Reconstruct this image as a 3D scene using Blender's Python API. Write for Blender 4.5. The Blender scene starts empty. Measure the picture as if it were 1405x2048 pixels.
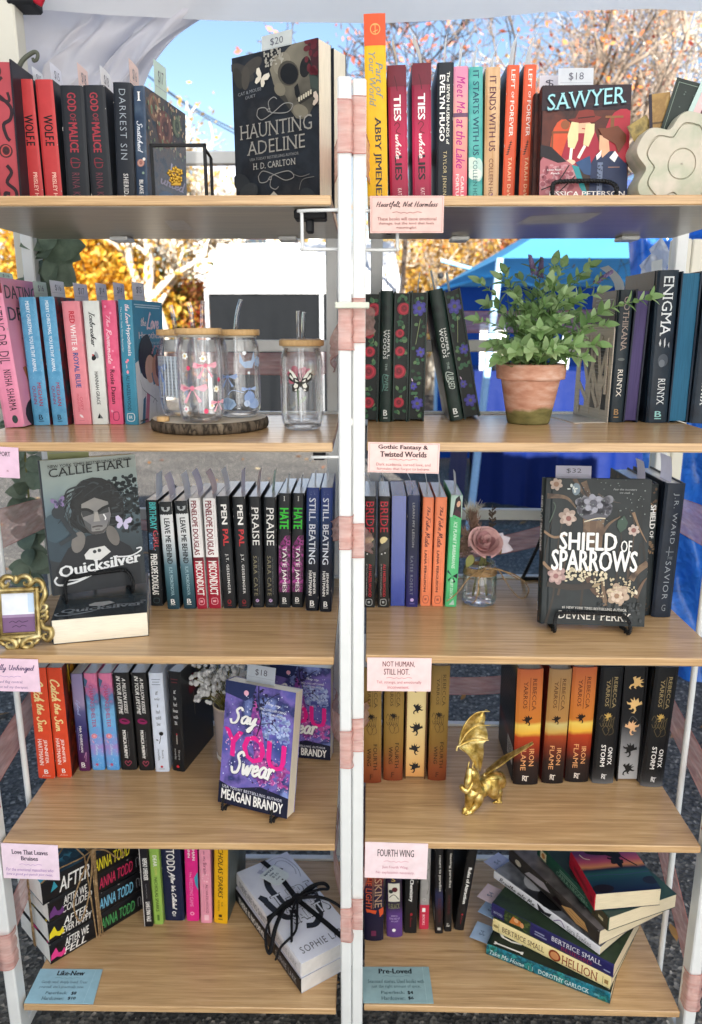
import bpy, bmesh, math, random
from mathutils import Vector, Matrix
R = math.radians
sc = bpy.context.scene
col = sc.collection
# ------------------------------------------------------------------ camera
FP, TH, HC = 1504.0, 0.2396, 1.27          # focal length in photo pixels, pitch, eye height
cd = bpy.data.cameras.new('camera'); cam = bpy.data.objects.new('camera', cd); col.objects.link(cam)
cam.location = (0, 0, HC); cam.rotation_euler = (math.pi/2-TH, 0, 0)
cd.sensor_fit = 'VERTICAL'; cd.sensor_height = 36; cd.lens = FP/2048*36
cd.clip_start = .02; cd.clip_end = 2000
sc.camera = cam
cd.dof.use_dof = True; cd.dof.focus_distance = 1.16; cd.dof.aperture_fstop = 5.5
# ------------------------------------------------------------------ light
SUN_EL, SUN_AZ = R(27), math.atan2(.22, -.97)      # the sun stands behind the camera, a little to the right
SD = Vector((math.sin(SUN_AZ)*math.cos(SUN_EL), math.cos(SUN_AZ)*math.cos(SUN_EL), math.sin(SUN_EL)))
w = bpy.data.worlds.new('World'); sc.world = w; w.use_nodes = True
nt = w.node_tree; bg = nt.nodes['Background']
sky = nt.nodes.new('ShaderNodeTexSky'); sky.sky_type = 'NISHITA'; sky.sun_disc = False
sky.sun_elevation = SUN_EL; sky.sun_rotation = SUN_AZ; sky.air_density = 1.0; sky.dust_density = .3; sky.ozone_density = 1.5
nt.links.new(sky.outputs[0], bg.inputs[0]); bg.inputs[1].default_value = .058
sl = bpy.data.lights.new('sun', 'SUN'); sl.energy = 5.0; sl.angle = R(.5); sl.color = (1, .95, .87)
so = bpy.data.objects.new('sun', sl); col.objects.link(so); so.rotation_euler = SD.to_track_quat('Z', 'Y').to_euler()
so.location = SD*30
vs = sc.view_settings; vs.view_transform = 'Standard'; vs.look = 'None'; vs.exposure = 1.98; vs.gamma = 1
sc.cycles.max_bounces = 10; sc.cycles.transparent_max_bounces = 16; sc.cycles.transmission_bounces = 10
sc.cycles.caustics_reflective = False; sc.cycles.caustics_refractive = False
# ------------------------------------------------------------------ pixel rays -> places
FWD = Vector((0, math.cos(TH), -math.sin(TH))); UPV = Vector((0, math.sin(TH), math.cos(TH)))
CO = Vector((0, 0, HC))
def ray(px, py): return FWD + Vector((1, 0, 0))*((px-702.5)/FP) - UPV*((py-1024)/FP)
def PY(px, py, Y):
    d = ray(px, py); return CO + d*(Y/d.y)
def PZ(px, py, z):
    d = ray(px, py); return CO + d*((z-HC)/d.z)
W_S, D_S, DZ = .545, .372, .3287
ZS = [HC+.1704-DZ*k for k in range(5)]
class Unit:
    def __init__(s, x, y, yaw):
        s.o = Vector((x, y, 0)); s.yaw = yaw
        s.e = Vector((math.cos(yaw), math.sin(yaw), 0)); s.n = Vector((-math.sin(yaw), math.cos(yaw), 0))
    def w(s, u, v, z): return s.o + s.e*u + s.n*v + Vector((0, 0, z))
    def shelf(s, k, px, py, dz=0):
        p = PZ(px, py, ZS[k]+dz) - s.o; return p.dot(s.e), p.dot(s.n)
    def at(s, px, py, v):
        d = ray(px, py); t = (v + (s.o-CO).dot(s.n))/d.dot(s.n)
        p = CO + d*t - s.o; return p.dot(s.e), p.z
    def M(s, u, v, z): return Matrix.Translation(s.w(u, v, z)) @ Matrix.Rotation(s.yaw, 4, 'Z')
UL = Unit(-.0261, 1.06, -.0152); UR = Unit(.0226, 1.068, -.0253)
RX = lambda a: Matrix.Rotation(a, 4, 'X')
RY = lambda a: Matrix.Rotation(a, 4, 'Y')
RZ = lambda a: Matrix.Rotation(a, 4, 'Z')
TR = lambda x, y, z: Matrix.Translation((x, y, z))
# ------------------------------------------------------------------ materials
def lin(c): return c/12.92 if c <= .04045 else ((c+.055)/1.055)**2.4
KC = .92
def hx(h, k=None):
    k = KC if k is None else k
    return tuple(min(.9, lin(int(h[i:i+2], 16)/255)*k) for i in (0, 2, 4))
MC = {}
def new_mat(name):
    m = bpy.data.materials.new(name); m.use_nodes = True
    return m, m.node_tree, m.node_tree.nodes['Principled BSDF']
def mixnoise(nt, scale, detail=3, stretch=(1, 1, 1), coord='Object', rough=.55, dist=0):
    tc = nt.nodes.new('ShaderNodeTexCoord'); mp = nt.nodes.new('ShaderNodeMapping'); mp.inputs['Scale'].default_value = stretch
    nz = nt.nodes.new('ShaderNodeTexNoise'); nz.inputs['Scale'].default_value = scale; nz.inputs['Detail'].default_value = detail
    nz.inputs['Roughness'].default_value = rough; nz.inputs['Distortion'].default_value = dist
    nt.links.new(tc.outputs[coord], mp.inputs[0]); nt.links.new(mp.outputs[0], nz.inputs[0])
    return nz, mp
def ramp(nt, src, stops):
    r = nt.nodes.new('ShaderNodeValToRGB'); e = r.color_ramp.elements
    while len(e) > 1: e.remove(e[-1])
    for i, (p, c) in enumerate(stops):
        x = e[0] if i == 0 else e.new(p)
        x.position = p; x.color = (*c, 1)
    nt.links.new(src, r.inputs[0]); return r
def bump(nt, bs, src, strength, dist=.001):
    b = nt.nodes.new('ShaderNodeBump'); b.inputs['Strength'].default_value = strength; b.inputs['Distance'].default_value = dist
    nt.links.new(src, b.inputs['Height']); nt.links.new(b.outputs[0], bs.inputs['Normal'])
def ink(h, rough=.42, metal=0, k=None, spec=.28):
    """printed colour with a faint paper mottling"""
    if not isinstance(h, str): return h
    key = (h, rough, metal, k)
    if key not in MC:
        m, t, b = new_mat('ink_'+h)
        c = hx(h, k); nz, _ = mixnoise(t, 60, 2)
        r = ramp(t, nz.outputs[0], [(.3, tuple(x*.93 for x in c)), (.7, tuple(min(.9, x*1.05) for x in c))])
        t.links.new(r.outputs[0], b.inputs['Base Color'])
        b.inputs['Roughness'].default_value = rough; b.inputs['Metallic'].default_value = metal
        b.inputs['Specular IOR Level'].default_value = spec
        MC[key] = m
    return MC[key]
def mott(cols, scale=30, stretch=(1, 1, 1), rough=.4, detail=4, lo=.33, hi=.67, dist=0, metal=0, bmp=0):
    key = (tuple(cols), scale, stretch, rough, detail, lo, hi, dist)
    if key not in MC:
        m, t, b = new_mat('print_'+cols[0])
        nz, _ = mixnoise(t, scale, detail, stretch, dist=dist)
        n = len(cols)
        r = ramp(t, nz.outputs[0], [(lo+(hi-lo)*i/max(1, n-1), hx(c)) for i, c in enumerate(cols)])
        t.links.new(r.outputs[0], b.inputs['Base Color']); b.inputs['Roughness'].default_value = rough; b.inputs['Metallic'].default_value = metal; b.inputs['Specular IOR Level'].default_value = .28
        if bmp: bump(t, b, nz.outputs[0], bmp, .002)
        MC[key] = m
    return MC[key]
def gradz(cols, z0, z1, rough=.4, nscale=25, namt=.15, axis='Z'):
    """printed colour run along the local height (a cover design, not shading)"""
    key = ('g', tuple(cols), z0, z1, nscale, axis)
    if key not in MC:
        m, t, b = new_mat('print_run_'+(cols[0] if isinstance(cols[0], str) else cols[0][1]))
        nz, mp = mixnoise(t, nscale, 3)
        tc = [n for n in t.nodes if n.type == 'TEX_COORD'][0]
        sp = t.nodes.new('ShaderNodeSeparateXYZ'); t.links.new(tc.outputs['Object'], sp.inputs[0])
        mr = t.nodes.new('ShaderNodeMapRange'); mr.inputs[1].default_value = z0; mr.inputs[2].default_value = z1
        t.links.new(sp.outputs[axis], mr.inputs[0])
        ad = t.nodes.new('ShaderNodeMath'); ad.operation = 'MULTIPLY_ADD'; ad.inputs[1].default_value = namt
        t.links.new(nz.outputs[0], ad.inputs[0])
        sb = t.nodes.new('ShaderNodeMath'); sb.operation = 'SUBTRACT'; sb.inputs[1].default_value = namt*.5
        t.links.new(mr.outputs[0], sb.inputs[0]); t.links.new(sb.outputs[0], ad.inputs[2])
        n = len(cols)
        st = [(c[0], hx(c[1])) if not isinstance(c, str) else (i/(n-1), hx(c)) for i, c in enumerate(cols)]
        r = ramp(t, ad.outputs[0], st); t.links.new(r.outputs[0], b.inputs['Base Color']); b.inputs['Roughness'].default_value = rough; b.inputs['Specular IOR Level'].default_value = .28
        MC[key] = m
    return MC[key]
def pages_mat(h, name='page_edges', rot=False):
    key = ('pg', h)
    if key not in MC:
        m, t, b = new_mat(name)
        nz, mp = mixnoise(t, 60, 3, (.6, 40, .6), dist=.1); c = hx(h)
        r = ramp(t, nz.outputs[0], [(.3, tuple(x*.8 for x in c)), (.5, c), (.7, tuple(min(.9, x*1.1) for x in c))])
        t.links.new(r.outputs[0], b.inputs['Base Color']); b.inputs['Roughness'].default_value = .24; b.inputs['Specular IOR Level'].default_value = 1.0
        bump(t, b, nz.outputs[0], .12, .0005)
        MC[key] = m
    return MC[key]
# ------------------------------------------------------------------ mesh builder
class MB:
    def __init__(s): s.v = []; s.f = []; s.m = []; s.mats = []; s.sm = []
    def mi(s, m):
        m = ink(m)
        if m not in s.mats: s.mats.append(m)
        return s.mats.index(m)
    def add(s, pts, faces, mat, smooth=False, M=None):
        b = len(s.v); i = s.mi(mat)
        s.v += [tuple(M @ Vector(p)) if M else tuple(p) for p in pts]
        for f in faces: s.f.append([b+k for k in f]); s.m.append(i); s.sm.append(smooth)
    def face(s, pts, mat, M=None): s.add(pts, [range(len(pts))], mat, False, M)
    def box(s, x0, x1, y0, y1, z0, z1, mat, M=None):
        p = [(x, y, z) for z in (z0, z1) for y in (y0, y1) for x in (x0, x1)]
        s.add(p, [(0, 2, 3, 1), (4, 5, 7, 6), (0, 1, 5, 4), (2, 6, 7, 3), (0, 4, 6, 2), (1, 3, 7, 5)], mat, False, M)
    def bbox(s, x0, x1, y0, y1, z0, z1, mat, r=.002, M=None):
        """box with chamfered vertical and horizontal edges"""
        xs = (x0, x1); ys = (y0, y1); zs = (z0, z1); P = []; idx = {}
        for i in (0, 1):
            for j in (0, 1):
                for k in (0, 1):
                    sx, sy, sz = (1-2*i)*r, (1-2*j)*r, (1-2*k)*r
                    for a, p in (('x', (xs[i], ys[j]+sy, zs[k]+sz)), ('y', (xs[i]+sx, ys[j], zs[k]+sz)), ('z', (xs[i]+sx, ys[j]+sy, zs[k]))):
                        idx[i, j, k, a] = len(P); P.append(p)
        g = lambda i, j, k, a: idx[i, j, k, a]; Fc = []
        for q in (0, 1):
            Fc += [[g(q, 0, 0, 'x'), g(q, 1, 0, 'x'), g(q, 1, 1, 'x'), g(q, 0, 1, 'x')], [g(0, q, 0, 'y'), g(1, q, 0, 'y'), g(1, q, 1, 'y'), g(0, q, 1, 'y')], [g(0, 0, q, 'z'), g(1, 0, q, 'z'), g(1, 1, q, 'z'), g(0, 1, q, 'z')]]
            for r2 in (0, 1):
                Fc += [[g(q, r2, 0, 'x'), g(q, r2, 1, 'x'), g(q, r2, 1, 'y'), g(q, r2, 0, 'y')], [g(q, 0, r2, 'x'), g(q, 1, r2, 'x'), g(q, 1, r2, 'z'), g(q, 0, r2, 'z')], [g(0, q, r2, 'y'), g(1, q, r2, 'y'), g(1, q, r2, 'z'), g(0, q, r2, 'z')]]
                for r3 in (0, 1): Fc.append([g(q, r2, r3, 'x'), g(q, r2, r3, 'y'), g(q, r2, r3, 'z')])
        s.add(P, Fc, mat, False, M)
    def grid(s, rows, mat, smooth=True, close=False, M=None):
        n = len(rows[0]); P = [p for r in rows for p in r]; Fc = []
        for i in range(len(rows)-1):
            for j in range(n if close else n-1):
                k = (j+1) % n; Fc.append((i*n+j, i*n+k, (i+1)*n+k, (i+1)*n+j))
        s.add(P, Fc, mat, smooth, M)
    def tube(s, pts, r, mat, n=8, caps=True, closed=False, M=None, flat=1.0):
        pts = [Vector(p) for p in pts]; L = len(pts); rows = []; up = None
        for i, p in enumerate(pts):
            if closed: d = pts[(i+1) % L]-pts[i-1]
            else: d = pts[min(i+1, L-1)]-pts[max(i-1, 0)]
            if d.length < 1e-9: d = Vector((0, 0, 1))
            d.normalize()
            if up is None: up = Vector((0, 0, 1)) if abs(d.z) < .9 else Vector((1, 0, 0))
            a = d.cross(up)
            if a.length < 1e-6: a = d.cross(Vector((.3, 1, .2)))
            a.normalize(); up = a.cross(d).normalized()
            rr = r[i] if isinstance(r, (list, tuple)) else r
            rows.append([p+(a*math.cos(2*math.pi*k/n)+up*math.sin(2*math.pi*k/n)*flat)*rr for k in range(n)])
        if closed: rows.append(rows[0])
        s.grid(rows, mat, True, True, M)
        if caps and not closed:
            s.face(rows[0], mat, M); s.face(rows[-1], mat, M)
    def lathe(s, prof, mat, n=32, M=None, smooth=True):
        rows = [[(r*math.cos(2*math.pi*k/n), r*math.sin(2*math.pi*k/n), z) for k in range(n)] for r, z in prof]
        s.grid(rows, mat, smooth, True, M)
    def ball(s, c, r, mat, n=8, M=None):
        rx, ry, rz = r if isinstance(r, tuple) else (r, r, r); rows = []
        for i in range(n+1):
            a = math.pi*i/n; rows.append([(c[0]+rx*math.sin(a)*math.cos(2*math.pi*k/(n+2)), c[1]+ry*math.sin(a)*math.sin(2*math.pi*k/(n+2)), c[2]+rz*math.cos(a)) for k in range(n+2)])
        s.grid(rows, mat, True, True, M)
    def build(s, name, parent=None, M=None):
        me = bpy.data.meshes.new(name); me.from_pydata(s.v, [], s.f)
        for m in s.mats: me.materials.append(m)
        me.polygons.foreach_set('material_index', s.m); me.polygons.foreach_set('use_smooth', s.sm); me.update()
        o = bpy.data.objects.new(name, me); col.objects.link(o)
        if parent: o.parent = parent
        if M is not None: o.matrix_local = M
        return o
def tag(o, label, cat, group=None):
    o['label'] = label; o['category'] = cat
    if group: o['group'] = group
    return o
def thing(name, label, cat, M=None, group=None):
    o = bpy.data.objects.new(name, None); col.objects.link(o); o.empty_display_size = .02
    if M is not None: o.matrix_world = M
    return tag(o, label, cat, group)
def struct(o, kind='structure'): o['kind'] = kind; return o
def smooth_path(pts, n=6, closed=False):
    P = [Vector(p) for p in pts]; L = len(P); out = []
    for i in range(L if closed else L-1):
        if closed: a, b, c, d = P[i-1], P[i], P[(i+1) % L], P[(i+2) % L]
        else: a, b, c, d = P[max(i-1, 0)], P[i], P[i+1], P[min(i+2, L-1)]
        for k in range(n):
            t = k/n
            out.append(.5*((2*b)+(c-a)*t+(2*a-5*b+4*c-d)*t*t+(3*b-a-3*c+d)*t**3))
    if not closed: out.append(P[-1])
    return out
# ------------------------------------------------------------------ lettering
_fc = bpy.data.curves.new('lettering', 'FONT'); _fo = bpy.data.objects.new('lettering', _fc)
TCACHE = {}
SCRIPT = {  # pen strokes of a hand-written alphabet: (advance, strokes)
 'a': (1.0, [[(.85, .85), (.5, 1), (.15, .6), (.25, .1), (.6, .15), (.85, .85), (.8, .2), (1.0, .1)]]),
 'b': (.9, [[(.1, 1), (.4, 2), (.3, 1), (.2, .1), (.6, .1), (.75, .7), (.4, .9), (.9, .8)]]),
 'c': (.8, [[(.75, .8), (.45, 1), (.12, .5), (.35, .05), (.8, .3)]]),
 'd': (1.0, [[(.8, .9), (.4, .95), (.12, .4), (.4, .05), (.75, .5), (.95, 2), (.8, .3), (1.0, .1)]]),
 'e': (.8, [[(.1, .4), (.6, .6), (.55, .95), (.2, .8), (.15, .25), (.45, .03), (.8, .3)]]),
 'f': (.7, [[(.1, .9), (.6, 1.6), (.55, 2), (.35, 1.6), (.2, -.6), (.05, -.9)], [(.05, .95), (.65, 1)]]),
 'g': (.9, [[(.8, .9), (.4, 1), (.12, .5), (.4, .1), (.78, .8), (.7, -.5), (.3, -.9), (.2, -.5), (.9, .2)]]),
 'h': (.95, [[(.1, 1), (.45, 2), (.25, 1), (.12, 0)], [(.15, .5), (.5, .95), (.65, .6), (.65, .1), (.95, .15)]]),
 'i': (.5, [[(.1, .5), (.3, 1), (.22, .2), (.5, .1)], [(.36, 1.45), (.4, 1.5)]]),
 'k': (.9, [[(.1, 1), (.45, 2), (.2, .8), (.1, 0)], [(.7, 1), (.2, .5), (.5, .35), (.9, .1)]]),
 'l': (.5, [[(.1, .8), (.45, 1.9), (.35, 2), (.2, 1), (.2, .1), (.5, .1)]]),
 'm': (1.4, [[(.1, .8), (.2, .95), (.15, 0)], [(.17, .5), (.5, .95), (.6, .6), (.55, 0)], [(.6, .5), (.95, .95), (1.05, .5), (1.05, .1), (1.4, .15)]]),
 'n': (1.0, [[(.1, .8), (.22, .95), (.15, 0)], [(.18, .5), (.55, .95), (.7, .6), (.68, .1), (1.0, .15)]]),
 'o': (.85, [[(.5, 1), (.15, .6), (.3, .05), (.7, .35), (.6, .9), (.45, .95), (.85, .85)]]),
 'p': (.9, [[(.1, .8), (.25, 1), (.05, -1)], [(.18, .6), (.55, 1), (.75, .6), (.45, .1), (.15, .2)]]),
 'r': (.75, [[(.1, .8), (.25, .95), (.2, 0)], [(.22, .5), (.45, .95), (.75, .9)]]),
 's': (.7, [[(.65, .9), (.35, 1), (.2, .7), (.5, .35), (.35, .03), (.05, .15)]]),
 't': (.65, [[(.35, 1.7), (.2, .3), (.35, .03), (.65, .2)], [(.02, 1.1), (.6, 1.2)]]),
 'u': (1.0, [[(.1, .9), (.12, .3), (.35, .03), (.7, .5), (.78, .95), (.72, .2), (1.0, .1)]]),
 'v': (.85, [[(.08, .9), (.3, .05), (.65, .9), (.85, .9)]]),
 'w': (1.2, [[(.08, .9), (.2, .1), (.35, .05), (.6, .8), (.65, .1), (.8, .05), (1.05, .9), (1.2, .85)]]),
 'y': (.95, [[(.1, .9), (.15, .3), (.4, .1), (.78, .95), (.6, -.4), (.3, -.9), (.2, -.6), (.95, .2)]]),
 'x': (.8, [[(.1, .9), (.7, .05)], [(.7, .95), (.1, .05)]]),
 'S': (1.3, [[(1.2, 1.7), (.9, 2), (.5, 1.6), (.9, .9), (.8, .1), (.3, -.05), (.05, .4)]]),
 'C': (1.3, [[(1.2, 1.6), (.9, 2), (.3, 1.4), (.2, .4), (.6, 0), (1.3, .4)]]),
 'T': (1.1, [[(.05, 1.7), (.5, 1.95), (1.3, 1.9)], [(.7, 1.9), (.5, .6), (.3, 0)]]),
 'F': (1.1, [[(.2, 1.85), (.7, 1.95), (1.4, 1.9)], [(.6, 1.9), (.4, .8), (.2, -.2)], [(.3, 1), (.95, 1.05)]]),
 'M': (1.7, [[(.05, 0), (.4, 1.9), (.6, .4), (1.1, 1.9), (1.3, .2), (1.7, .15)]]),
 'L': (1.1, [[(.9, 1.8), (.7, 2), (.4, 1), (.1, .05), (.4, .15), (1.1, .05)]]),
 'I': (.7, [[(.2, 1.9), (.8, 1.95)], [(.5, 1.9), (.3, 0)], [(.05, 0), (.6, .05)]]),
 'R': (1.2, [[(.4, 1.9), (.2, 0)], [(.1, 1.6), (.7, 2), (1.0, 1.5), (.35, 1), (.7, .6), (1.2, .1)]]),
 'H': (1.4, [[(.3, 1.9), (.15, 0)], [(1.1, 1.9), (.9, .1), (1.3, .1)], [(.1, .9), (1.1, 1.05)]]),
 'N': (1.4, [[(.1, 0), (.35, 1.9), (.85, .05), (1.2, 2)]]),
 'U': (1.4, [[(.1, 1.7), (.35, 1.8), (.25, .5), (.6, 0), (1.05, .8), (1.15, 1.9), (1.05, .3), (1.4, .1)]]),
 'B': (1.2, [[(.35, 1.9), (.15, 0)], [(.1, 1.7), (.8, 2), (.9, 1.4), (.35, 1), (1.0, .7), (.7, .05), (.1, .05)]]),
 'W': (1.7, [[(.1, 1.9), (.4, .05), (.85, 1.4), (1.05, .05), (1.6, 2)]]),
 'A': (1.3, [[(.05, 0), (.75, 1.95), (1.0, 0)], [(.25, .7), (1.05, .75)]]),
 '&': (1.1, [[(1.0, .6), (.6, .02), (.15, .4), (.75, 1.4), (.5, 1.8), (.3, 1.4), (1.05, .05)]]),
 '.': (.4, [[(.15, .05), (.2, .1)]]), ',': (.4, [[(.2, .1), (.1, -.25)]]), ' ': (.7, []),
}
def script_geo(body, wgt):
    V = []; Fc = []; x = 0
    for ch in body:
        adv, st = SCRIPT.get(ch, SCRIPT.get(ch.lower(), SCRIPT[' ']))
        for s_ in st:
            pts = smooth_path([(px+x+py*.22, py, 0) for px, py in s_], 4)
            b = len(V); n = len(pts)
            for i, p in enumerate(pts):
                d = pts[min(i+1, n-1)]-pts[max(i-1, 0)]; d.normalize(); q = Vector((-d.y, d.x, 0))*wgt*.5
                q2 = q*(1.0+.35*abs(d.y))
                if i == 0: p = p-d*wgt*.3
                if i == n-1: p = p+d*wgt*.3
                V += [(p+q2)[:2], (p-q2)[:2]]
            for i in range(n-1): Fc.append((b+2*i, b+2*i+1, b+2*i+3, b+2*i+2))
        x += adv
    return [(v[0], v[1], i*.012) for i, v in enumerate(V)], Fc
def text_geo(body, style):
    key = (body, style)
    if key in TCACHE: return TCACHE[key]
    if 'k' in style or 'K' in style:
        V, Fc = script_geo(body, .235 if 'K' in style else .18)
    else:
        _fc.body = body; _fc.resolution_u = 2
        _fc.offset = -.006 if 't' in style else 0
        _fc.shear = .3 if 'i' in style else 0
        _fc.space_character = 1.18 if 'w' in style else 1.0
        me = _fo.to_mesh()
        V = [v.co[:2] for v in me.vertices]; Fc = [tuple(p.vertices) for p in me.polygons]
        _fo.to_mesh_clear()
        if 's' in style:   # slab serifs on every stem end at the baseline and the cap line
            cap = max((v[1] for v in V), default=.7)
            edges = {}
            for f in Fc:
                for i in range(len(f)):
                    e = tuple(sorted((f[i], f[(i+1) % len(f)]))); edges[e] = edges.get(e, 0)+1
            ext = []
            for (a, b), c in edges.items():
                if c != 1: continue
                p, q = V[a], V[b]
                for lv, sg in ((0, 1), (cap, -1)):
                    if abs(p[1]-lv) < .012 and abs(q[1]-lv) < .012 and .02 < abs(p[0]-q[0]) < .16: ext.append((min(p[0], q[0]), max(p[0], q[0]), lv, sg))
            for x0, x1, lv, sg in ext:
                b = len(V); e = .055
                V += [(x0-e, lv), (x0, lv), (x0, lv+sg*.075), (x0-e, lv+sg*.035), (x1+e, lv), (x1, lv), (x1, lv+sg*.075), (x1+e, lv+sg*.035)]
                Fc += [(b, b+1, b+2, b+3), (b+4, b+5, b+6, b+7)]
        V = [(*v, 0) for v in V]
        sh = [(-.032, 0), (.032, 0), (0, .014), (0, -.014)] if 'B' in style else ([(-.014, 0), (.014, 0)] if 'b' in style else None)
        if sh: V, Fc = [(v[0]+dx, v[1]+dy, j*.12) for j, (dx, dy) in enumerate(sh) for v in V], [tuple(i+j*len(V) for i in f) for j in range(len(sh)) for f in Fc]
    if not V: V = [(0, 0, 0), (1, 0, 0), (1, 1, 0)]
    x0 = min(v[0] for v in V); x1 = max(v[0] for v in V); y0 = min(v[1] for v in V); y1 = max(v[1] for v in V)
    V = [((v[0]-x0)/max(1e-6, x1-x0), (v[1]-y0)/max(1e-6, y1-y0), v[2]) for v in V]
    TCACHE[key] = (V, Fc); return V, Fc
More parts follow.
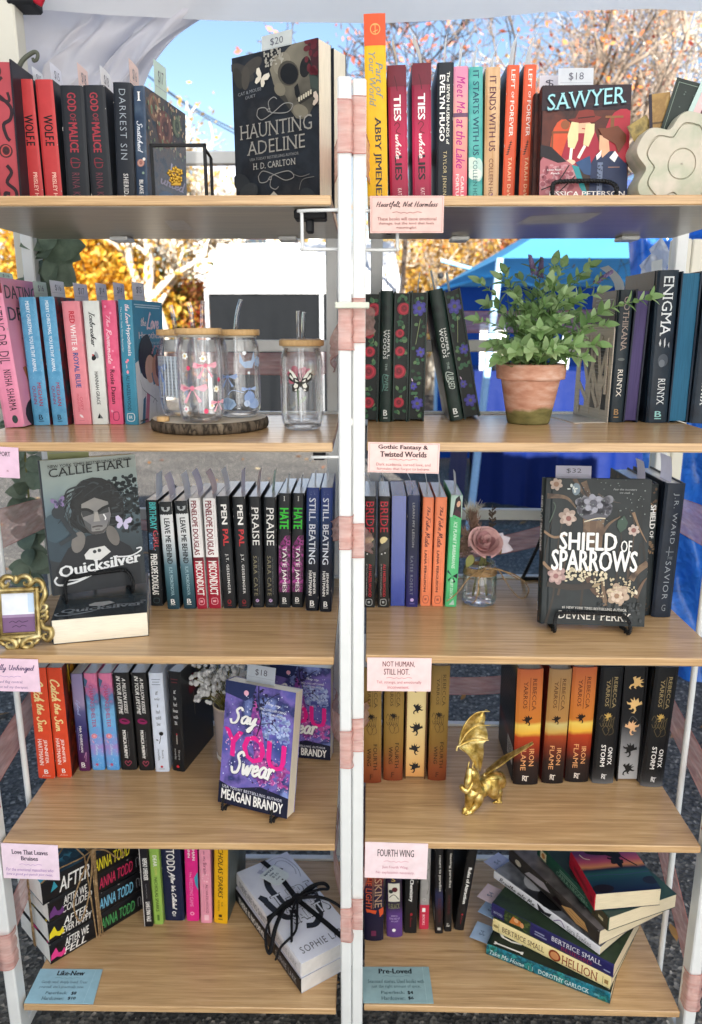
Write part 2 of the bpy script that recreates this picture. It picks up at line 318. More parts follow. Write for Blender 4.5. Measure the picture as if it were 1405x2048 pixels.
# ------------------------------------------------------------------ drawing on a flat (or bulged) face
DRAGON = [(-.5, .1), (-.42, .32), (-.3, .18), (-.18, .5), (-.05, .3), (.1, .55), (.08, .3), (.3, .42), (.16, .18), (.34, .12), (.5, .2), (.42, .02), (.2, -.02), (.16, -.22), (.3, -.3), (.12, -.34), (.02, -.22), (-.08, -.34), (-.05, -.5), (.1, -.56), (-.12, -.58), (-.2, -.36), (-.12, -.12), (-.28, 0)]
WING = [(0, 0), (.12, .3), (.45, .55), (.62, .42), (.55, .15), (.3, .02), (.42, -.12), (.4, -.38), (.22, -.42), (.05, -.18)]
class Face:
    """(x, y) run 0..1 from the top left corner of a face; drawn things stand a hair off it"""
    def __init__(s, mb, o, ex, ey, w, h, bulge=0, n=None, M=None):
        s.mb = mb; s.o = Vector(o); s.ex = Vector(ex); s.ey = Vector(ey); s.w = w; s.h = h; s.b = bulge; s.i = 0; s.M = M; s.clip = True
        s.n = Vector(n) if n else s.ey.cross(s.ex)
    def p(s, x, y, lay): return s.o + s.ex*(x*s.w) + s.ey*(y*s.h) + s.n*(.0002+.00005*lay + s.b*(1-(2*x-1)**2))
    def poly(s, pts, c): s.mesh(pts, [tuple(range(len(pts)))], c)
    def mesh(s, V, Fc, c):
        V = [(v[0], v[1], v[2] if len(v) > 2 else 0) for v in V]
        out = s.clip and any(v[0] < -1e-4 or v[0] > 1.0001 or v[1] < -1e-4 or v[1] > 1.0001 for v in V)
        if s.b > 0 or out:      # cut along the bulge of the spine, and at the edges of the face
            bm = bmesh.new(); bv = [bm.verts.new(v) for v in V]
            for f in Fc:
                try: bm.faces.new([bv[i] for i in f])
                except ValueError: pass
            if out:
                for co, no in (((0, 0, 0), (1, 0, 0)), ((1, 0, 0), (-1, 0, 0)), ((0, 0, 0), (0, 1, 0)), ((0, 1, 0), (0, -1, 0))):
                    bmesh.ops.bisect_plane(bm, geom=bm.verts[:]+bm.edges[:]+bm.faces[:], plane_co=co, plane_no=no, clear_inner=True)
            if s.b > 0:
                for k in range(1, 8 if s.b > .001 else 6):
                    x = k/(8 if s.b > .001 else 6)
                    bmesh.ops.bisect_plane(bm, geom=bm.verts[:]+bm.edges[:]+bm.faces[:], plane_co=(x, 0, 0), plane_no=(1, 0, 0))
            bm.verts.index_update(); V = [tuple(v.co) for v in bm.verts]; Fc = [[v.index for v in f.verts] for f in bm.faces]; bm.free()
        s.mb.add([s.p(v[0], v[1], s.i+v[2]) for v in V], Fc, c, False, s.M); s.i += 1
    def draw(s, els):
        for e in els:
            k = e[0]
            if k == 'T':
                _, body, x0, y0, x1, y1, c = e[:7]; st = e[7] if len(e) > 7 else ''
                V, Fc = text_geo(body, st)
                if 'v' in st: V2 = [(x0+(x1-x0)*b, y0+(y1-y0)*a, l) for a, b, l in V]
                elif 'u' in st: V2 = [(x0+(x1-x0)*(1-b), y1+(y0-y1)*a, l) for a, b, l in V]
                else:
                    sk = e[8] if len(e) > 8 else 0       # how far the line climbs from left to right
                    V2 = [(x0+(x1-x0)*a, y1+(y0-y1)*b-sk*a, l) for a, b, l in V]
                s.mesh(V2, Fc, c)
            elif k == 'R':
                _, x0, y0, x1, y1, c = e; n = 4 if s.b else 1
                n = 1; V = [(x0+(x1-x0)*i/n, y) for i in range(n+1) for y in (y0, y1)]
                s.mesh(V, [(2*i, 2*i+2, 2*i+3, 2*i+1) for i in range(n)], c)
            elif k == 'E':
                _, cx, cy, rx, ry, c = e[:6]; ro = e[6] if len(e) > 6 else 0
                a = s.w/s.h; P = []
                for i in range(18):
                    t = 2*math.pi*i/18; ux, uy = rx*math.cos(t), ry*math.sin(t)
                    P.append((cx+ux*math.cos(ro)-uy*math.sin(ro), cy+(ux*math.sin(ro)+uy*math.cos(ro))*a))
                s.poly(P, c)
            elif k == 'P': s.poly(e[1], e[2])
            elif k == 'O':
                _, x0, y0, x1, y1, wd, c = e; wx, wy = wd/s.w, wd/s.h
                for r in ((x0, y0, x1, y0+wy), (x0, y1-wy, x1, y1), (x0, y0+wy, x0+wx, y1-wy), (x1-wx, y0+wy, x1, y1-wy)): s.draw([('R', *r, c)])
            elif k == 'L':
                pts = smooth_path([(x*s.w, y*s.h, 0) for x, y in e[1]], 5); wd = e[2]; V = []; n = len(pts)
                for i, p in enumerate(pts):
                    d = pts[min(i+1, n-1)]-pts[max(i-1, 0)]
                    if d.length < 1e-9: d = Vector((1, 0, 0))
                    d.normalize()
                    q = Vector((-d.y, d.x, 0))*wd*.5*((1 if len(e) < 5 else (1-.85*i/(n-1))))
                    for r in (p+q, p-q): V.append((r.x/s.w, r.y/s.h, i*.01))
                s.mesh(V, [(2*i, 2*i+1, 2*i+3, 2*i+2) for i in range(n-1)], e[3])
            elif k == 'F':      # flower: petals round a heart
                _, cx, cy, r, c, c2 = e; a = s.w/s.h
                for j in range(6):
                    t = 2*math.pi*j/6+.3
                    s.draw([('E', cx+r*.55*math.cos(t), cy+r*.55*math.sin(t)*a, r*.5, r*.36, c, t)]); s.i -= (j < 5)
                s.draw([('E', cx, cy, r*.42, r*.42, c2)])
            elif k == 'Q':      # rose: turned petals
                _, cx, cy, r, c, c2, c3 = e
                for f, cc in ((1, c), (.78, c2), (.58, c), (.36, c3), (.18, c)):
                    s.draw([('E', cx+r*.12*(1-f), cy-r*.1*(1-f)*s.w/s.h, r*f, r*f*.92, cc, f*3)])
            elif k == 'B':      # butterfly
                _, cx, cy, z, c, ro = e; a = s.w/s.h
                for sg in (1, -1):
                    P = []
                    for x, y in WING:
                        ux, uy = sg*x*z, -y*z
                        P.append((cx+ux*math.cos(ro)-uy*math.sin(ro), cy+(ux*math.sin(ro)+uy*math.cos(ro))*a))
                    s.poly(P, c); s.i -= (sg == 1)
            elif k == 'D':      # dragon silhouette
                _, cx, cy, z, c, ro, fl = e; a = s.w/s.h
                s.poly([(cx+(fl*x*math.cos(ro)+y*math.sin(ro))*z, cy-(-fl*x*math.sin(ro)+y*math.cos(ro))*z*a) for x, y in DRAGON], c)
            elif k == 'V':      # leaf
                _, cx, cy, l, wd, ro, c = e; a = s.w/s.h
                P = [(-.5, 0), (-.2, .4), (.15, .45), (.5, 0), (.15, -.45), (-.2, -.4)]
                s.poly([(cx+x*l*math.cos(ro)-y*wd*math.sin(ro), cy+(x*l*math.sin(ro)+y*wd*math.cos(ro))*a) for x, y in P], c)
            elif k == 'X':      # scatter of small dots
                _, x0, y0, x1, y1, n, r, c, seed = e; rg = random.Random(seed)
                for j in range(n): s.draw([('E', rg.uniform(x0, x1), rg.uniform(y0, y1), r*rg.uniform(.4, 1.2), r*rg.uniform(.4, 1.2), c)]); s.i -= 1
                s.i += 1
# ------------------------------------------------------------------ books
CREAM = pages_mat('efe6d2'); PWHITE = pages_mat('f0efe9')
def make_book(label, M, w, t, h, spine, front=None, back=None, hard=False, pages=None, decor=None, group=None, bulge=None, cat='book'):
    spine = ink(spine); front = ink(front) if front else spine; back = ink(back) if back else front
    b = (.003 if hard else .0008) if bulge is None else bulge
    tc = .0025 if hard else .0007; ins = .003 if hard else .0006
    root = thing('hardcover_book' if hard else 'paperback_book', label, cat, M, group)
    mb = MB(); n = 8
    out = [(w, 0), (.012, 0)]; inn = [(w, tc), (.012, tc)]; ms = [front]
    if hard:
        out += [(.009, .0012), (.006, .0012)]; inn += [(.009, tc+.0012), (.006, tc+.0012)]; ms += [front, front]
    ms.append(front)
    for i in range(n+1):
        c = i/n; e = .0012 if i in (0, n) else 0
        out.append((-b*(1-(2*c-1)**2)+e, t*c)); inn.append((tc+.001-b*(1-(2*c-1)**2), tc+(t-2*tc)*c))
        ms.append(spine if i < n else back)
    if hard:
        out += [(.006, t-.0012), (.009, t-.0012)]; inn += [(.006, t-tc-.0012), (.009, t-tc-.0012)]; ms += [back, back]
    out += [(.012, t), (w, t)]; inn += [(.012, t-tc), (w, t-tc)]; ms.append(back)
    for i in range(len(out)-1):
        (a, c), (d, e) = out[i], out[i+1]; (a2, c2), (d2, e2) = inn[i], inn[i+1]; m = ms[min(i, len(ms)-1)]
        mb.add([(a, c, 0), (d, e, 0), (d, e, h), (a, c, h), (a2, c2, 0), (d2, e2, 0), (d2, e2, h), (a2, c2, h)], [(0, 1, 2, 3), (4, 7, 6, 5), (3, 2, 6, 7), (0, 4, 5, 1)], m)
    for i in (0, -1):
        a, c = out[i]; a2, c2 = inn[i]; mb.face([(a, c, 0), (a, c, h), (a2, c2, h), (a2, c2, 0)], front)
    faces = {'spine': ((0, t, h), (0, -1, 0), t, b, (-1, 0, 0)), 'front': ((0, 0, h), (1, 0, 0), w, 0, (0, -1, 0)), 'back': ((w, t, h), (-1, 0, 0), w, 0, (0, 1, 0))}
    decor = dict(decor or {})
    if not hard and 'spine' in decor:      # rubbed corners and a reading crease
        rw = random.Random(label); wear = [('R', 0 if rw.random() < .5 else .965, y, .035 if 0 else .03, y+rw.uniform(.004, .02), 'a8a4a0') for y in [0, .985, rw.random(), rw.random()]]
        wear = [(q[0], q[1], q[2], q[1]+.035, min(1, q[4]), q[5]) for q in wear]
        decor['spine'] = list(decor['spine'])+wear
    for k, els in decor.items():
        if k in faces:
            o, ex, wd, bl, nn = faces[k]; Face(mb, o, ex, (0, 0, -1), wd, h, bl, nn).draw(els)
    mb.build('cover', root)
    pm = MB(); p = pages or (PWHITE if hard else CREAM)
    pm.box(tc+.0012, w-ins, tc+.0001, t-tc-.0001, ins, h-ins, p)
    if 'fore' in decor: Face(pm, (w-ins, tc, h-ins), (0, 1, 0), (0, 0, -1), t-2*tc, h-2*ins, 0, (1, 0, 0)).draw(decor['fore'])
    pm.build('pages', root)
    return root
BOOKS = {}
def line_fit(U, k, bl, br, tl, v, h=None):
    z0 = ZS[k]
    if v is None: _, v = U.shelf(k, (bl[0]+br[0])/2, bl[1])
    ub, zb = U.at(bl[0], bl[1], v); ut, zt = U.at(tl[0], tl[1], v); ur, _ = U.at(br[0], bl[1], v)
    s = (ut-ub)/(zt-zb); t = ur-ub; ub -= s*(zb-z0); a = math.atan(s)
    hh = (zt-z0)/math.cos(a)
    return ub, v, t*math.cos(a), a, (h or hh)
GAP = .0006
def spine_book(key, U, k, xl, xr, yb, xtl, yt, label, spine, w=.132, v=None, h=None, yaw=0, group=None, edge=False, **kw):
    u, v, t, a, h = line_fit(U, k, (xl, yb), (xr, yb), (xtl, yt), v, h)
    t -= GAP
    lift = max(0, math.sin(a)*t) if a > 0 else 0
    M = U.M(u, v, ZS[k]+.0004+lift) @ RY(a)
    if a < 0: pass
    if edge: M = M @ TR(0, w, 0) @ RZ(-math.pi/2) @ RZ(R(yaw))
    else: M = M @ TR(t, 0, 0) @ RZ(math.pi/2+R(yaw))
    o = make_book(label, M, w, t, h, spine, group=group, **kw)
    BOOKS[key] = dict(o=o, w=w, t=t, h=h, M=M, edge=edge, label=label); return o
def face_book(key, U, k, u, v, z, yaw, tilt, w, t, h, label, spine, **kw):
    M = U.M(u, v, z) @ RZ(R(yaw)) @ RX(-R(tilt))
    o = make_book(label, M, w, t, h, spine, **kw); BOOKS[key] = dict(o=o, w=w, t=t, h=h, M=M, edge=False, label=label); return o
# ================================================================== the setting
def surf(name, build):
    if name not in MC:
        m, t, b = new_mat(name); build(m, t, b); MC[name] = m
    return MC[name]
def _asph(m, t, b):
    tc = t.nodes.new('ShaderNodeTexCoord')
    vo = t.nodes.new('ShaderNodeTexVoronoi'); vo.inputs['Scale'].default_value = 115; t.links.new(tc.outputs['Object'], vo.inputs[0])
    nz, _ = mixnoise(t, .9, 5); nz2, _ = mixnoise(t, 40, 4)
    r = ramp(t, vo.outputs['Color'], [(.15, (.022, .020, .018)), (.55, (.066, .062, .056)), (.8, (.14, .13, .115)), (.93, (.38, .34, .29))])
    r2 = ramp(t, nz.outputs[0], [(.35, (.72, .72, .74)), (.65, (1.35, 1.33, 1.3))])
    mx = t.nodes.new('ShaderNodeMix'); mx.data_type = 'RGBA'; mx.blend_type = 'MULTIPLY'; mx.inputs[0].default_value = 1
    t.links.new(r.outputs[0], mx.inputs[6]); t.links.new(r2.outputs[0], mx.inputs[7]); t.links.new(mx.outputs[2], b.inputs['Base Color'])
    b.inputs['Roughness'].default_value = .8
    bump(t, b, vo.outputs['Distance'], .9, .006)
ASPH = surf('asphalt', _asph)
g = MB(); g.face([(-400, -60, 0), (400, -60, 0), (400, 600, 0), (-400, 600, 0)], ASPH)
struct(g.build('ground'))
# fallen leaves and light pebbles lying on the asphalt
def leafmat(name, hexes, trans=.35, rough=.6):
    def f(m, t, b):
        oi = t.nodes.new('ShaderNodeTexNoise'); ge = t.nodes.new('ShaderNodeNewGeometry')
        tc = t.nodes.new('ShaderNodeTexCoord'); oi.inputs['Scale'].default_value = 1.7; oi.inputs['Detail'].default_value = 1
        t.links.new(ge.outputs['Random Per Island'], oi.inputs['W']) if False else None
        r = ramp(t, ge.outputs['Random Per Island'], [(i/(len(hexes)-1), hx(h)) for i, h in enumerate(hexes)])
        t.links.new(r.outputs[0], b.inputs['Base Color']); b.inputs['Roughness'].default_value = rough
        tl = t.nodes.new('ShaderNodeBsdfTranslucent'); t.links.new(r.outputs[0], tl.inputs[0])
        mx = t.nodes.new('ShaderNodeMixShader'); mx.inputs[0].default_value = trans
        t.links.new(b.outputs[0], mx.inputs[1]); t.links.new(tl.outputs[0], mx.inputs[2])
        t.links.new(mx.outputs[0], t.nodes['Material Output'].inputs[0])
    return surf(name, f)
rg = random.Random(3)
lv = MB(); LF = leafmat('dry_leaves', ['6b4424', 'a3702f', 'c8a060', '8a3f22', 'd8c9a0'])
for i in range(420):
    y = rg.uniform(1.2, 13); x = rg.uniform(-.62, .7)*y*1.05
    s = rg.uniform(.018, .045); a = rg.uniform(0, 6.28); z = .006
    M = TR(x, y, z) @ RZ(a) @ RX(rg.uniform(-.3, .3)) @ RY(rg.uniform(-.3, .3))
    pts = [(-1, 0, 0), (-.4, .35, .1), (.2, .4, .15), (1, 0, .05), (.2, -.4, .15), (-.4, -.35, .1)]
    lv.face([(p[0]*s, p[1]*s, p[2]*s+.004) for p in pts], LF, M)
o = lv.build('fallen_leaves'); tag(o, 'dry brown and tan leaves scattered over the dark asphalt', 'leaves'); o['kind'] = 'stuff'
# ------------------------------------------------------------------ shelf wood and white steel
def _wood(m, t, b):
    nz, _ = mixnoise(t, 5, 5, (1.2, 22, 22), dist=.6, rough=.6); nz2, _ = mixnoise(t, 9, 4, (1, 75, 75), rough=.7)
    oi = t.nodes.new('ShaderNodeObjectInfo')
    for mp_ in [n for n in t.nodes if n.type == 'MAPPING']:
        cx_ = t.nodes.new('ShaderNodeVectorMath'); cx_.operation = 'SCALE'; cx_.inputs[0].default_value = (3.1, 7.7, 5.3); t.links.new(oi.outputs['Random'], cx_.inputs['Scale']); t.links.new(cx_.outputs[0], mp_.inputs['Location'])
    r = ramp(t, nz.outputs[0], [(.30, hx('a98760', 1)), (.5, hx('c09c70', 1)), (.7, hx('d0ae82', 1))])
    r2 = ramp(t, nz2.outputs[0], [(.35, (.82, .80, .78)), (.55, (1, 1, 1)), (.7, (1.08, 1.07, 1.05))])
    mx = t.nodes.new('ShaderNodeMix'); mx.data_type = 'RGBA'; mx.blend_type = 'MULTIPLY'; mx.inputs[0].default_value = 1
    t.links.new(r.outputs[0], mx.inputs[6]); t.links.new(r2.outputs[0], mx.inputs[7]); t.links.new(mx.outputs[2], b.inputs['Base Color'])
    b.inputs['Roughness'].default_value = .26; bump(t, b, nz2.outputs[0], .06, .0005)
WOOD = surf('oak_laminate', _wood)
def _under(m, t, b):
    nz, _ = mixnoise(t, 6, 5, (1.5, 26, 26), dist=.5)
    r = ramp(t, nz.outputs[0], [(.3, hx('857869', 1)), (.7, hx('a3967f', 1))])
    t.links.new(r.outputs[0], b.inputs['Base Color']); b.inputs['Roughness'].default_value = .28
UNDER = surf('oak_underside_shade', _under)  # same oak made greyer: the shade under the shelves is in its colour
def _steel(m, t, b):
    nz, _ = mixnoise(t, 35, 3); r = ramp(t, nz.outputs[0], [(.35, (.69, .70, .69)), (.65, (.72, .73, .72))])
    t.links.new(r.outputs[0], b.inputs['Base Color']); b.inputs['Roughness'].default_value = .38; bump(t, b, nz.outputs[0], .04, .0004)
STEEL = surf('white_powder_coat', _steel)
BLKM = ink('17181a', .45); BLKP = ink('202124', .6)
def shelf_unit(U, sg, label):
    """sg -1: the shelves run to the left of the frame origin, +1: to the right"""
    root = thing('shelf_unit', label, 'shelf unit', U.M(0, 0, 0), 'white metal shelf units with oak shelves')
    x0, x1 = (-W_S, 0) if sg < 0 else (0, W_S)
    for k in range(5):
        mb = MB(); z = ZS[k]
        mb.bbox(x0, x1, 0, D_S, z-.0125, z, WOOD, .0012)
        mb.box(x0+.002, x1-.002, .002, D_S-.002, z-.0136, z-.0126, UNDER)
        sh = mb.build('shelf', root)
        f = MB(); f.bbox(x0, x1, D_S+.001, D_S+.016, z-.012, z+.004, STEEL, .0015)
        for xx in (x0+.16*abs(1), x1-.09): f.bbox(xx-.016, xx+.016, D_S-.05, D_S-.005, z-.021, z-.0138, STEEL, .002)
        f.build('edge_bar', sh)
        if k < 3:
            r = MB(); r.bbox(x0-.02, x1+.02, D_S+.02, D_S+.036, z+.115, z+.137, STEEL, .002); r.build('back_rail', root)
    top = 1.58
    ix = (.0088, .0268) if sg < 0 else (-.0208, -.0028)
    ox = (x0-.025, x0-.005) if sg < 0 else (x1+.005, x1+.025)
    for (a, b) in (ix, ox):
        mb = MB(); mb.bbox(a, b, -.006, .024, 0, top, STEEL, .0022); mb.build('front_leg', root)
        if (a, b) == ix: a, b = (-.026, -.004) if sg < 0 else (.004, .026)
        else: a, b = (x0-.04, x0-.018) if sg < 0 else (x1+.012, x1+.034)
        mb = MB(); mb.bbox(a, b, D_S+.012, D_S+.036, 0, top-.02, STEEL, .0022); mb.build('rear_leg', root)
    xr = x0-.014 if sg < 0 else x1+.016
    mb = MB(); mb.tube([(xr, .13, .02), (xr, .13, top-.06)], .0052, STEEL, 10); mb.build('side_rod', root)
    for zz in (.05, top-.05):
        mb = MB(); mb.bbox(min(ox)+.002, max(ox)-.002, .024, D_S+.012, zz, zz+.018, STEEL, .0015); mb.build('side_bar', root)
    # folding catch with wire loops under the top shelf
    z = ZS[0]
    xs = -.03 if sg < 0 else .03
    mb = MB(); mb.bbox(xs-.022, xs+.022, .025, .06, z-.026, z-.0137, BLKP, .002); mb.bbox(xs-.006, xs+.004, .03, .05, z-.043, z-.026, BLKP, .002); ct_ = mb.build('catch', root)
    mb = MB(); e = .009 if sg < 0 else -.003; L = xs-.004*sg*-1-.008*(-sg)
    pth = [(e, .004, z-.018), (L, .01, z-.018), (L-.002*sg, .012, z-.022), (L-.002*sg, .014, z-.062), (L+.004*-sg, .016, z-.066), (e, .02, z-.066)]
    mb.tube(smooth_path(pth, 4), .0024, STEEL, 8); mb.build('wire_loop', ct_)
    if sg < 0:
        z = ZS[1]; mb = MB(); mb.tube([(.009, .0, z-.02), (-.03, .004, z-.021), (-.033, .02, z-.028)], .0022, STEEL, 8)
        mb.bbox(-.03, -.012, .03, .05, z-.03, z-.0137, BLKP, .002); mb.build('catch', root)
    return root
shelf_unit(UL, -1, 'white metal shelf unit with five oak shelves on the left side')
shelf_unit(UR, 1, 'white metal shelf unit with five oak shelves on the right side')
zt = MB()
za = HC+.03
zt.bbox(-.0215, .0245, 1.043, 1.049, za-.004, za+.004, ink('d8dccb', .4), .001); zt.bbox(-.0215, -.0175, 1.049, 1.08, za-.004, za+.004, ink('d8dccb', .4), .001); zt.bbox(.0205, .0245, 1.049, 1.08, za-.004, za+.004, ink('d8dccb', .4), .001)
tag(zt.build('cable_tie'), 'cream cable tie binding the two middle posts together', 'cable tie')
# ------------------------------------------------------------------ pink organza ribbons
def _org(m, t, b):
    nz, _ = mixnoise(t, 30, 3, (1, 1, 6)); r = ramp(t, nz.outputs[0], [(.3, hx('d89a90', 1)), (.7, hx('f2c6ba', 1))])
    t.links.new(r.outputs[0], b.inputs['Base Color']); b.inputs['Roughness'].default_value = .4
    b.inputs['Sheen Weight'].default_value = .4
    tl = t.nodes.new('ShaderNodeBsdfTranslucent'); t.links.new(r.outputs[0], tl.inputs[0])
    tp = t.nodes.new('ShaderNodeBsdfTransparent'); tp.inputs[0].default_value = (1, .93, .91, 1)
    m1 = t.nodes.new('ShaderNodeMixShader'); m1.inputs[0].default_value = .45
    t.links.new(b.outputs[0], m1.inputs[1]); t.links.new(tl.outputs[0], m1.inputs[2])
    nz2, _ = mixnoise(t, 14, 2, (1, 1, 5)); r2 = ramp(t, nz2.outputs[0], [(.3, (.34,)*3), (.7, (.56,)*3)])
    m2 = t.nodes.new('ShaderNodeMixShader'); t.links.new(r2.outputs[0], m2.inputs[0])
    t.links.new(m1.outputs[0], m2.inputs[1]); t.links.new(tp.outputs[0], m2.inputs[2])
    t.links.new(m2.outputs[0], t.nodes['Material Output'].inputs[0])
ORG = surf('pink_organza', _org); ORGE = ink('b8776c', .5)
def ribbon_loop(U, pts, label):
    """pts: (u, v, z middle, half height); a closed sheer band with folds and a stitched edge"""
    P = smooth_path([(a, b, c) for a, b, c, d in pts], 8, False); n = len(P)
    H = smooth_path([(d, 0, 0) for a, b, c, d in pts], 8, False)
    rows = []
    rnd = random.Random(int(pts[0][2]*1000)); ph = [rnd.uniform(0, 6) for _ in range(4)]
    for i, p in enumerate(P):
        row = []
        d = P[min(i+1, n-1)]-P[max(i-1, 0)]; nn = Vector((d.y, -d.x, 0))
        if nn.length > 0: nn.normalize()
        for j in range(9):
            t = j/8*2-1
            w_ = .0016*math.sin(t*9+ph[0]+i*.11)+.0012*math.sin(t*17+ph[1]-i*.19)
            row.append(p+Vector((0, 0, t*H[i].x))+nn*w_)
        rows.append(row)
    mb = MB(); mb.grid(rows, ORG)
    for j in (0, 8): mb.tube([r[j] for r in rows], .0006, ORGE, 5, False)
    o = mb.build('organza_ribbon'); o.matrix_world = U.M(0, 0, 0)
    tag(o, label, 'ribbon', 'pink organza ribbons'); return o
def zpx(U, x, y, v): return U.at(x, y, v)[1]
def ribbons(U, sg, tiers, side):
    x0 = -W_S if sg < 0 else W_S; s = sg
    inn = .0088 if sg < 0 else -.0028; inx = .0268 if sg < 0 else -.0208
    for (y0, y1, zb, zs, zo, lab) in tiers:
        zt_, zb_ = zpx(U, 690, y0, -.008), zpx(U, 690, y1, -.008); zm = (zt_+zb_)/2; hh = (zt_-zb_)/2
        pts = [(inn, -.0085, zm, hh), (inx, -.0085, zm, hh), (inx-.0015*s, .01, zm, hh), ((inx+inn)/2-.002*s, .035, zm, hh*.9), ((-.010 if sg < 0 else .010), .2, (zm+zb)/2, hh*.7), (-.03 if sg < 0 else .03, D_S+.045, zb, .022),
               (x0/2, D_S+.05, zb, .02), (x0-.0*s, D_S+.05, zs, .026), (x0+.042*s, D_S+.02, zs, .03), (x0+.036*s, .2, (zs+zo)/2, .034), (x0+.03*s, .02, zo, .036), (x0+.026*s, -.0085, zo, .036), (x0+.005*s, -.0085, zo, .036), (x0+.003*s, .012, zo, .034)]
        ribbon_loop(U, pts, lab)
S_ = ZS
nm = ['top', 'second', 'third', 'fourth', 'lowest']
LT = [(198, 305, S_[0]+.02, S_[0]+.1, S_[0]+.06), (608, 700, S_[1]+.095, S_[1]+.13, S_[1]+.0), (1033, 1098, S_[2]+.09, S_[2]+.13, S_[2]+.17), (1462, 1535, S_[3]+.05, S_[3]+.14, S_[3]+.09), (1818, 1885, S_[4]+.1, S_[4]+.2, S_[4]+.12)]
RT = [(193, 308, S_[0]+.02, S_[0]+.1, S_[0]+.06), (597, 685, S_[1]+.17, S_[1]+.17, S_[1]+.12), (1047, 1115, S_[2]+.055, S_[2]+.14, S_[2]+.17), (1437, 1500, S_[3]+.07, S_[3]+.12, S_[3]+.06), (1795, 1857, S_[4]+.09, S_[4]+.25, S_[4]+.05)]
ribbons(UL, -1, [(*t, 'sheer pink ribbon wound round the left shelf unit at its %s tier' % nm[i]) for i, t in enumerate(LT)], 0)
ribbons(UR, 1, [(*t, 'sheer pink ribbon wound round the right shelf unit at its %s tier' % nm[i]) for i, t in enumerate(RT)], 0)
# ------------------------------------------------------------------ the white tent we stand in
def fabric(name, h, trans, rough=.75, k=1.0, gl=0):
    def f(m, t, b):
        nz, _ = mixnoise(t, 3, 5); nz2, _ = mixnoise(t, 400, 2); c = hx(h, k)
        r = ramp(t, nz.outputs[0], [(.3, tuple(x*.9 for x in c)), (.7, c)])
        t.links.new(r.outputs[0], b.inputs['Base Color']); b.inputs['Roughness'].default_value = rough; b.inputs['Specular IOR Level'].default_value = .15
        if gl: b.inputs['Coat Weight'].default_value = gl; b.inputs['Coat Roughness'].default_value = .15
        nz3, _ = mixnoise(t, 9, 5, dist=1.2); bump(t, b, (nz if gl == 0 else nz3).outputs[0], .5 if gl == 0 else 1.0, .03 if gl == 0 else .09)
        tl = t.nodes.new('ShaderNodeBsdfTranslucent'); t.links.new(r.outputs[0], tl.inputs[0])
        mx = t.nodes.new('ShaderNodeMixShader'); mx.inputs[0].default_value = trans
        t.links.new(b.outputs[0], mx.inputs[1]); t.links.new(tl.outputs[0], mx.inputs[2])
        t.links.new(mx.outputs[0], t.nodes['Material Output'].inputs[0])
    return surf(name, f)
TENT = fabric('white_tent_cloth', 'fbf9fb', .62, k=1.0)
CURT = fabric('white_curtain_cloth', 'eae6ea', .4, k=.95)
X0, X1, Y0, Y1, ZE, ZP = -.80, 2.3, -1.45, 1.66, 2.12, 3.0
tent = thing('canopy_tent', 'white canopy tent over the shelves with its side curtain tied back', 'tent', TR(X0, Y1, 0))
IT = TR(-X0, -Y1, 0)
def tpart(mb, n): return mb.build(n, tent, IT)
mb = MB(); n = 8
ap = ((X0+X1)/2, (Y0+Y1)/2, ZP); cs = [(X0, Y0, ZE), (X1, Y0, ZE), (X1, Y1, ZE), (X0, Y1, ZE)]
for i in range(4):
    a, b = Vector(cs[i]), Vector(cs[(i+1) % 4]); A = Vector(ap)
    rows = []
    for j in range(n+1):
        t = j/n; rows.append([a.lerp(A, t).lerp(b.lerp(A, t), k/n) - Vector((0, 0, .07*math.sin(math.pi*t)*math.sin(math.pi*k/n))) for k in range(n+1)])
    mb.grid(rows, TENT)
tpart(mb, 'roof')
def drape(p, q, z0, z1, amp, fr, mat, nm, seed=0):
    mb = MB(); rows = []; p, q = Vector((*p, 0)), Vector((*q, 0)); d = (q-p); L = d.length; nn = Vector((d.y, -d.x, 0)).normalized()
    m = max(12, int(L*fr*6))
    for j in range(9):
        t = j/8; rows.append([p.lerp(q, i/m)+nn*amp*t*(math.sin(i/m*L*fr*6.28+seed)+.5*math.sin(i/m*L*fr*2.6*6.28+seed*2))+Vector((0, 0, z0+(z1-z0)*t+.012*t*math.sin(i/m*L*5+seed))) for i in range(m+1)])
    mb.grid(rows, mat); return tpart(mb, nm)
drape((X0, Y1), (X1, Y1), ZE, 1.862, .006, 1.6, TENT, 'valance', 1)
drape((X1, Y0), (X1, Y1), ZE, 1.87, .008, 1.6, TENT, 'valance', 2)
drape((X0-.02, Y0), (X0-.02, Y1-.2), ZE, .05, .025, 1.2, TENT, 'side_wall', 3)  # unseen wall, added to close in the soft light under the tent
drape((X0, Y0), (X1, Y0), ZE, .05, .03, 1.2, TENT, 'back_wall', 4)  # unseen wall, added to stop the low sun and glow softly on the books
LEGM = fabric('beige_leg_paint', 'ddd8c9', 0, .4)
for (x, y) in ((-.638, Y1-.085), (X1, Y1), (X1, Y0), (X0, Y0)):
    mb = MB(); mb.bbox(x-.022, x+.022, y-.022, y+.022, 0, ZE-.02, LEGM, .003); tpart(mb, 'leg')
# black corner bracket, red pull tab and grey scroll hook on the near leg
p = PY(42, 2, 1.56); mb = MB(); mb.bbox(p.x-.024, p.x+.024, p.y-.01, p.y+.045, p.z-.008, p.z+.08, BLKP, .004)
mb.bbox(p.x-.016, p.x+.022, p.y-.018, p.y-.01, p.z+.004, p.z+.03, BLKP, .003); tpart(mb, 'corner_bracket')
p = PY(80, -4, 1.56); mb = MB(); mb.bbox(-.009, .009, -.004, .004, -.012, .02, ink('b3122a'), .002, TR(*p) @ RY(.5)); tpart(mb, 'pull_tab')
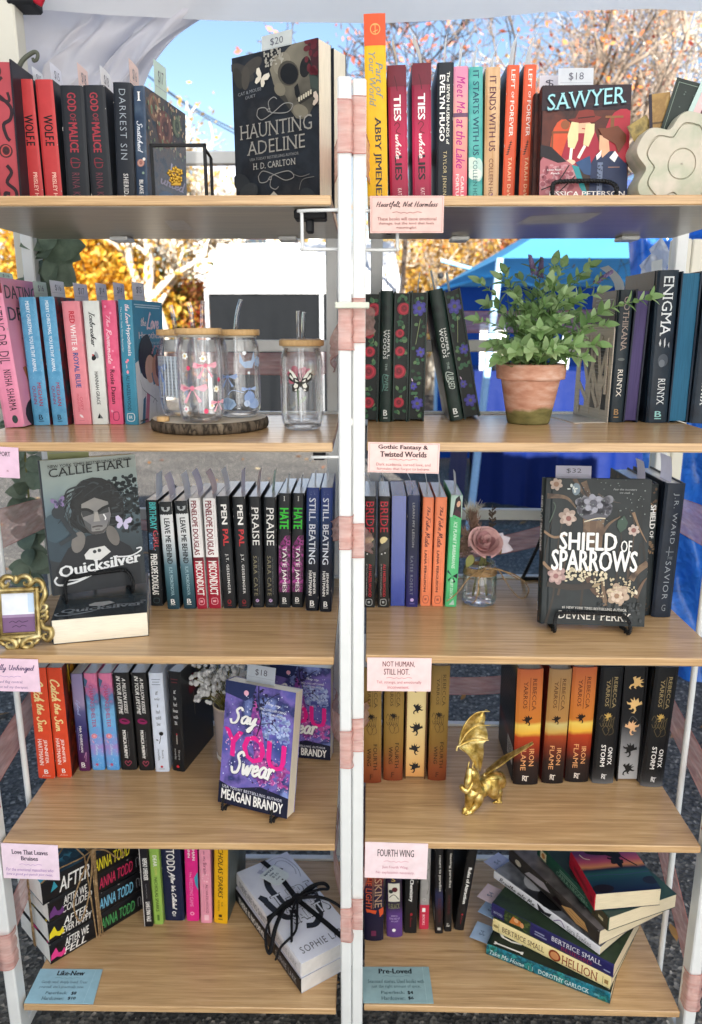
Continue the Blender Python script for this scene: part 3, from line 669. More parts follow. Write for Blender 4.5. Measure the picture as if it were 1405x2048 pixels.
# curtain: gathered at the left leg, open edge sweeping down from the valance
edge = [PY(x, y, 1.70) for x, y in ((470, -60), (446, 18), (412, 48), (352, 92), (306, 135), (280, 165), (250, 215), (200, 300), (140, 420), (110, 560), (104, 700))]
left = [PY(x, y, 1.69) for x, y in ((-60, -60), (-60, 20), (-60, 60), (-55, 100), (-50, 140), (-45, 170), (-40, 220), (-20, 300), (20, 420), (60, 560), (70, 700))]
E1 = smooth_path(edge, 6); L1_ = smooth_path(left, 6); rows = []
for i in range(len(E1)):
    t = i/(len(E1)-1); row = []
    for j in range(61):
        s = j/60
        p = L1_[i].lerp(E1[i], s)
        amp = .012+.02*t
        dy = amp*(math.sin(s*19+t*2.2)*.6+.45*math.sin(s*41-t*5+1)+.25*math.sin(s*83+t*9))
        dy += .02*math.sin(s*7-t*9)+.010*math.sin((s*1.3+t)*23)*math.sin(s*3.1)
        row.append(p+Vector((0, dy*1.0, .01*math.sin(s*25+t*6))))
    rows.append(row)
mb = MB(); mb.grid(rows, CURT); tpart(mb, 'curtain')
mb = MB(); hk = [PY(x, y, 1.45) for x, y in ((36, 140), (45, 122), (58, 110), (70, 104), (76, 109), (74, 119), (68, 122), (66, 116))]
mb.tube(smooth_path(hk, 5), [.0045-.002*i/35 for i in range(36)], ink('5d5f52', .5), 8)
tag(mb.build('scroll_hook'), 'grey green scroll hook fixed beside the white tent leg', 'hook')
# ------------------------------------------------------------------ what stands behind
WROOF = fabric('white_roof_vinyl', 'f8f8f8', .25, k=1.0); BWALL = fabric('black_wall_cloth', '15181c', .02, .8, k=.7)
def market_tent():
    Y = 9.6
    a = PY(414, 578, Y); b = PY(806, 578, Y); c = PY(436, 489, Y+2.2); d = PY(788, 482, Y+2.2)
    root = thing('market_tent', 'white roofed market tent with black side walls across the road', 'tent', TR(a.x, Y, 0))
    I = TR(-a.x, -Y, 0)
    mb = MB(); n = 12; dep = 4.4
    def gridq(p, q, r, s, sag):
        rows = []
        for j in range(n+1):
            t = j/n; rows.append([p.lerp(r, t).lerp(q.lerp(s, t), k/n)+Vector((0, 0, -sag*math.sin(math.pi*t)+.012*math.sin(k*2.3+j*.7))) for k in range(n+1)])
        return rows
    a2, b2 = a+Vector((0, dep, 0)), b+Vector((0, dep, 0))
    mb.grid(gridq(a, b, c, d, .05), WROOF); mb.grid(gridq(a2, b2, c, d, .05), WROOF)
    mb.grid(gridq(a, a2, c, c, .05), WROOF); mb.grid(gridq(b, b2, d, d, .05), WROOF)
    mb.build('roof', root, I)
    mb = MB(); fr = [];
    for j, z in enumerate((a.z+.01, a.z-.03, a.z-.055)):
        fr.append([(a.x+(b.x-a.x)*k/30, Y-.02-.006*math.sin(k*1.1)*j, z) for k in range(31)])
    mb.grid(fr, WROOF); mb.build('valance', root, I)
    mb = MB(); rows = []
    for j in range(13):
        t = j/12; rows.append([(a.x+.02+(b.x-a.x-.04)*k/48, Y+.01+.03*t*math.sin(k*.55)+.02*math.sin(k*1.7+t*3)*t, (a.z-.03)*(1-t)+.04*t) for k in range(49)])
    mb.grid(rows, BWALL); mb.build('front_wall', root, I)
    for x in (a.x+.03, b.x-.03):
        mb = MB(); mb.grid([[(x, Y+.03+dep*k/10, z) for k in range(11)] for z in (.04, a.z-.03)], BWALL); mb.build('side_wall', root, I)
    for x in (a.x, a.x+(b.x-a.x)*.585, b.x):
        mb = MB(); mb.bbox(x-.022, x+.022, Y-.06, Y-.016, 0, a.z, ink('b9bcc0', .35), .004); mb.build('leg', root, I)
    mb = MB(); mb.bbox(a.x, b.x, Y-.10, Y-.065, .08, .16, ink('c9c8c2'), .004); mb.build('base_rail', root, I)
market_tent()
BLUE = fabric('blue_tarpaulin', '1a54b0', .15, .4, k=.7); BLUEL = fabric('light_blue_canopy', '66b4e6', .55, .6, k=.95); BLUED = fabric('deep_blue_cloth', '0e3490', .05, .6, k=.35)
BLUES = fabric('shiny_blue_sheet', '3a86ea', .35, .18, k=.95, gl=1)
def blue_tent():
    Y = 4.3
    e = PY(1000, 524, Y); root = thing('blue_canopy_tent', 'blue canopy tent with light blue roof next to the right shelves', 'tent', TR(e.x, Y, 0)); I = TR(-e.x, -Y, 0)
    xr = e.x+2.9; zE = e.z+.02; yb = Y+2.9
    ap = Vector((e.x+1.45, Y+1.45, zE+.85)); cs = [Vector((e.x, Y, zE)), Vector((xr, Y, zE)), Vector((xr, yb, zE)), Vector((e.x, yb, zE))]
    mb = MB()
    for i in range(4):
        a, b = cs[i], cs[(i+1) % 4]
        mb.grid([[a.lerp(ap, j/6).lerp(b.lerp(ap, j/6), k/6) for k in range(7)] for j in range(7)], BLUEL)
    mb.build('roof', root, I)
    mb = MB(); mb.grid([[(e.x+(xr-e.x)*k/30, yb-.02+.03*math.sin(k*.9)*j/6, zE-(zE-.05)*j/6) for k in range(31)] for j in range(7)], BLUE); mb.build('back_wall', root, I)
    mb = MB(); mb.grid([[(xr-.02+.02*math.sin(k*.9), Y+(yb-Y)*k/20, zE-(zE-.3)*j/6) for k in range(21)] for j in range(7)], BLUE); mb.build('side_wall', root, I)
    for x, y in ((e.x, Y), (e.x, yb), (xr, yb)):
        q = x-.12 if (y == Y) else x
        mb = MB(); mb.tube([(q, y, 0), (x, y, zE)], .022, ink('9dc3e6', .35), 8); mb.build('leg', root, I)
    mb = MB(); P = ink('8fd0f2', .4)
    for j in range(3):
        xa, xb = e.x+j*(xr-e.x)/3, e.x+(j+1)*(xr-e.x)/3
        mb.tube([(xa, yb-.1, zE-.03), (xb, yb-.1, zE+.22)], .016, P, 8); mb.tube([(xa, yb-.1, zE+.22), (xb, yb-.1, zE-.03)], .016, P, 8)
    for j in range(4): mb.ball((e.x+j*(xr-e.x)/3, yb-.1, zE+.09), .03, BLKP, 6)
    mb.build('truss', root, I)
blue_tent()
def blue_sheet():
    # crumpled shiny sheet hung as a wind break beside the right shelf unit
    rows = []; pA = PZ(1312, 1338, .02); pB = PZ(1700, 1420, .02); top = 1.75
    rg = random.Random(8); ph = [rg.uniform(0, 6.28) for _ in range(8)]
    for j in range(41):
        t = j/40; row = []
        for k in range(61):
            s = k/60; p = pA.lerp(pB, s)+Vector((-.18*t, .25*t, 0))
            d = .03*math.sin(s*14+ph[0]+t*3)+.02*math.sin(s*31+t*11+ph[1])+.018*math.sin(t*23+s*17+ph[2])+.012*math.sin(s*47-t*35+ph[3])*math.sin(t*19+ph[4])
            row.append(p+Vector((d*.3, d, t*top)))
        rows.append(row)
    mb = MB(); mb.grid(rows, BLUES)
    o = mb.build('blue_sheet'); tag(o, 'crumpled shiny blue sheet hanging behind the right shelf unit', 'tarpaulin')
    # clear plastic bag hung above it
    mb = MB(); a, b, c, d = [PY(x, y, 1.9) for x, y in ((1330, 455), (1278, 540), (1285, 640), (1345, 610))]
    pl = fabric('clear_plastic', 'e8ecff', .5, .15, k=1.0, gl=.6)
    mb.grid([[a.lerp(d, s/8).lerp(b.lerp(c, s/8), t/8)+Vector((0, .02*math.sin(s*1.7+t*2.1), 0)) for s in range(9)] for t in range(9)], pl)
    tag(mb.build('plastic_sheet'), 'pale folded plastic sheet hanging by the right tent pole', 'plastic')
blue_sheet()
# neighbour tent pole on the right, with its slotted inner tube
mb = MB(); p = PY(1355, 560, 1.75); q0 = p.x
root = thing('tent_pole', 'beige square tent pole with a slotted track behind the right shelves', 'pole', TR(q0, 1.75, 0))
mb.bbox(-.018, .018, -.018, .018, 0, 1.46, LEGM, .003); mb.box(-.003, .003, -.0195, -.0181, .9, 1.43, ink('6d6a66')); mb.build('tube', root)
mb = MB(); mb.bbox(.022, .05, -.012, .016, 0, 1.46, LEGM, .003); mb.build('inner_tube', root)
# table with its floor-length blue cloth under the blue tent
Yt = 4.9
ta = PY(952, 742, Yt); tb = PY(1240, 742, Yt); fl = PZ(952, 1003, .0)
root = thing('cloth_table', 'table under the blue tent covered by a deep blue cloth', 'table', TR(ta.x, Yt, 0)); I = TR(-ta.x, -Yt, 0)
mb = MB(); zt_ = ta.z
mb.bbox(ta.x, tb.x+.6, Yt, Yt+.75, zt_-.03, zt_-.006, ink('d8d8d8'), .004); mb.build('tabletop', root, I)
mb = MB(); rows = []
for j in range(10):
    t = j/9; rows.append([(ta.x-.01+(tb.x+.62-ta.x)*k/40, Yt-.012-.05*t+.035*t*math.sin(k*.8)+.02*t*math.sin(k*2.1), zt_-(zt_-.12-.03*math.sin(k*.35))*t) for k in range(41)])
mb.grid(rows, BLUED); mb.grid([[(ta.x-.01+(tb.x+.62-ta.x)*k/10, Yt-.012+.8*j/4, zt_) for k in range(11)] for j in range(5)], BLUED)
mb.grid([[(ta.x-.012-.04*t/6, Yt-.012+.78*j/8, zt_-(zt_-.12)*t/6) for j in range(9)] for t in range(7)], BLUED)
mb.build('cloth', root, I)
for x, y in ((ta.x+.1, Yt+.1), (tb.x+.5, Yt+.1), (ta.x+.1, Yt+.65), (tb.x+.5, Yt+.65)):
    mb = MB(); mb.tube([(x, y, 0), (x, y, zt_-.03)], .015, ink('777777'), 8); mb.build('leg', root, I)
# on that table: a social media card, a tumbler, a bottle
p = PY(985, 742, Yt+.1); S = .075
root = thing('sign_card', 'white card with two gold outlined symbols on the blue table', 'sign', TR(p.x, p.y, zt_) @ RX(-.15))
mb = MB(); mb.bbox(-.085, .085, -.004, .004, 0, .30, ink('e6ebf2'), .001)
Face(mb, (-.085, -.004, .30), (1, 0, 0), (0, 0, -1), .17, .30).draw([('L', [(.2, .12), (.8, .12), (.8, .44), (.2, .44), (.2, .12)], .008, 'a88a3c'), ('T', 'f', .42, .16, .62, .42, 'a88a3c', 'b'), ('L', [(.2, .56), (.8, .56), (.8, .88), (.2, .88), (.2, .56)], .008, 'a88a3c'), ('E', .5, .72, .15, .15, 'a88a3c'), ('E', .5, .72, .1, .1, 'e6ebf2')])
mb.build('card', root)
p = PY(991, 742, Yt-.02+.06)
root = thing('tumbler', 'black tumbler with white lettering on the blue table', 'cup', TR(p.x, Yt+.06, zt_))
mb = MB(); mb.lathe([(0, 0), (.026, 0), (.028, .01), (.04, .13), (.04, .15)], BLKM, 20)
for i, (wd, tx) in enumerate(((.04, 'HIS'), (.034, 'NAME'), (.038, 'DIBS'))):
    Face(mb, (-wd/2, -.041+i*.004, .12-i*.03), (1, 0, 0), (0, 0, -1), wd, .02).draw([('R', .06+.2*q, 0, .2+.2*q, .8, 'e8e8e8') for q in range(5)])
mb.build('body', root)
mb = MB(); mb.lathe([(.041, .15), (.042, .158), (.03, .17), (0, .17)], BLKP, 20); mb.build('lid', root)
GL = None
def glassmat(name='clear_glass', tint=(1, 1, 1)):
    if name not in MC:
        m, t, b = new_mat(name); t.nodes.remove(b)
        gl = t.nodes.new('ShaderNodeBsdfGlass'); gl.inputs['IOR'].default_value = 1.45; gl.inputs['Roughness'].default_value = .0; gl.inputs[0].default_value = (*tint, 1)
        t.links.new(gl.outputs[0], t.nodes['Material Output'].inputs[0]); MC[name] = m
    return MC[name]
p = PY(1133, 742, Yt)
root = thing('bottle', 'clear glass bottle with a pale label on the blue table', 'bottle', TR(p.x, Yt+.1, zt_))
mb = MB(); mb.lathe([(0, .002), (.036, .002), (.04, .01), (.04, .13), (.03, .155), (.014, .175), (.013, .225)], ink('c9d6de', .1), 20); mb.build('glass_body', root)
mb = MB(); mb.lathe([(.0405, .035), (.0405, .105)], ink('e9ecec'), 20); Face(mb, (-.03, -.0415, .10), (1, 0, 0), (0, 0, -1), .06, .06).draw([('L', [(.1, .4), (.3, .15), (.45, .4), (.6, .15), (.9, .35)], .003, '2c3440'), ('R', .2, .6, .8, .68, '66707a')]); mb.build('paper_label', root)
mb = MB(); mb.lathe([(.0145, .225), (.0145, .26), (0, .26)], BLKP, 16); mb.build('cap', root)
# far houses
def house(x0, y0, x1, Y, label, wall, roof, D=7, hz=None, rise=.28):
    a = PY(x0, y0, Y); b = PY(x1, y0, Y); root = thing('house', label, 'house', TR(a.x, Y, 0), None); I = TR(-a.x, -Y, 0)
    mb = MB(); mb.box(a.x, b.x, Y, Y+D, 0, a.z, wall); wl = mb.build('wall', root, I)
    mb = MB(); zr = a.z+D*rise; e = .35
    mb.add([(a.x-e, Y-e, a.z-.1), (b.x+e, Y-e, a.z-.1), (b.x+e, Y+D/2, zr), (a.x-e, Y+D/2, zr), (b.x+e, Y+D+e, a.z-.1), (a.x-e, Y+D+e, a.z-.1)], [(0, 1, 2, 3), (3, 2, 4, 5), (0, 3, 5), (1, 4, 2)], roof); mb.build('roof', root, I)
    for i in range(3):
        xm = a.x+(b.x-a.x)*(i+.5)/3; mb = MB(); mb.bbox(xm-.45, xm+.45, Y-.05, Y+.02, max(.8, a.z-1.9), a.z-.6, ink('39434c', .15), .01); mb.build('window', wl)
RROOF = mott(['8c4a3a', 'b06a54', '9c5644'], 6, (1, 8, 1), .7); house(880, 600, 1500, 19, 'orange walled house with a red roof behind the blue tent', mott(['e0a878', 'ecc092'], 3, rough=.8), RROOF)
house(380, 402, 640, 34, 'distant grey roofed house seen under the top left shelf', mott(['d9d9d4', 'c6c7c4'], 3, rough=.8), mott(['8f939b', 'a9acb2'], 6, rough=.7), 9)
# overhead cable
mb = MB(); a = PY(270, 130, 17); b = PY(520, 282, 13)
for dz in (0, .07): mb.tube([a.lerp(b, t/12)+Vector((0, 0, -dz*t/12-.12*math.sin(math.pi*t/12))) for t in range(13)], .011, BLKP, 5, False)
c = PY(250, 480, 17); d = PY(450, 570, 13); mb.tube([c.lerp(d, t/8) for t in range(9)], .010, BLKP, 5, False)
tag(mb.build('overhead_cable'), 'thin dark overhead cable crossing the sky on the left', 'cable')
# ------------------------------------------------------------------ trees
def bark(name, a, b):
    return mott([a, b], 6, (1, 1, .3), .85, 5)
def grow(rg, p, d, L, r, depth, segs, tips, spread, up, kids, mb, mat, minr, nseg=4):
    pts = [p.copy()]; rad = [r]; q = p.copy(); dd = d.copy()
    for i in range(nseg):
        dd = (dd+Vector((rg.gauss(0, .24), rg.gauss(0, .24), rg.gauss(0, .2)+up*.06))).normalized()
        q = q+dd*L/nseg; pts.append(q.copy()); rad.append(max(minr, r*(1-.55*(i+1)/nseg)))
    mb.tube(pts, rad, mat, 5 if r > .02 else 3, False)
    if depth <= 0:
        tips.append((q, dd)); tips.append((pts[-2], dd)); return
    for i in range(kids[depth] if isinstance(kids, (list, tuple)) else kids):
        t = rg.uniform(.3, 1); j = min(nseg-1, int(t*nseg)); b = pts[j].lerp(pts[j+1], t*nseg-j)
        ax = Vector((rg.gauss(0, 1), rg.gauss(0, 1), rg.gauss(0, .7)+up)).normalized()
        nd = (dd*(1.05-spread)+ax*spread+Vector((0, 0, .1))).normalized()
        grow(rg, b, nd, L*rg.uniform(.5, .8), max(minr, rad[j]*rg.uniform(.45, .7)), depth-1, segs, tips, spread, up, kids, mb, mat, minr, nseg)
    tips.append((q, dd))
def tree(label, base, H, r, lean, seed, leafm, nleaf, lsize, depth=4, kids=4, spread=.6, up=.5, barkm=None, trunk=.3, clump=.25, L0=None, name='tree', minr=.004, group='trees beyond the stalls', boughs=6):
    rg = random.Random(seed); root = thing(name, label, 'tree', TR(*base), group); I = TR(-base[0], -base[1], -base[2])
    base = Vector(base); tb = MB(); tips = []; d0 = Vector((lean, 0, 1)).normalized()
    pts = [base+d0*H*trunk*i/5+Vector((rg.gauss(0, .02), rg.gauss(0, .02), 0))*i for i in range(6)]
    tb.tube(pts, [r*(1.25 if i == 0 else 1-.07*i) for i in range(6)], barkm, 10)
    for i in range(boughs):
        a = 6.283*i/boughs+rg.uniform(-.4, .4); d = (d0*.7+Vector((math.cos(a), math.sin(a), rg.uniform(-.1, .5)))*rg.uniform(.5, .9)).normalized()
        grow(rg, pts[-1]-d0*rg.uniform(0, H*.08), d, (L0 or H*.3)*rg.uniform(.8, 1.1), r*.5, depth-1, 4, tips, spread, up, kids, tb, barkm, minr)
    grow(rg, pts[-1], d0, (L0 or H*.3), r*.7, depth-1, 4, tips, spread, up, kids, tb, barkm, minr)
    tb.build('trunk', root, I)
    if nleaf:
        V = []; Fc = []
        for i in range(nleaf):
            p, d = tips[rg.randrange(len(tips))]
            c = p+Vector((rg.gauss(0, clump), rg.gauss(0, clump), rg.gauss(0, clump*.8)))
            a = Vector((rg.gauss(0, 1), rg.gauss(0, 1), rg.gauss(0, 1))).normalized(); b = a.cross(Vector((rg.gauss(0, 1), rg.gauss(0, 1), rg.gauss(0, 1)))).normalized()
            s = lsize*rg.uniform(.5, 1.3); k = len(V)
            V += [c-a*s, c+b*s*.5+a*s*.1, c+a*s, c-b*s*.5+a*s*.1]; Fc.append((k, k+1, k+2, k+3))
        mb = MB(); mb.add(V, Fc, leafm); mb.build('crown', root, I)
    return root
BK1 = bark('b1', '6a5c50', 'a09080'); BK2 = bark('b2', 'b8ac9c', 'e2dacc'); BK3 = bark('b3', '3a302a', '5d5046')
YEL = leafmat('yellow_leaves', ['d89c28', 'f0c840', 'f6dc70', 'b87820', 'e8ac30'], .6)
ORA = leafmat('orange_leaves', ['c85a1e', 'e88a3a', 'e8a868', 'b0402a', 'f0b890'], .5)
PNK = leafmat('pale_red_leaves', ['d86a50', 'e89a80', 'e0683a', 'f0b8a0', 'c04a3a'], .5)
GRN = leafmat('green_leaves', ['3c5a24', '5c7a34', '8a9a4a', '2e4820'], .4)
GOLD = leafmat('gold_leaves', ['d0a040', 'e8c060', 'b88a34', 'c89a50', '9a9040'], .5)
def at(px, py, Y): p = PY(px, py, Y); return (p.x, Y, 0)
tree('bare limbed tree with sparse orange leaves above the right shelves', at(1180, 600, 8.2), 7.0, .15, -.05, 11, ORA, 2600, .03, 6, [0, 3, 4, 3, 3, 4], .6, .35, BK1, .27, .12, 1.9, minr=.003, boughs=7)
tree('pale twiggy tree with a few olive leaves at the upper right', at(1430, 600, 9.5), 8.0, .17, -.02, 23, leafmat('olive_leaves', ['a89a5a', 'c8b878', 'e0d4a8', '8a8a50'], .4), 2600, .03, 6, [0, 3, 4, 3, 4, 4], .6, .3, BK2, .24, .14, 2.0, minr=.0034, boughs=7)
tree('slender tree with pinkish red leaves against the blue sky', at(800, 600, 9.2), 6.6, .04, -.02, 5, PNK, 900, .04, 5, [0, 3, 3, 3, 3], .6, .4, BK3, .45, .10, 1.3, minr=.005)
tree('full golden yellow tree behind the left shelves', at(150, 600, 15), 5.2, .16, 0, 31, YEL, 22000, .065, 4, [0, 4, 4, 4], .6, .2, BK3, .22, .42, 1.5, minr=.01, boughs=8)
tree('small green leaved tree beside the golden tree', at(268, 600, 16.5), 3.9, .12, 0, 32, GRN, 9000, .07, 4, [0, 4, 4, 4], .6, .2, BK3, .2, .3, 1.0, minr=.01)
tree('white barked tree with thin gold foliage left of the market tent', at(318, 600, 14), 6.5, .16, .02, 33, GOLD, 5200, .05, 5, [0, 4, 4, 4, 4], .5, .6, BK2, .3, .3, 1.7, minr=.012)
tree('orange red tree just left of the market tent', at(395, 600, 17), 3.6, .12, 0, 34, ORA, 12000, .065, 4, [0, 4, 4, 4], .6, .2, BK3, .2, .32, 1.0, minr=.01)
tree('golden tree with pale branches between the market tent and the red roof', at(868, 600, 15), 5.0, .15, 0, 35, GOLD, 11000, .06, 5, [0, 4, 4, 3, 4], .6, .25, BK2, .24, .34, 1.35, minr=.01, boughs=8)
tree('russet tree showing beside the blue canopy roof', at(985, 600, 17), 5.6, .15, 0, 36, ORA, 6500, .06, 5, [0, 4, 4, 3, 4], .6, .3, BK1, .26, .36, 1.5, minr=.01)
tree('tall bare tree far behind the white roofed tent', at(560, 600, 24), 5.5, .14, 0, 37, GOLD, 3500, .07, 4, [0, 4, 4, 4], .6, .3, BK2, .3, .35, 1.4, minr=.012)
# a far small conifer
p = PY(379, 402, 26); root = thing('conifer', 'small dark conifer seen far off through the top left gap', 'tree', TR(p.x, 26, 0), 'trees beyond the stalls'); I = TR(-p.x, -26, 0)
mb = MB(); mb.tube([(p.x, 26, 0), (p.x, 26, p.z+.75)], [.1, .02], BK3, 6); mb.build('trunk', root, I)
rg = random.Random(4); V = []; Fc = []
for i in range(1500):
    t = rg.random()**.7; z = p.z-1.2+1.95*(1-t)+.0; rr = .42*t*rg.random()**.5; a = rg.uniform(0, 6.28); c = Vector((p.x+rr*math.cos(a), 26+rr*math.sin(a), z+1.95*0)); k = len(V); d = Vector((math.cos(a), math.sin(a), -.4))*.11; b = Vector((-math.sin(a), math.cos(a), 0))*.03
    V += [c-b, c+d, c+b]; Fc.append((k, k+1, k+2))
mb = MB(); mb.add(V, Fc, leafmat('conifer_needles', ['22361f', '34502a', '1c2c1c'], .1)); mb.build('crown', root, I)
# ================================================================== books
WH, BK, CR = 'f2f0ec', '1c1f24', 'efe3c8'
BL = ink('1d2024', .38); BLS = ink('23262c', .5)
VT = .155      # how far behind the front edge the books of the top shelves stand
def pub(y=.93, c=WH, x=.5): return [('T', 'B', x-.17, y-.022, x+.17, y+.022, c, 'sb'), ('R', x-.2, y+.03, x+.2, y+.034, c)]
def box_logo(y, c, x=.5): return [('L', [(x-.28, y-.03), (x+.28, y-.03), (x+.28, y+.03), (x-.28, y+.03), (x-.28, y-.03)], .0012, c), ('R', x-.12, y-.012, x+.12, y+.012, c)]
# ---------------------------------------------------------------- top shelf, left
RED = ink('bb3c3e', .4)  # red muted to carry the backlight haze over this shelf
snake = [('L', [(.55, .10), (.2, .16), (.35, .24), (.8, .26), (.75, .2)], .004, '3a2528'), ('L', [(.3, .22), (.85, .3), (.8, .38), (.45, .42), (.55, .5), (.7, .53)], .005, '33232a'),
         ('Q', .45, .60, .34, '4a2a2e', 'b24a4a', '3a2428'), ('Q', .25, .06, .3, '4a2a2e', 'b24a4a', '3a2428'),
         ('L', [(.45, .70), (.65, .75), (.4, .82), (.8, .88), (.75, .97), (.35, .97), (.25, .9), (.5, .9)], .005, '33232a')]
spine_book('snake', UL, 0, -3, 45, 400, -27, 119, 'tall hardback with red page edges stamped with black snakes and roses', '23222b', v=VT-.03, w=.15, edge=True, hard=True, pages=ink('b04a52', .6), decor={'fore': snake})
wolf = {'spine': [('T', 'WOLF.E', .3, .26, .82, .49, '1a1214', 'vB'), ('T', 'PRISLEY HOPE', .52, .69, .76, .955, 'f0c8b8', 'vb')]}
spine_book('wolf1', UL, 0, 55.5, 89, 400, 31, 159, 'left copy of the red paperback with heavy black title', RED, front=BL, v=VT, decor=wolf, group='red books on the top left shelf')
spine_book('wolf2', UL, 0, 92, 126.6, 400, 70, 159.5, 'right copy of the red paperback with heavy black title', RED, front=BL, v=VT, decor=wolf, group='red books on the top left shelf')
gom = {'spine': [('T', 'GOD', .28, .055, .66, .2, '9c3440', 'vB'), ('T', 'OF', .36, .215, .62, .275, '8a303c', 'vb'), ('T', 'MALICE', .28, .285, .66, .52, '9c3440', 'vB'), ('L', [(.25, .60), (.7, .60)], .0012, '7e2a36'), ('L', [(.3, .62), (.3, .57), (.5, .565), (.66, .58)], .0012, '7e2a36'), ('L', [(.3, .58), (.35, .635), (.6, .635), (.66, .61)], .0012, '7e2a36'), ('T', 'RINA KENT', .3, .68, .62, .97, '6e3a46', 'vw')]}  # title inks dimmed: backlight haze put into the print colour
spine_book('gom1', UL, 0, 135, 181, 400, 120, 172, 'left copy of the black paperback with red block title', BLS, v=VT, decor=gom, group='black books with red title')
spine_book('gom2', UL, 0, 184, 226.7, 400, 166, 171, 'right copy of the black paperback with red block title', BLS, v=VT, decor=gom, group='black books with red title')
spine_book('dsin', UL, 0, 235, 271, 400, 226, 166, 'dark navy paperback with thin widely spaced white title', '1d222b', v=VT, decor={'spine': [('T', 'DARKEST SIN', .32, .05, .68, .585, '9aa2aa', 'vtw'), ('T', 'SHERIDAN ANNE', .42, .695, .68, 1.08, 'e6e6e4', 'vsw')]})  # white title greyed by the haze painted into its ink
FLOR = mott(['1f2630', '2f3a44', '5a4a42', '39424a', '6a5648'], 55, (1, 1, 1), .4, 5)
spine_book('snat', UL, 0, 272, 297, 400, 264.5, 172, 'dusky blue paperback with a floral cover beside the clear bookend', mott(['2a3a50', '3a4a60', '4a5a6c'], 40), front=FLOR, v=VT, yaw=-10, w=.15,
           decor={'spine': [('T', 'I', .36, .045, .64, .115, WH, 's'), ('T', 'Snatched', .25, .27, .75, .52, 'dfe3ea', 'vk'), ('Q', .5, .6, .32, 'a87a70', 'c89a8c', '8a5a54'), ('E', .8, .57, .12, .12, 'e8e0d8'), ('E', .7, .68, .1, .1, '8aa08a'), ('T', 'BLAKE BLESSING', .34, .735, .68, 1.03, WH, 'vb')],
                  'front': [('Q', .2, .12, .14, '7a5a48', '9a7458', '5a4238'), ('Q', .45, .25, .2, '6a4238', '8a5a4a', '4a3028'), ('Q', .75, .16, .12, '5a6048', '7a8060', '3a4030'), ('X', .05, .02, .95, .4, 40, .02, 'c8a888', 3), ('X', .05, .02, .95, .45, 40, .022, '7a8a6a', 5), ('T', 'H', .5, .5, .72, .68, 'c4b8c8', 'k'), ('T', 'unted', .3, .62, .95, .72, 'a89aac', 'k'), ('E', .5, .88, .3, .14, '34506a')]})
# ---------------------------------------------------------------- top shelf, right
P_ = [('R', 0, 0, 1, .155, 'd9562e'), ('E', .52, .075, .24, .24, 'f0a860'), ('E', .52, .075, .2, .2, 'd9562e'), ('L', [(.4, .055), (.64, .055)], .001, 'f0a860'), ('L', [(.52, .05), (.52, .1)], .001, 'f0a860'), ('L', [(.42, .09), (.64, .08)], .001, 'f0a860'), ('T', 'Part of', .52, .235, .84, .42, '6f8d92', 'vsi'), ('T', 'Your World', .2, .185, .5, .46, '7d938c', 'vsi'), ('T', 'ABBY JIMENEZ', .34, .51, .72, 1.0-.045, '222a38', 'vsb')]
spine_book('yellow', UR, 0, 735, 777, 390, 728.5, 72, 'tall yellow hardback with an orange top band', 'e8b41e', back='dfe6f0', v=VT-.02, h=.262, w=.15, hard=True, bulge=.001, decor={'spine': P_})
tl = lambda: {'spine': [('R', 0, 0, 1, .14, '6a1f30'), ('L', [(.35, .07), (.45, .12), (.5, .17)], .001, '4a1420'), ('T', 'TIES', .3, .195, .68, .37, 'f4ecec', 'vB'), ('L', [(.3, .40), (.45, .38), (.6, .4), (.4, .44), (.65, .46)], .001, '5a1626'), ('T', 'white', .34, .46, .68, .63, 'f6dede', 'vk'), ('T', 'LIES', .3, .605, .68, .775, '2b1a22', 'vB'), ('T', 'KAT SINGLETON', .42, .83, .64, 1.03, 'e8c0c4', 'v')]}
TIES = gradz(['741d33', 'a9234a', 'b82550', '9c2044', '5c1a2a'], 0, .2)
spine_book('ties1', UR, 0, 781, 818, 390, 775, 132, 'left copy of the crimson paperback with white and black title', TIES, back='3b1220', v=VT, decor=tl(), group='crimson books')
spine_book('ties2', UR, 0, 826, 864, 390, 824, 127.5, 'right copy of the crimson paperback with white and black title', TIES, back='3b1220', v=VT, decor=tl(), group='crimson books')
spine_book('evelyn', UR, 0, 873, 906, 390, 875, 126, 'black paperback with two lines of white capitals', '1c222a', v=VT, decor={'spine': [('T', 'The SEVEN HUSBANDS of', .58, .06, .76, .535, 'f0efe6', 'vb'), ('T', 'EVELYN HUGO', .16, .08, .48, .515, WH, 'vB'), ('T', 'TAYLOR JENKINS REID', .34, .58, .62, 1.0, 'c9b98c', 'vw')]})
spine_book('lake', UR, 0, 906, 935, 390, 908, 134, 'pink and peach paperback with magenta script title', gradz(['d43f62', 'e8808a', 'e59a8c', 'e6a49a', 'd88aa8'], 0, .19), v=VT, decor={'spine': [('R', 0, .31, 1, .338, '6a4a66'), ('T', 'Meet Me', .22, .065, .8, .31, 'b32a86', 'vibw'), ('T', 'at the Lake', .2, .35, .82, .69, 'b32a86', 'vib'), ('T', 'CARLEY', .55, .745, .76, .93, WH, 'vb'), ('T', 'FORTUNE', .2, .73, .42, .945, WH, 'vb')]})
spine_book('starts', UR, 0, 938, 966, 390, 938, 135, 'teal paperback with a pale cloud and dark title', mott(['3f9a96', '5ab0aa', '47a29c'], 30), v=VT, decor={'spine': [('E', .2, .66, .5, .5, 'cfe0d4'), ('E', .7, .7, .35, .8, 'bcd8d0'), ('E', .45, .73, .5, .4, 'd8e4da'), ('T', 'IT STARTS WITH US', .3, .025, .72, .6, '1f4a60', 'vb'), ('T', 'COLLEEN HOOVER', .3, .635, .62, 1.0, '2a6a70', 'v')]})
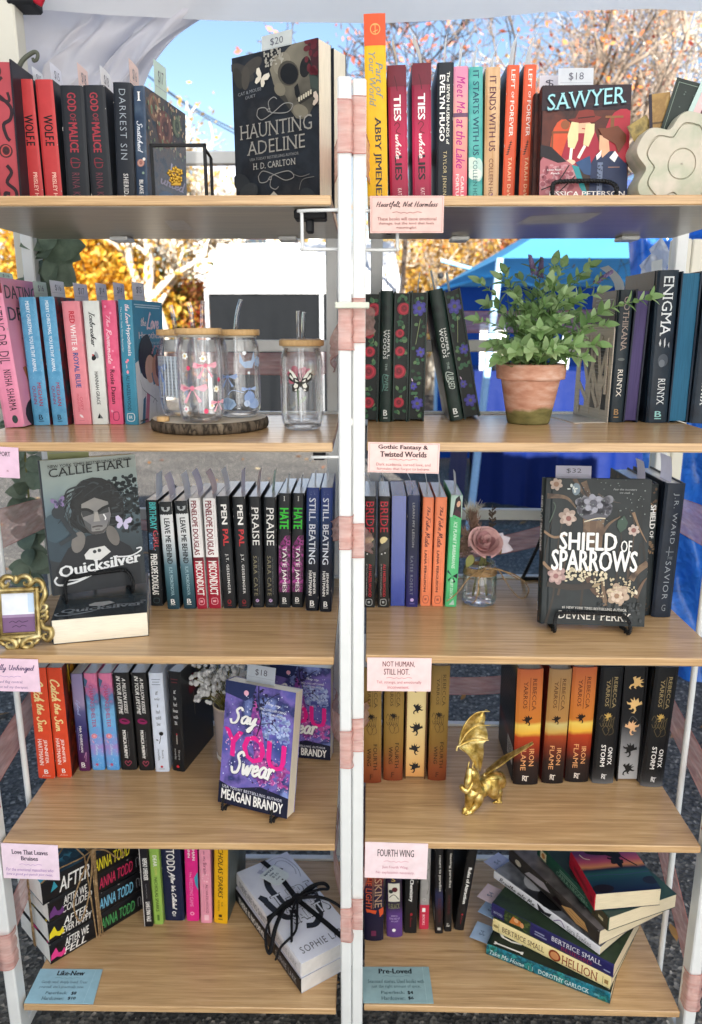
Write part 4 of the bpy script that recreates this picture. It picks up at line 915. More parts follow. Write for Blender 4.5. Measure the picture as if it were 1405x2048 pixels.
spine_book('ends', UR, 0, 968.5, 998, 390, 972, 135.5, 'tan wood grained paperback with plum title', mott(['c69c70', 'd4b088', 'be9468'], 20, (4, 4, .3)), v=VT, decor={'spine': [('V', .3, .93, .5, .2, 1, 'b08aa0'), ('V', .5, .88, .4, .18, -1, 'a88098'), ('T', 'IT ENDS WITH US', .28, .06, .72, .57, '5a3040', 'vb'), ('T', 'COLLEEN HOOVER', .3, .62, .6, 1.0, '6a4038', 'v')]})
fern = [('L', [(.3, .60), (.55, .5)], .0008, '4a3326')]+[('V', .28+.05*i, .595-.016*i, .28, .09, -.2+.1*(i % 2), '3d2e24') for i in range(6)]
fe = {'spine': [('T', 'LEFT', .36, .03, .66, .155, 'f6e4da', 'vb'), ('T', 'OF', .42, .175, .62, .22, 'f6e4da', 'vb'), ('T', 'FOREVER', .34, .235, .66, .475, 'f6e4da', 'vb')]+fern+[('T', 'TARAH DeWITT', .36, .615, .64, .99, 'f0c49a', 'vbw')]}
spine_book('left1', UR, 0, 1005, 1030, 390, 1015, 131, 'left copy of the orange paperback with a fern on its spine', 'd95b3a', back='1c1a1e', v=VT, decor=fe, group='orange fern books')
spine_book('left2', UR, 0, 1038, 1063, 390, 1049, 130, 'right copy of the orange paperback with a fern on its spine', 'd95b3a', back='1c1a1e', v=VT, decor=fe, group='orange fern books')
# ---------------------------------------------------------------- second shelf, left
PINK = ink('e690ae', .4)
spine_book('dating', UL, 1, 10, 51, 856, -42, 558, 'pink paperback with a woman on its cover at the shelf end', PINK, front=mott(['e690ae', 'e89ab4', 'de88b2'], 12), v=None, w=.14,
           decor={'spine': [('R', 0, 0, 1, .10, '7a2c3a'), ('T', 'DATING DR. DIL', .35, .13, .85, .565, '4a3844', 'v'), ('T', 'NISHA SHARMA', .42, .605, .78, .885, '2e2228', 'vbw'), ('E', .6, .945, .14, .2, '3a4a4a')],
                  'front': [('T', 'DATING', .06, .045, .9, .135, '4a4452', 'b'), ('T', 'DR.', .06, .19, .5, .28, '4a4452', 'b'), ('T', 'DIL', .55, .19, .9, .28, '4a4452', 'b'), ('T', 'a novel', .3, .39, .5, .405, '5a3a48'), ('E', .62, .58, .26, .42, '241a20', .2), ('P', [(.2, .6), (.28, .59), (.5, .78), (.55, .86), (.42, .84)], 'a86a4a'), ('E', .5, .92, .42, .2, '2a1c22')]})
BLUEB = mott(['4f93bd', '62a4cb', '5599c2'], 60, rough=.4)
mc = {'spine': [('X', .05, .02, .95, .98, 60, .02, '8cc0dc', 4), ('T', 'MERRY CHRISTMAS, YOU FILTHY ANIMAL', .34, .03, .6, .575, 'e9f3f8', 'vb'), ('T', 'MEGHAN', .5, .66, .74, .845, 'a03a52', 'vb'), ('T', 'QUINN', .16, .685, .4, .83, '8c4468', 'vb'), ('T', 'B', .38, .915, .64, .955, '22384a', 'sb'), ('R', .36, .965, .68, .97, '22384a')]}
CH = mott(['16222c', '7a2c34', '24323c', '3f5a60'], 40, rough=.4)
spine_book('merry1', UL, 1, 68.5, 101.6, 851, 37, 595, 'left copy of the sky blue paperback with frosty white lettering', BLUEB, front=CH, decor=mc, group='sky blue books')
spine_book('merry2', UL, 1, 107, 137, 851, 78, 594, 'right copy of the sky blue paperback with frosty white lettering', BLUEB, front=CH, decor=mc, group='sky blue books')
spine_book('rwrb', UL, 1, 149, 184, 849.5, 123, 603, 'salmon pink paperback with red white and blue title', 'e58c97', decor={'spine': [('T', 'RED', .36, .08, .66, .175, 'c8283c', 'vB'), ('T', 'WHITE &', .36, .185, .66, .395, 'f6eeee', 'vb'), ('T', 'ROYAL BLUE', .36, .41, .66, .695, '3a5a98', 'vB'), ('T', 'CASEY', .5, .77, .66, .88, 'd0566a', 'v'), ('T', 'McQUISTON', .32, .745, .46, .89, 'd0566a', 'v'), ('V', .5, .93, .3, .14, .8, 'f6e6ea'), ('R', .35, .965, .65, .97, 'c87a86')]})
spine_book('ice', UL, 1, 186, 218, 849, 165, 602, 'white paperback with thin black handwritten title', 'dfe3df', front='e2e6e4', decor={'spine': [('T', 'Icebreaker', .34, .085, .7, .365, '33363a', 'vk'), ('E', .45, .45, .14, .2, '202226', .5), ('E', .62, .43, .1, .22, '9aa0a4', -.3), ('E', .4, .43, .06, .06, 'c04a4a'), ('T', 'HANNAH GRACE', .4, .565, .62, .835, '22262a', 'vb'), ('P', [(.36, .95), (.52, .905), (.56, .95)], '1c1e22'), ('P', [(.58, .95), (.54, .915), (.72, .95)], '6a6e72')]})
spine_book('room', UL, 1, 220.5, 248, 849, 203, 601, 'hot pink paperback with small hearts and script title', mott(['e0567e', 'e8648a', 'd94c76'], 30), decor={'spine': [('V', .25, .05, .2, .2, .7, 'f0a0b8'), ('V', .6, .1, .2, .18, -.6, 'f0a0b8'), ('V', .6, .4, .16, .14, .6, 'f0a0b8'), ('V', .6, .53, .2, .18, -.7, 'f0a0b8'), ('V', .25, .89, .24, .2, .7, 'f2a8be'), ('T', 'The', .26, .115, .56, .21, 'f6bccc', 'vk'), ('T', 'Roommate', .2, .225, .62, .505, 'f8c8d4', 'vk'), ('T', 'Rosie Danan', .3, .55, .62, .83, '24181e', 'vb'), ('L', [(.35, .9), (.7, .9), (.7, .96), (.35, .96), (.35, .9)], .001, '8c2a4a')]})
TEAL = ink('3f8aa6', .4)
spine_book('love', UL, 1, 250, 278, 850, 235, 600, 'teal paperback with a kissing couple drawn on its cover', TEAL, yaw=-5, w=.142,
           decor={'spine': [('T', 'the Love', .5, .035, .85, .185, 'f4d8dc', 'vk'), ('T', 'Hypothesis', .48, .195, .82, .44, 'f4e4e6', 'vb'), ('T', 'The New York Times Bestseller', .14, .055, .26, .41, 'd8e6ea', 'v'), ('E', .5, .475, .09, .09, 'f08a9c'), ('E', .4, .49, .09, .09, 'f08a9c'), ('L', [(.4, .51), (.4, .54)], .001, 'f0d0d4'), ('V', .45, .57, .3, .2, 1.57, 'f0a0b0'), ('T', 'ALI HAZELWOOD', .3, .595, .56, .885, '1c3a4a', 'v'), ('L', [(.25, .91), (.72, .91), (.72, .965), (.25, .965), (.25, .91)], .001, 'e8eef0'), ('T', 'BR', .36, .925, .62, .95, 'e8eef0')],
                  'front': [('R', .06, .03, .94, .038, 'cfe2ea'), ('R', .1, .048, .9, .056, 'cfe2ea'), ('T', 'the', .24, .13, .42, .205, 'f4dcdc', 'k'), ('T', 'Love', .42, .085, .85, .235, 'f8d4d8', 'K'), ('T', 'Hypothesis', .16, .25, .97, .325, 'f2dada', 'b'), ('T', 'The New York Times', .55, .335, .92, .352, 'cfe2ea'), ('T', 'Bestseller', .64, .362, .84, .378, 'cfe2ea'),
                            ('P', [(.1, .62), (.22, .56), (.7, .66), (.9, .98), (.3, 1), (.12, .9)], 'f0efec'), ('P', [(.0, .5), (.1, .48), (.16, .6), (.3, .7), (.25, .98), (.02, 1)], 'eceae8'), ('P', [(.32, .75), (.42, .78), (.34, 1), (.22, 1)], 'c87a8a'), ('P', [(.2, .8), (.28, .78), (.22, 1), (.12, 1)], '2a6a8a'),
                            ('E', .36, .46, .25, .26, '1c1c22'), ('E', .4, .34, .12, .1, '1c1c22'), ('E', .47, .56, .17, .17, 'e8b89a', .5), ('P', [(.5, .6), (.66, .54), (.72, .68), (.56, .7)], '2f7a96'), ('E', .7, .58, .17, .2, 'd89a78', -.3), ('E', .82, .57, .17, .25, '6a3a30', -.2), ('E', .9, .7, .1, .14, '6a3a30'), ('E', .66, .66, .1, .05, 'e0a486', .6),
                            ('L', [(.12, .64), (.2, .72), (.5, .8), (.66, .85)], .0008, '222222'), ('L', [(.5, .85), (.6, .82), (.62, .95)], .0008, '222222'), ('L', [(.28, .74), (.18, .9)], .0008, '333333'), ('X', .55, .36, .9, .5, 12, .02, 'e8a0a8', 9), ('R', .05, .97, .3, .98, '222222')]})
# ---------------------------------------------------------------- second shelf, right
def roses(seed, purple):
    rg = random.Random(seed); E = [('V', rg.uniform(.1, .9), rg.uniform(.02, .98), .5, .28, rg.uniform(0, 6), rg.choice(['2c5a3c', '3f6a48', '24482f', '5a7a50'])) for i in range(34)]
    E = [('V', *e[1:3], e[3]*(.9 if not purple else .7), e[4], e[5], e[6]) for e in E]
    if purple: E += [e for y, x, r in ((.12, .5, .5), (.46, .7, .34), (.73, .2, .28), (.87, .55, .44)) for e in (('F', x, y, r*1.1, '3f3a8c', '2a2a5a'), ('F', x, y, r*.75, '4f4aa8', '5a5a48'))]+[('L', [(.3, .4), (.6, .2)], .0008, '8a9a6a'), ('V', .1, .68, .3, .1, 1.2, 'c8b0c8')]
    else: E += [('Q', x, y, r, '8e1f30', 'b8283c', '6a1424') for y, x, r in ((.12, .62, .52), (.31, .35, .36), (.45, .38, .42), (.61, .3, .6), (.86, .35, .46))]
    return E
CVR = mott(['12221e', '1c2e28', '0f1c1a'], 30, rough=.4)
cov = [('T', 'HARPER L.', .58, .29, .76, .51, 'd9dcd8', 'vs'), ('T', 'WOODS', .24, .29, .50, .51, 'dfe2de', 'vsw')]
B1 = [('T', 'B', .32, .905, .64, .95, 'e6e8e4', 'sb'), ('R', .32, .965, .66, .972, 'c8ccc8')]
kw = dict(hard=True, pages=ink('1a201e', .5), w=.15)
spine_book('cov1', UR, 1, 724, 757, 843.5, 728, 585, 'leftmost hardback with red roses painted on its page edges', CVR, edge=True, decor={'fore': roses(1, 0)}, group='dark hardbacks with painted edges', **kw)
spine_book('cov2', UR, 1, 759, 784, 844, 762, 582, 'upright dark green hardback with white serif author name', CVR, decor={'spine': cov+[('T', 'THE', .42, .545, .58, .6, '8a9a92', 'vs'), ('T', 'OVEN', .36, .635, .68, .755, '5f8a80', 'vs'), ('L', [(.75, .64), (.3, .63), (.25, .68), (.3, .73), (.2, .76)], .0011, '5f8a80')]+B1}, group='dark hardbacks with painted edges', **kw)
spine_book('cov3', UR, 1, 785, 816, 843.5, 790, 583, 'hardback with red roses painted on its page edges, right of the green spine', CVR, edge=True, decor={'fore': roses(2, 0)}, group='dark hardbacks with painted edges', **kw)
spine_book('cov4', UR, 1, 817, 849, 843, 824, 582, 'upright hardback with purple flowers painted on its page edges', CVR, edge=True, decor={'fore': roses(3, 1)}, group='dark hardbacks with painted edges', **kw)
spine_book('cur1', UR, 1, 901, 929, 843, 858, 582, 'leaning dark green hardback with white serif author name', CVR, back=gradz(['6a6458', '5a584e', '1c2226', '181e22'], 0, .2), decor={'spine': cov+[('T', 'THE', .42, .545, .58, .6, '8a9a92', 'vs'), ('T', 'URSED', .3, .64, .76, .755, 'b8c4bc', 'vsi'), ('L', [(.8, .64), (.3, .62), (.22, .67), (.3, .7)], .0012, 'b8c4bc')]+B1, 'back': [('R', .1, .83, .5, .94, '8a8c88'), ('R', .16, .85, .44, .92, '9c9e9a')]}, group='dark hardbacks with painted edges', **kw)
spine_book('cur2', UR, 1, 930, 963, 839, 888, 582, 'leaning hardback with purple flowers painted on its page edges', CVR, edge=True, decor={'fore': roses(4, 1)}, group='dark hardbacks with painted edges', **kw)
NAVY = mott(['16222e', '1d2c3a', '131c28'], 25)
B2 = lambda c: [('T', 'B', .3, .895, .62, .94, c, 'sb'), ('R', .3, .955, .64, .962, c)]
spine_book('goth', UR, 1, 1217, 1246, 845, 1239, 580, 'dark hardback with a worn gilt title right behind the steel bookend', mott(['1a242c', '222e36', '161e26'], 25), hard=True, w=.15, decor={'spine': [('T', 'GOTHIKANA', .38, .05, .78, .45, 'a08e84', 'vs'), ('E', .5, .515, .24, .1, '5a6060'), ('T', 'RUNYX', .34, .59, .68, .8, 'e8e2d8', 'vs')]+B2('b08a5a'), 'back': [('R', .15, .06+.03*i, .85-.1*(i % 3), .068+.03*i, '6a7480') for i in range(20)]})
spine_book('purp', UR, 1, 1246.5, 1276, 845, 1274, 579, 'hardback with plain dusky purple page edges', '1c2233', edge=True, hard=True, w=.15, pages=mott(['453a66', '4d4270', '41365f'], 12, (1, 40, 1), .6))
spine_book('enig', UR, 1, 1292, 1334, 846, 1316, 541, 'tall dark blue hardback with large white serif title', NAVY, hard=True, w=.16, decor={'spine': [('T', 'ENIGMA', .3, .04, .78, .42, 'e6eaec', 'vs'), ('P', [(.3, .47), (.36, .44), (.4, .47), (.36, .49)], 'c8ccd0'), ('P', [(.52, .45), (.58, .43), (.6, .48), (.55, .5)], 'd0d4d8'), ('P', [(.72, .48), (.78, .46), (.8, .5)], 'b8bcc4'), ('E', .55, .58, .24, .3, '4a525c'), ('E', .5, .6, .14, .18, '6a727c'), ('T', 'RUNYX', .4, .70, .74, .875, 'dfe4e6', 'vs'), ('T', 'B', .36, .92, .68, .96, '9ad0cc', 'sb'), ('R', .36, .968, .68, .974, '9ad0cc')]})
spine_book('teal', UR, 1, 1336, 1376, 846, 1365, 543, 'tall hardback with plain teal page edges', '17273a', edge=True, hard=True, w=.16, pages=mott(['225f80', '2a6c8e', '1f5878'], 12, (1, 40, 1), .6))
spine_book('lastr', UR, 1, 1379, 1422, 847, 1414, 545, 'dark blue hardback cut off by the right edge of the picture', NAVY, hard=True, w=.16, decor={'spine': [('T', 'RUNYX', .35, .70, .7, .875, 'dfe4e6', 'vs')]})
# ---------------------------------------------------------------- third shelf, left
pg = pages_mat('f6f8fa', 'pale_page_edges')
k3 = dict(pages=pg, w=.135)
spine_book('birth', UL, 2, 302.7, 327, 1212, 291, 1000.6, 'black paperback with a turquoise and red title', BL, decor={'spine': [('T', 'BIRTHDAY', .3, .02, .85, .27, '4ab8b8', 'vB'), ('T', 'GIRL', .5, .275, .92, .46, 'b8434e', 'vB'), ('R', .14, .3, .45, .46, '3a5a78'), ('X', .15, .3, .9, .47, 26, .05, '1c2430', 2), ('X', .15, .3, .9, .47, 12, .05, '8ab0c8', 7), ('T', 'PENELOPE DOUGLAS', .2, .5, .75, .89, WH, 'vB'), ('L', [(.3, .925), (.7, .925), (.7, .965), (.3, .965), (.3, .925)], .001, '4a5a60')]}, **k3)
lm = lambda: {'spine': [('R', 0, 0, 1, .115, '24282b'), ('P', [(.14, .115), (.22, .12), (.3, .112), (.42, .121), (.5, .113), (.62, .122), (.7, .113), (.82, .12), (.9, .112), (1, .11), (1, .1), (0, .1), (0, .118)], '24282b'), ('P', [(.14, .045), (.4, .05), (.5, .065), (.6, .05), (.86, .045), (.8, .075), (.62, .09), (.5, .085), (.38, .09), (.2, .075)], 'a8acae'), ('E', .5, .062, .14, .14, '24282b'), ('T', 'LEAVE ME BEHIND', .3, .15, .74, .57, '1a2024', 'vB'), ('T', 'K.M. MORONOVA', .4, .60, .66, .87, 'a8c4cc', 'vs')]+pub(.925)}
LMB = gradz([(0, '24404c'), (.2, '2f5460'), (.4, '5a7a86'), (.55, 'b4c0c6'), (.7, 'dcdfe0'), (1, 'e2e4e4')], 0, .2, namt=.08)
spine_book('leave1', UL, 2, 336, 361, 1218.5, 318, 1004, 'left copy of the paperback fading from white to slate blue', LMB, front=BL, decor=lm(), group='white to slate blue books', **k3)
spine_book('leave2', UL, 2, 368.5, 393, 1218, 349.7, 1002, 'right copy of the paperback fading from white to slate blue', LMB, front=BL, decor=lm(), group='white to slate blue books', **k3)
mi = lambda: {'spine': [('R', 0, .525, 1, 1, 'a01f36'), ('R', 0, .525, 1, .56, '6a1a28'), ('X', .05, .56, .95, .98, 14, .08, 'b83048', 3), ('T', 'PENELOPE DOUGLAS', .16, .02, .68, .505, '7e1c2c', 'vB'), ('T', 'from the bestselling author', .78, .06, .86, .45, '9a8c8c', 'v'), ('T', 'MISCONDUCT', .16, .56, .84, .875, WH, 'vB'), ('L', [(.28, .905), (.72, .905), (.72, .955), (.28, .955), (.28, .905)], .0012, 'e4a8b0'), ('R', .38, .92, .62, .94, 'e4a8b0')]}
spine_book('misc1', UL, 2, 395, 416, 1218, 378, 997, 'left copy of the paperback half white and half deep red', 'eeeceb', decor=mi(), group='white and deep red books', **k3)
spine_book('misc2', UL, 2, 419, 443.6, 1217, 406, 997, 'right copy of the paperback half white and half deep red', 'eeeceb', decor=mi(), group='white and deep red books', **k3)
pp = lambda: {'spine': [('T', 'PEN', .34, .07, .78, .245, WH, 'vB'), ('T', 'PAL', .36, .285, .78, .435, 'c8383c', 'vB'), ('T', 'J.T. GEISSINGER', .42, .505, .68, .865, 'e4e4e2', 'vbw'), ('E', .52, .94, .16, .2, '8a2a30'), ('E', .52, .935, .08, .1, '1d2024'), ('R', .36, .97, .7, .974, '8a2a30')]}
spine_book('pen1', UL, 2, 447.6, 473, 1217, 432, 993, 'left copy of the black paperback with white and red sans title', BL, decor=pp(), group='black books with white and red title', **k3)
spine_book('pen2', UL, 2, 477, 502, 1217, 465, 994, 'right copy of the black paperback with white and red sans title', BL, decor=pp(), group='black books with white and red title', **k3)
pr = lambda: {'spine': [('T', 'PRAISE', .2, .09, .8, .43, WH, 'vs'), ('T', 'SARA CATE', .2, .525, .52, .89, '8c8468', 'vsw'), ('T', 'USA TODAY BESTSELLING AUTHOR', .62, .54, .7, .88, '70757a', 'v'), ('E', .45, .935, .15, .15, 'c8a8d0'), ('L', [(.36, .94), (.54, .925)], .0015, '7a5a8a'), ('R', .22, .962, .7, .975, '3a3f46')]}
spine_book('praise1', UL, 2, 506, 529, 1215, 498, 993.5, 'left copy of the black paperback with white serif title and lilac dot', BL, decor=pr(), group='black books with lilac dot', **k3)
spine_book('praise2', UL, 2, 531.5, 556, 1215, 528, 994.5, 'right copy of the black paperback with white serif title and lilac dot', BL, decor=pr(), group='black books with lilac dot', **k3)
smoke = mott(['231f26', '8c2c76', '2a2028', 'c04aa4', '1d1b20'], 70, rough=.4, lo=.3, hi=.7)
ht = lambda: {'spine': [('R', .02, .36, .98, .86, smoke), ('P', [(0, .36), (.6, .36), (.2, .42), (0, .47)], '1d1b20'), ('T', '1', .42, .025, .55, .065, 'd0d0cc', 's'), ('T', 'HATE', .1, .125, .84, .305, '3ad23a', 'vB'), ('T', 'TATE JAMES', .24, .46, .66, .86, WH, 'vb'), ('T', 'USA Today bestselling author', .72, .48, .79, .84, 'b0a0b0', 'v')]+pub(.93)}
spine_book('hate1', UL, 2, 558, 582, 1215.5, 557.6, 987, 'left copy of the black paperback with neon green title', BL, decor=ht(), group='neon green titled books', **k3)
spine_book('hate2', UL, 2, 583.5, 607, 1215, 586, 987, 'right copy of the black paperback with neon green title', BL, decor=ht(), group='neon green titled books', **k3)
SB = gradz([(0, '10131c'), (.4, '161a28'), (.6, '1c2a44'), (.8, '1f3a6a'), (1, '2a3c7c')], 0, .21, namt=.12)
sb = lambda: {'spine': [('T', 'STILL BEATING', .2, .08, .7, .61, 'dfe4ee', 'vb'), ('T', 'JENNIFER', .5, .675, .74, .86, WH, 'vb'), ('T', 'HARTMANN', .22, .665, .46, .87, WH, 'vb'), ('R', .08, .68, .11, .86, '5a5a68')]+pub(.935)+[('X', .1, .02, .9, .5, 30, .014, 'b8c4e0', 3)]}
spine_book('still1', UL, 2, 612, 638, 1222, 614, 976, 'left copy of the night blue paperback with tall white title', SB, decor=sb(), group='night blue books', **k3)
spine_book('still2', UL, 2, 640, 663.6, 1224, 642, 976, 'right copy of the night blue paperback with tall white title', SB, decor=sb(), group='night blue books', **k3)
# ---------------------------------------------------------------- third shelf, right
br = lambda: {'spine': [('E', .5, .39, .36, .36, 'e8d8a0'), ('P', [(.05, .46), (.3, .42), (.6, .405), (.95, .36), (.95, .55), (.05, .6)], '4a4a48'), ('P', [(.05, .5), (.95, .45), (.95, .62), (.05, .62)], '33342f'), ('E', .3, .51, .06, .06, WH), ('E', .6, .5, .06, .06, WH), ('T', 'BRIDE', .16, .045, .82, .315, 'c02c3c', 'vs'), ('X', .1, .02, .9, .3, 8, .02, 'e0e0e0', 5), ('T', 'ALI HAZELWOOD', .44, .60, .68, .9, 'c8303c', 'vb'), ('T', '#1 New York Times bestselling author', .22, .6, .32, .9, 'c8c4c0', 'v'), ('L', [(.25, .925), (.7, .925), (.7, .975), (.25, .975), (.25, .925)], .0012, 'a8aaa8'), ('R', .38, .94, .58, .96, 'a8aaa8')]}
spine_book('bride1', UR, 2, 727, 751, 1215, 729, 993, 'left copy of the black paperback with red title and pale moon', '22211f', decor=br(), group='black books with pale moon', **k3)
spine_book('bride2', UR, 2, 756, 779, 1215, 758, 993, 'right copy of the black paperback with red title and pale moon', '22211f', decor=br(), group='black books with pale moon', **k3)
PB = pages_mat('1f3fa0', 'blue_page_edges')
spine_book('blue', UR, 2, 781.6, 811, 1213, 784, 992, 'paperback turned round to show plain royal blue page edges', '1c2450', edge=True, pages=PB, w=.135)
spine_book('learn', UR, 2, 812, 836.7, 1214, 815.7, 991, 'dark violet blue paperback with dim spaced title and blue page edges', gradz(['2c2a6a', '252452', '1f2340', '1c2034', '2a3458'], 0, .2), pages=PB, w=.135, decor={'spine': [('T', 'LEARN MY LESSON', .42, .065, .6, .455, 'a0a0a0', 'v'), ('T', 'KATEE ROBERT', .3, .535, .54, .89, '7a7c88', 'vw'), ('T', 'New York Times bestselling author', .66, .57, .72, .88, '5a5c70', 'v'), ('E', .5, .935, .15, .15, 'c8b0dc'), ('R', .3, .962, .72, .975, '5a5690')]})
fm = lambda: {'spine': [('T', 'The', .4, .08, .7, .165, '5a2a2e', 'vk'), ('T', 'Fake', .28, .17, .74, .3, '5a2a2e', 'vk'), ('T', 'Mate', .26, .31, .76, .45, '5a2a2e', 'vk'), ('T', 'LANA FERGUSON', .28, .48, .5, .865, '3a1e22', 'vB'), ('T', 'USA TODAY bestselling author', .62, .49, .69, .85, 'a85a4a', 'v'), ('L', [(.28, .905), (.72, .905), (.72, .965), (.28, .965), (.28, .905)], .0011, 'a85c4c'), ('R', .4, .925, .6, .945, 'a85c4c')]}
spine_book('fake1', UR, 2, 840.5, 862, 1212, 847, 995, 'left copy of the coral paperback with brown script title', 'f0895f', decor=fm(), group='coral books', **k3)
spine_book('fake2', UR, 2, 864, 886.7, 1213, 872, 995, 'right copy of the coral paperback with brown script title', 'f0895f', decor=fm(), group='coral books', **k3)
spine_book('icep', UR, 2, 890.5, 913.6, 1214, 903, 991, 'bright green paperback with a dark haired woman at the top of its spine', '58bf7e', decor={'spine': [('R', 0, 0, 1, .19, 'b4cfc4'), ('P', [(.2, .19), (.4, .03), (.7, .0), (.9, .06), (.95, .19)], '2c2226'), ('E', .68, .075, .16, .28, 'dcaa90', .2), ('P', [(.3, .16), (.55, .12), (.9, .15), (.95, .2), (.2, .21)], '4a2434'), ('P', [(.0, .22), (.3, .17), (.95, .2), (.95, .24), (.5, .2)], '58bf7e'), ('T', 'ICE PLANET BARBARIANS', .36, .23, .66, .65, 'd8f0e0', 'vib'), ('P', [(.45, .715), (.0, .68), (.1, .66)], '1c3a4a'), ('P', [(.5, .715), (.95, .69), (.9, .74)], '18222c'), ('P', [(.48, .715), (.1, .75), (.2, .77)], '1c4a3a'), ('P', [(.5, .715), (.8, .77), (.62, .78)], '18222c'), ('T', 'RUBY DIXON', .34, .745, .6, .92, 'd8f0e0', 'vib'), ('P', [(.3, .98), (.7, .93), (.8, .98)], 'b4cfc4')]}, **k3)
# ---------------------------------------------------------------- fourth shelf, left
pg4 = pages_mat('d9d4cc', 'grey_page_edges'); k4 = dict(pages=pg4, w=.135)
ct = lambda: {'spine': [('T', 'Catch', .18, .1, .8, .3, 'f4dc9a', 'vK'), ('T', 'the', .3, .315, .76, .415, 'f4dc9a', 'vK'), ('T', 'Sun', .24, .43, .8, .57, 'f4dc9a', 'vK'), ('T', 'JENNIFER', .48, .64, .72, .86, 'f6e8e0', 'vb'), ('T', 'HARTMANN', .18, .635, .42, .875, 'f6e8e0', 'vb'), ('T', 'B', .4, .915, .64, .955, WH, 'sb'), ('T', 'fiction', .24, .965, .76, .985, 'f0c0b0', 'k')]}
CS = mott(['14100e', '1c1412', '7a2a14', '16110f', 'c88a1e'], 26, (1, 1, .5), .4)
spine_book('catch1', UL, 3, 77.6, 112, 1557, 56, 1336, 'left copy of the orange red paperback with cream script title', 'dd4c2c', front=CS, decor=ct(), group='orange red books', **k4)
spine_book('catch2', UL, 3, 114.5, 145, 1555, 92, 1336, 'right copy of the orange red paperback with cream script title', 'dd4c2c', front=CS, decor=dict(ct(), front=[('L', [(.2, .03), (.25, .2), (.5, .35), (.7, .55), (.5, .6)], .004, 'e0c030'), ('L', [(.8, .5), (.6, .7), (.9, .75), (.7, .9)], .003, 'd8b828')]), group='orange red books', **k4)
spine_book('mia', UL, 3, 159, 181.7, 1542, 141, 1348, 'lilac to deep purple paperback with a misty sky', gradz([(0, '5a2450'), (.2, '4a2858'), (.45, '33306a'), (.65, '5a5a8a'), (.75, '9c8cb0'), (1, '8a80a8')], 0, .19), front='3a2a4a', decor={'spine': [('T', 'Lyland', .2, .26, .62, .42, 'aab4e0', 'vk'), ('T', 'MIA SHERIDAN', .36, .53, .56, .8, WH, 'vb'), ('R', .22, .54, .26, .78, '8a86b0'), ('L', [(.6, .86), (.8, .8), (.7, .9)], .001, 'c08ab0')]+pub(.93, WH, .45)}, **k4)
CHS = gradz([(0, '5aa0e0'), (.1, '6aa8e4'), (.25, 'a88ad0'), (.4, '6aa4de'), (.6, '78b8e4'), (.8, '5a7aa8'), (.9, 'c06a98'), (1, 'd87aa0')], 0, .19, nscale=60, namt=.5)
cs = lambda: {'spine': [('T', 'CHASING SHELTER', .34, .115, .66, .55, 'b0406a', 'vb'), ('Q', .42, .64, .24, 'e89aa8', 'd8708a', 'f0b8c0'), ('V', .3, .7, .3, .12, 1, 'e0a0b8'), ('T', 'Catherine', .45, .72, .7, .84, 'c0d8f0', 'vk'), ('E', .45, .94, .12, .12, 'c05a80'), ('X', .05, .6, .95, .98, 30, .03, 'c0e0f4', 5), ('P', [(.0, .04), (.3, .07), (.15, .12), (0, .14)], '4a6a8a')]}
spine_book('chase1', UL, 3, 185.6, 210.6, 1540, 167, 1347, 'left copy of the watercolour pink and blue paperback', CHS, decor=cs(), group='watercolour books', **k4)
spine_book('chase2', UL, 3, 214.6, 240, 1540, 196.7, 1347, 'right copy of the watercolour pink and blue paperback', CHS, decor=cs(), group='watercolour books', **k4)
lips = [('E', .5, .49, .34, .2, '8a2058', .15), ('E', .5, .485, .2, .05, '2a1420', .15), ('L', [(.2, .47), (.5, .455), (.82, .49)], .0012, '5a1840')]
ks = lambda: {'spine': [('T', 'A MILLION KISSES', .56, .05, .78, .41, WH, 'vib'), ('T', 'IN YOUR LIFETIME', .2, .03, .46, .42, WH, 'vib')]+lips+[('T', 'MONICA MURPHY', .3, .58, .52, .875, WH, 'vB'), ('T', 'New York Times', .6, .6, .66, .85, '9a9a9a', 'v'), ('L', [(.48, .955), (.3, .92), (.4, .9), (.5, .92), (.6, .9), (.7, .92), (.5, .955)], .0012, 'b04a62')]}
spine_book('kiss1', UL, 3, 243.6, 275, 1540, 225, 1346, 'left copy of the black paperback with a magenta lip print', '1e1e20', decor=ks(), group='lip print books', **k4)
spine_book('kiss2', UL, 3, 279.6, 309, 1541, 262, 1346, 'right copy of the black paperback with a magenta lip print', '1e1e20', decor=ks(), group='lip print books', **k4)
def stack_words(ws, c, y0=.18, dy=.062): return [('T', w_, .5-.055*len(w_)*.9, y0+dy*i, .5+.055*len(w_)*.9, y0+dy*i+.034, c, 's') for i, w_ in enumerate(ws)]
spine_book('her', UL, 3, 312, 339.7, 1543.5, 297, 1346, 'pale blue white paperback with a black rose and stacked small words', 'd3dcec', decor={'spine': [('R', .2, .06, .8, .068, '8a96a8'), ('R', .25, .085, .75, .093, '8a96a8'), ('R', .2, .11, .8, .118, '8a96a8')]+stack_words(['if', 'only', 'i', 'had', 'told', 'her'], '3a4048')+[('E', .62, .605, .16, .16, '16181c'), ('L', [(.6, .62), (.5, .68), (.42, .71)], .001, '16181c'), ('V', .3, .67, .2, .1, .4, '16181c'), ('T', 'laura', .58, .77, .72, .86, '5a626c', 'vs'), ('T', 'nowlin', .28, .76, .44, .88, '5a626c', 'vs'), ('E', .5, .945, .1, .1, 'b83040'), ('R', .3, .965, .7, .97, '6a7280')]}, **k4)
HIM = ink('1b1c1f', .32)
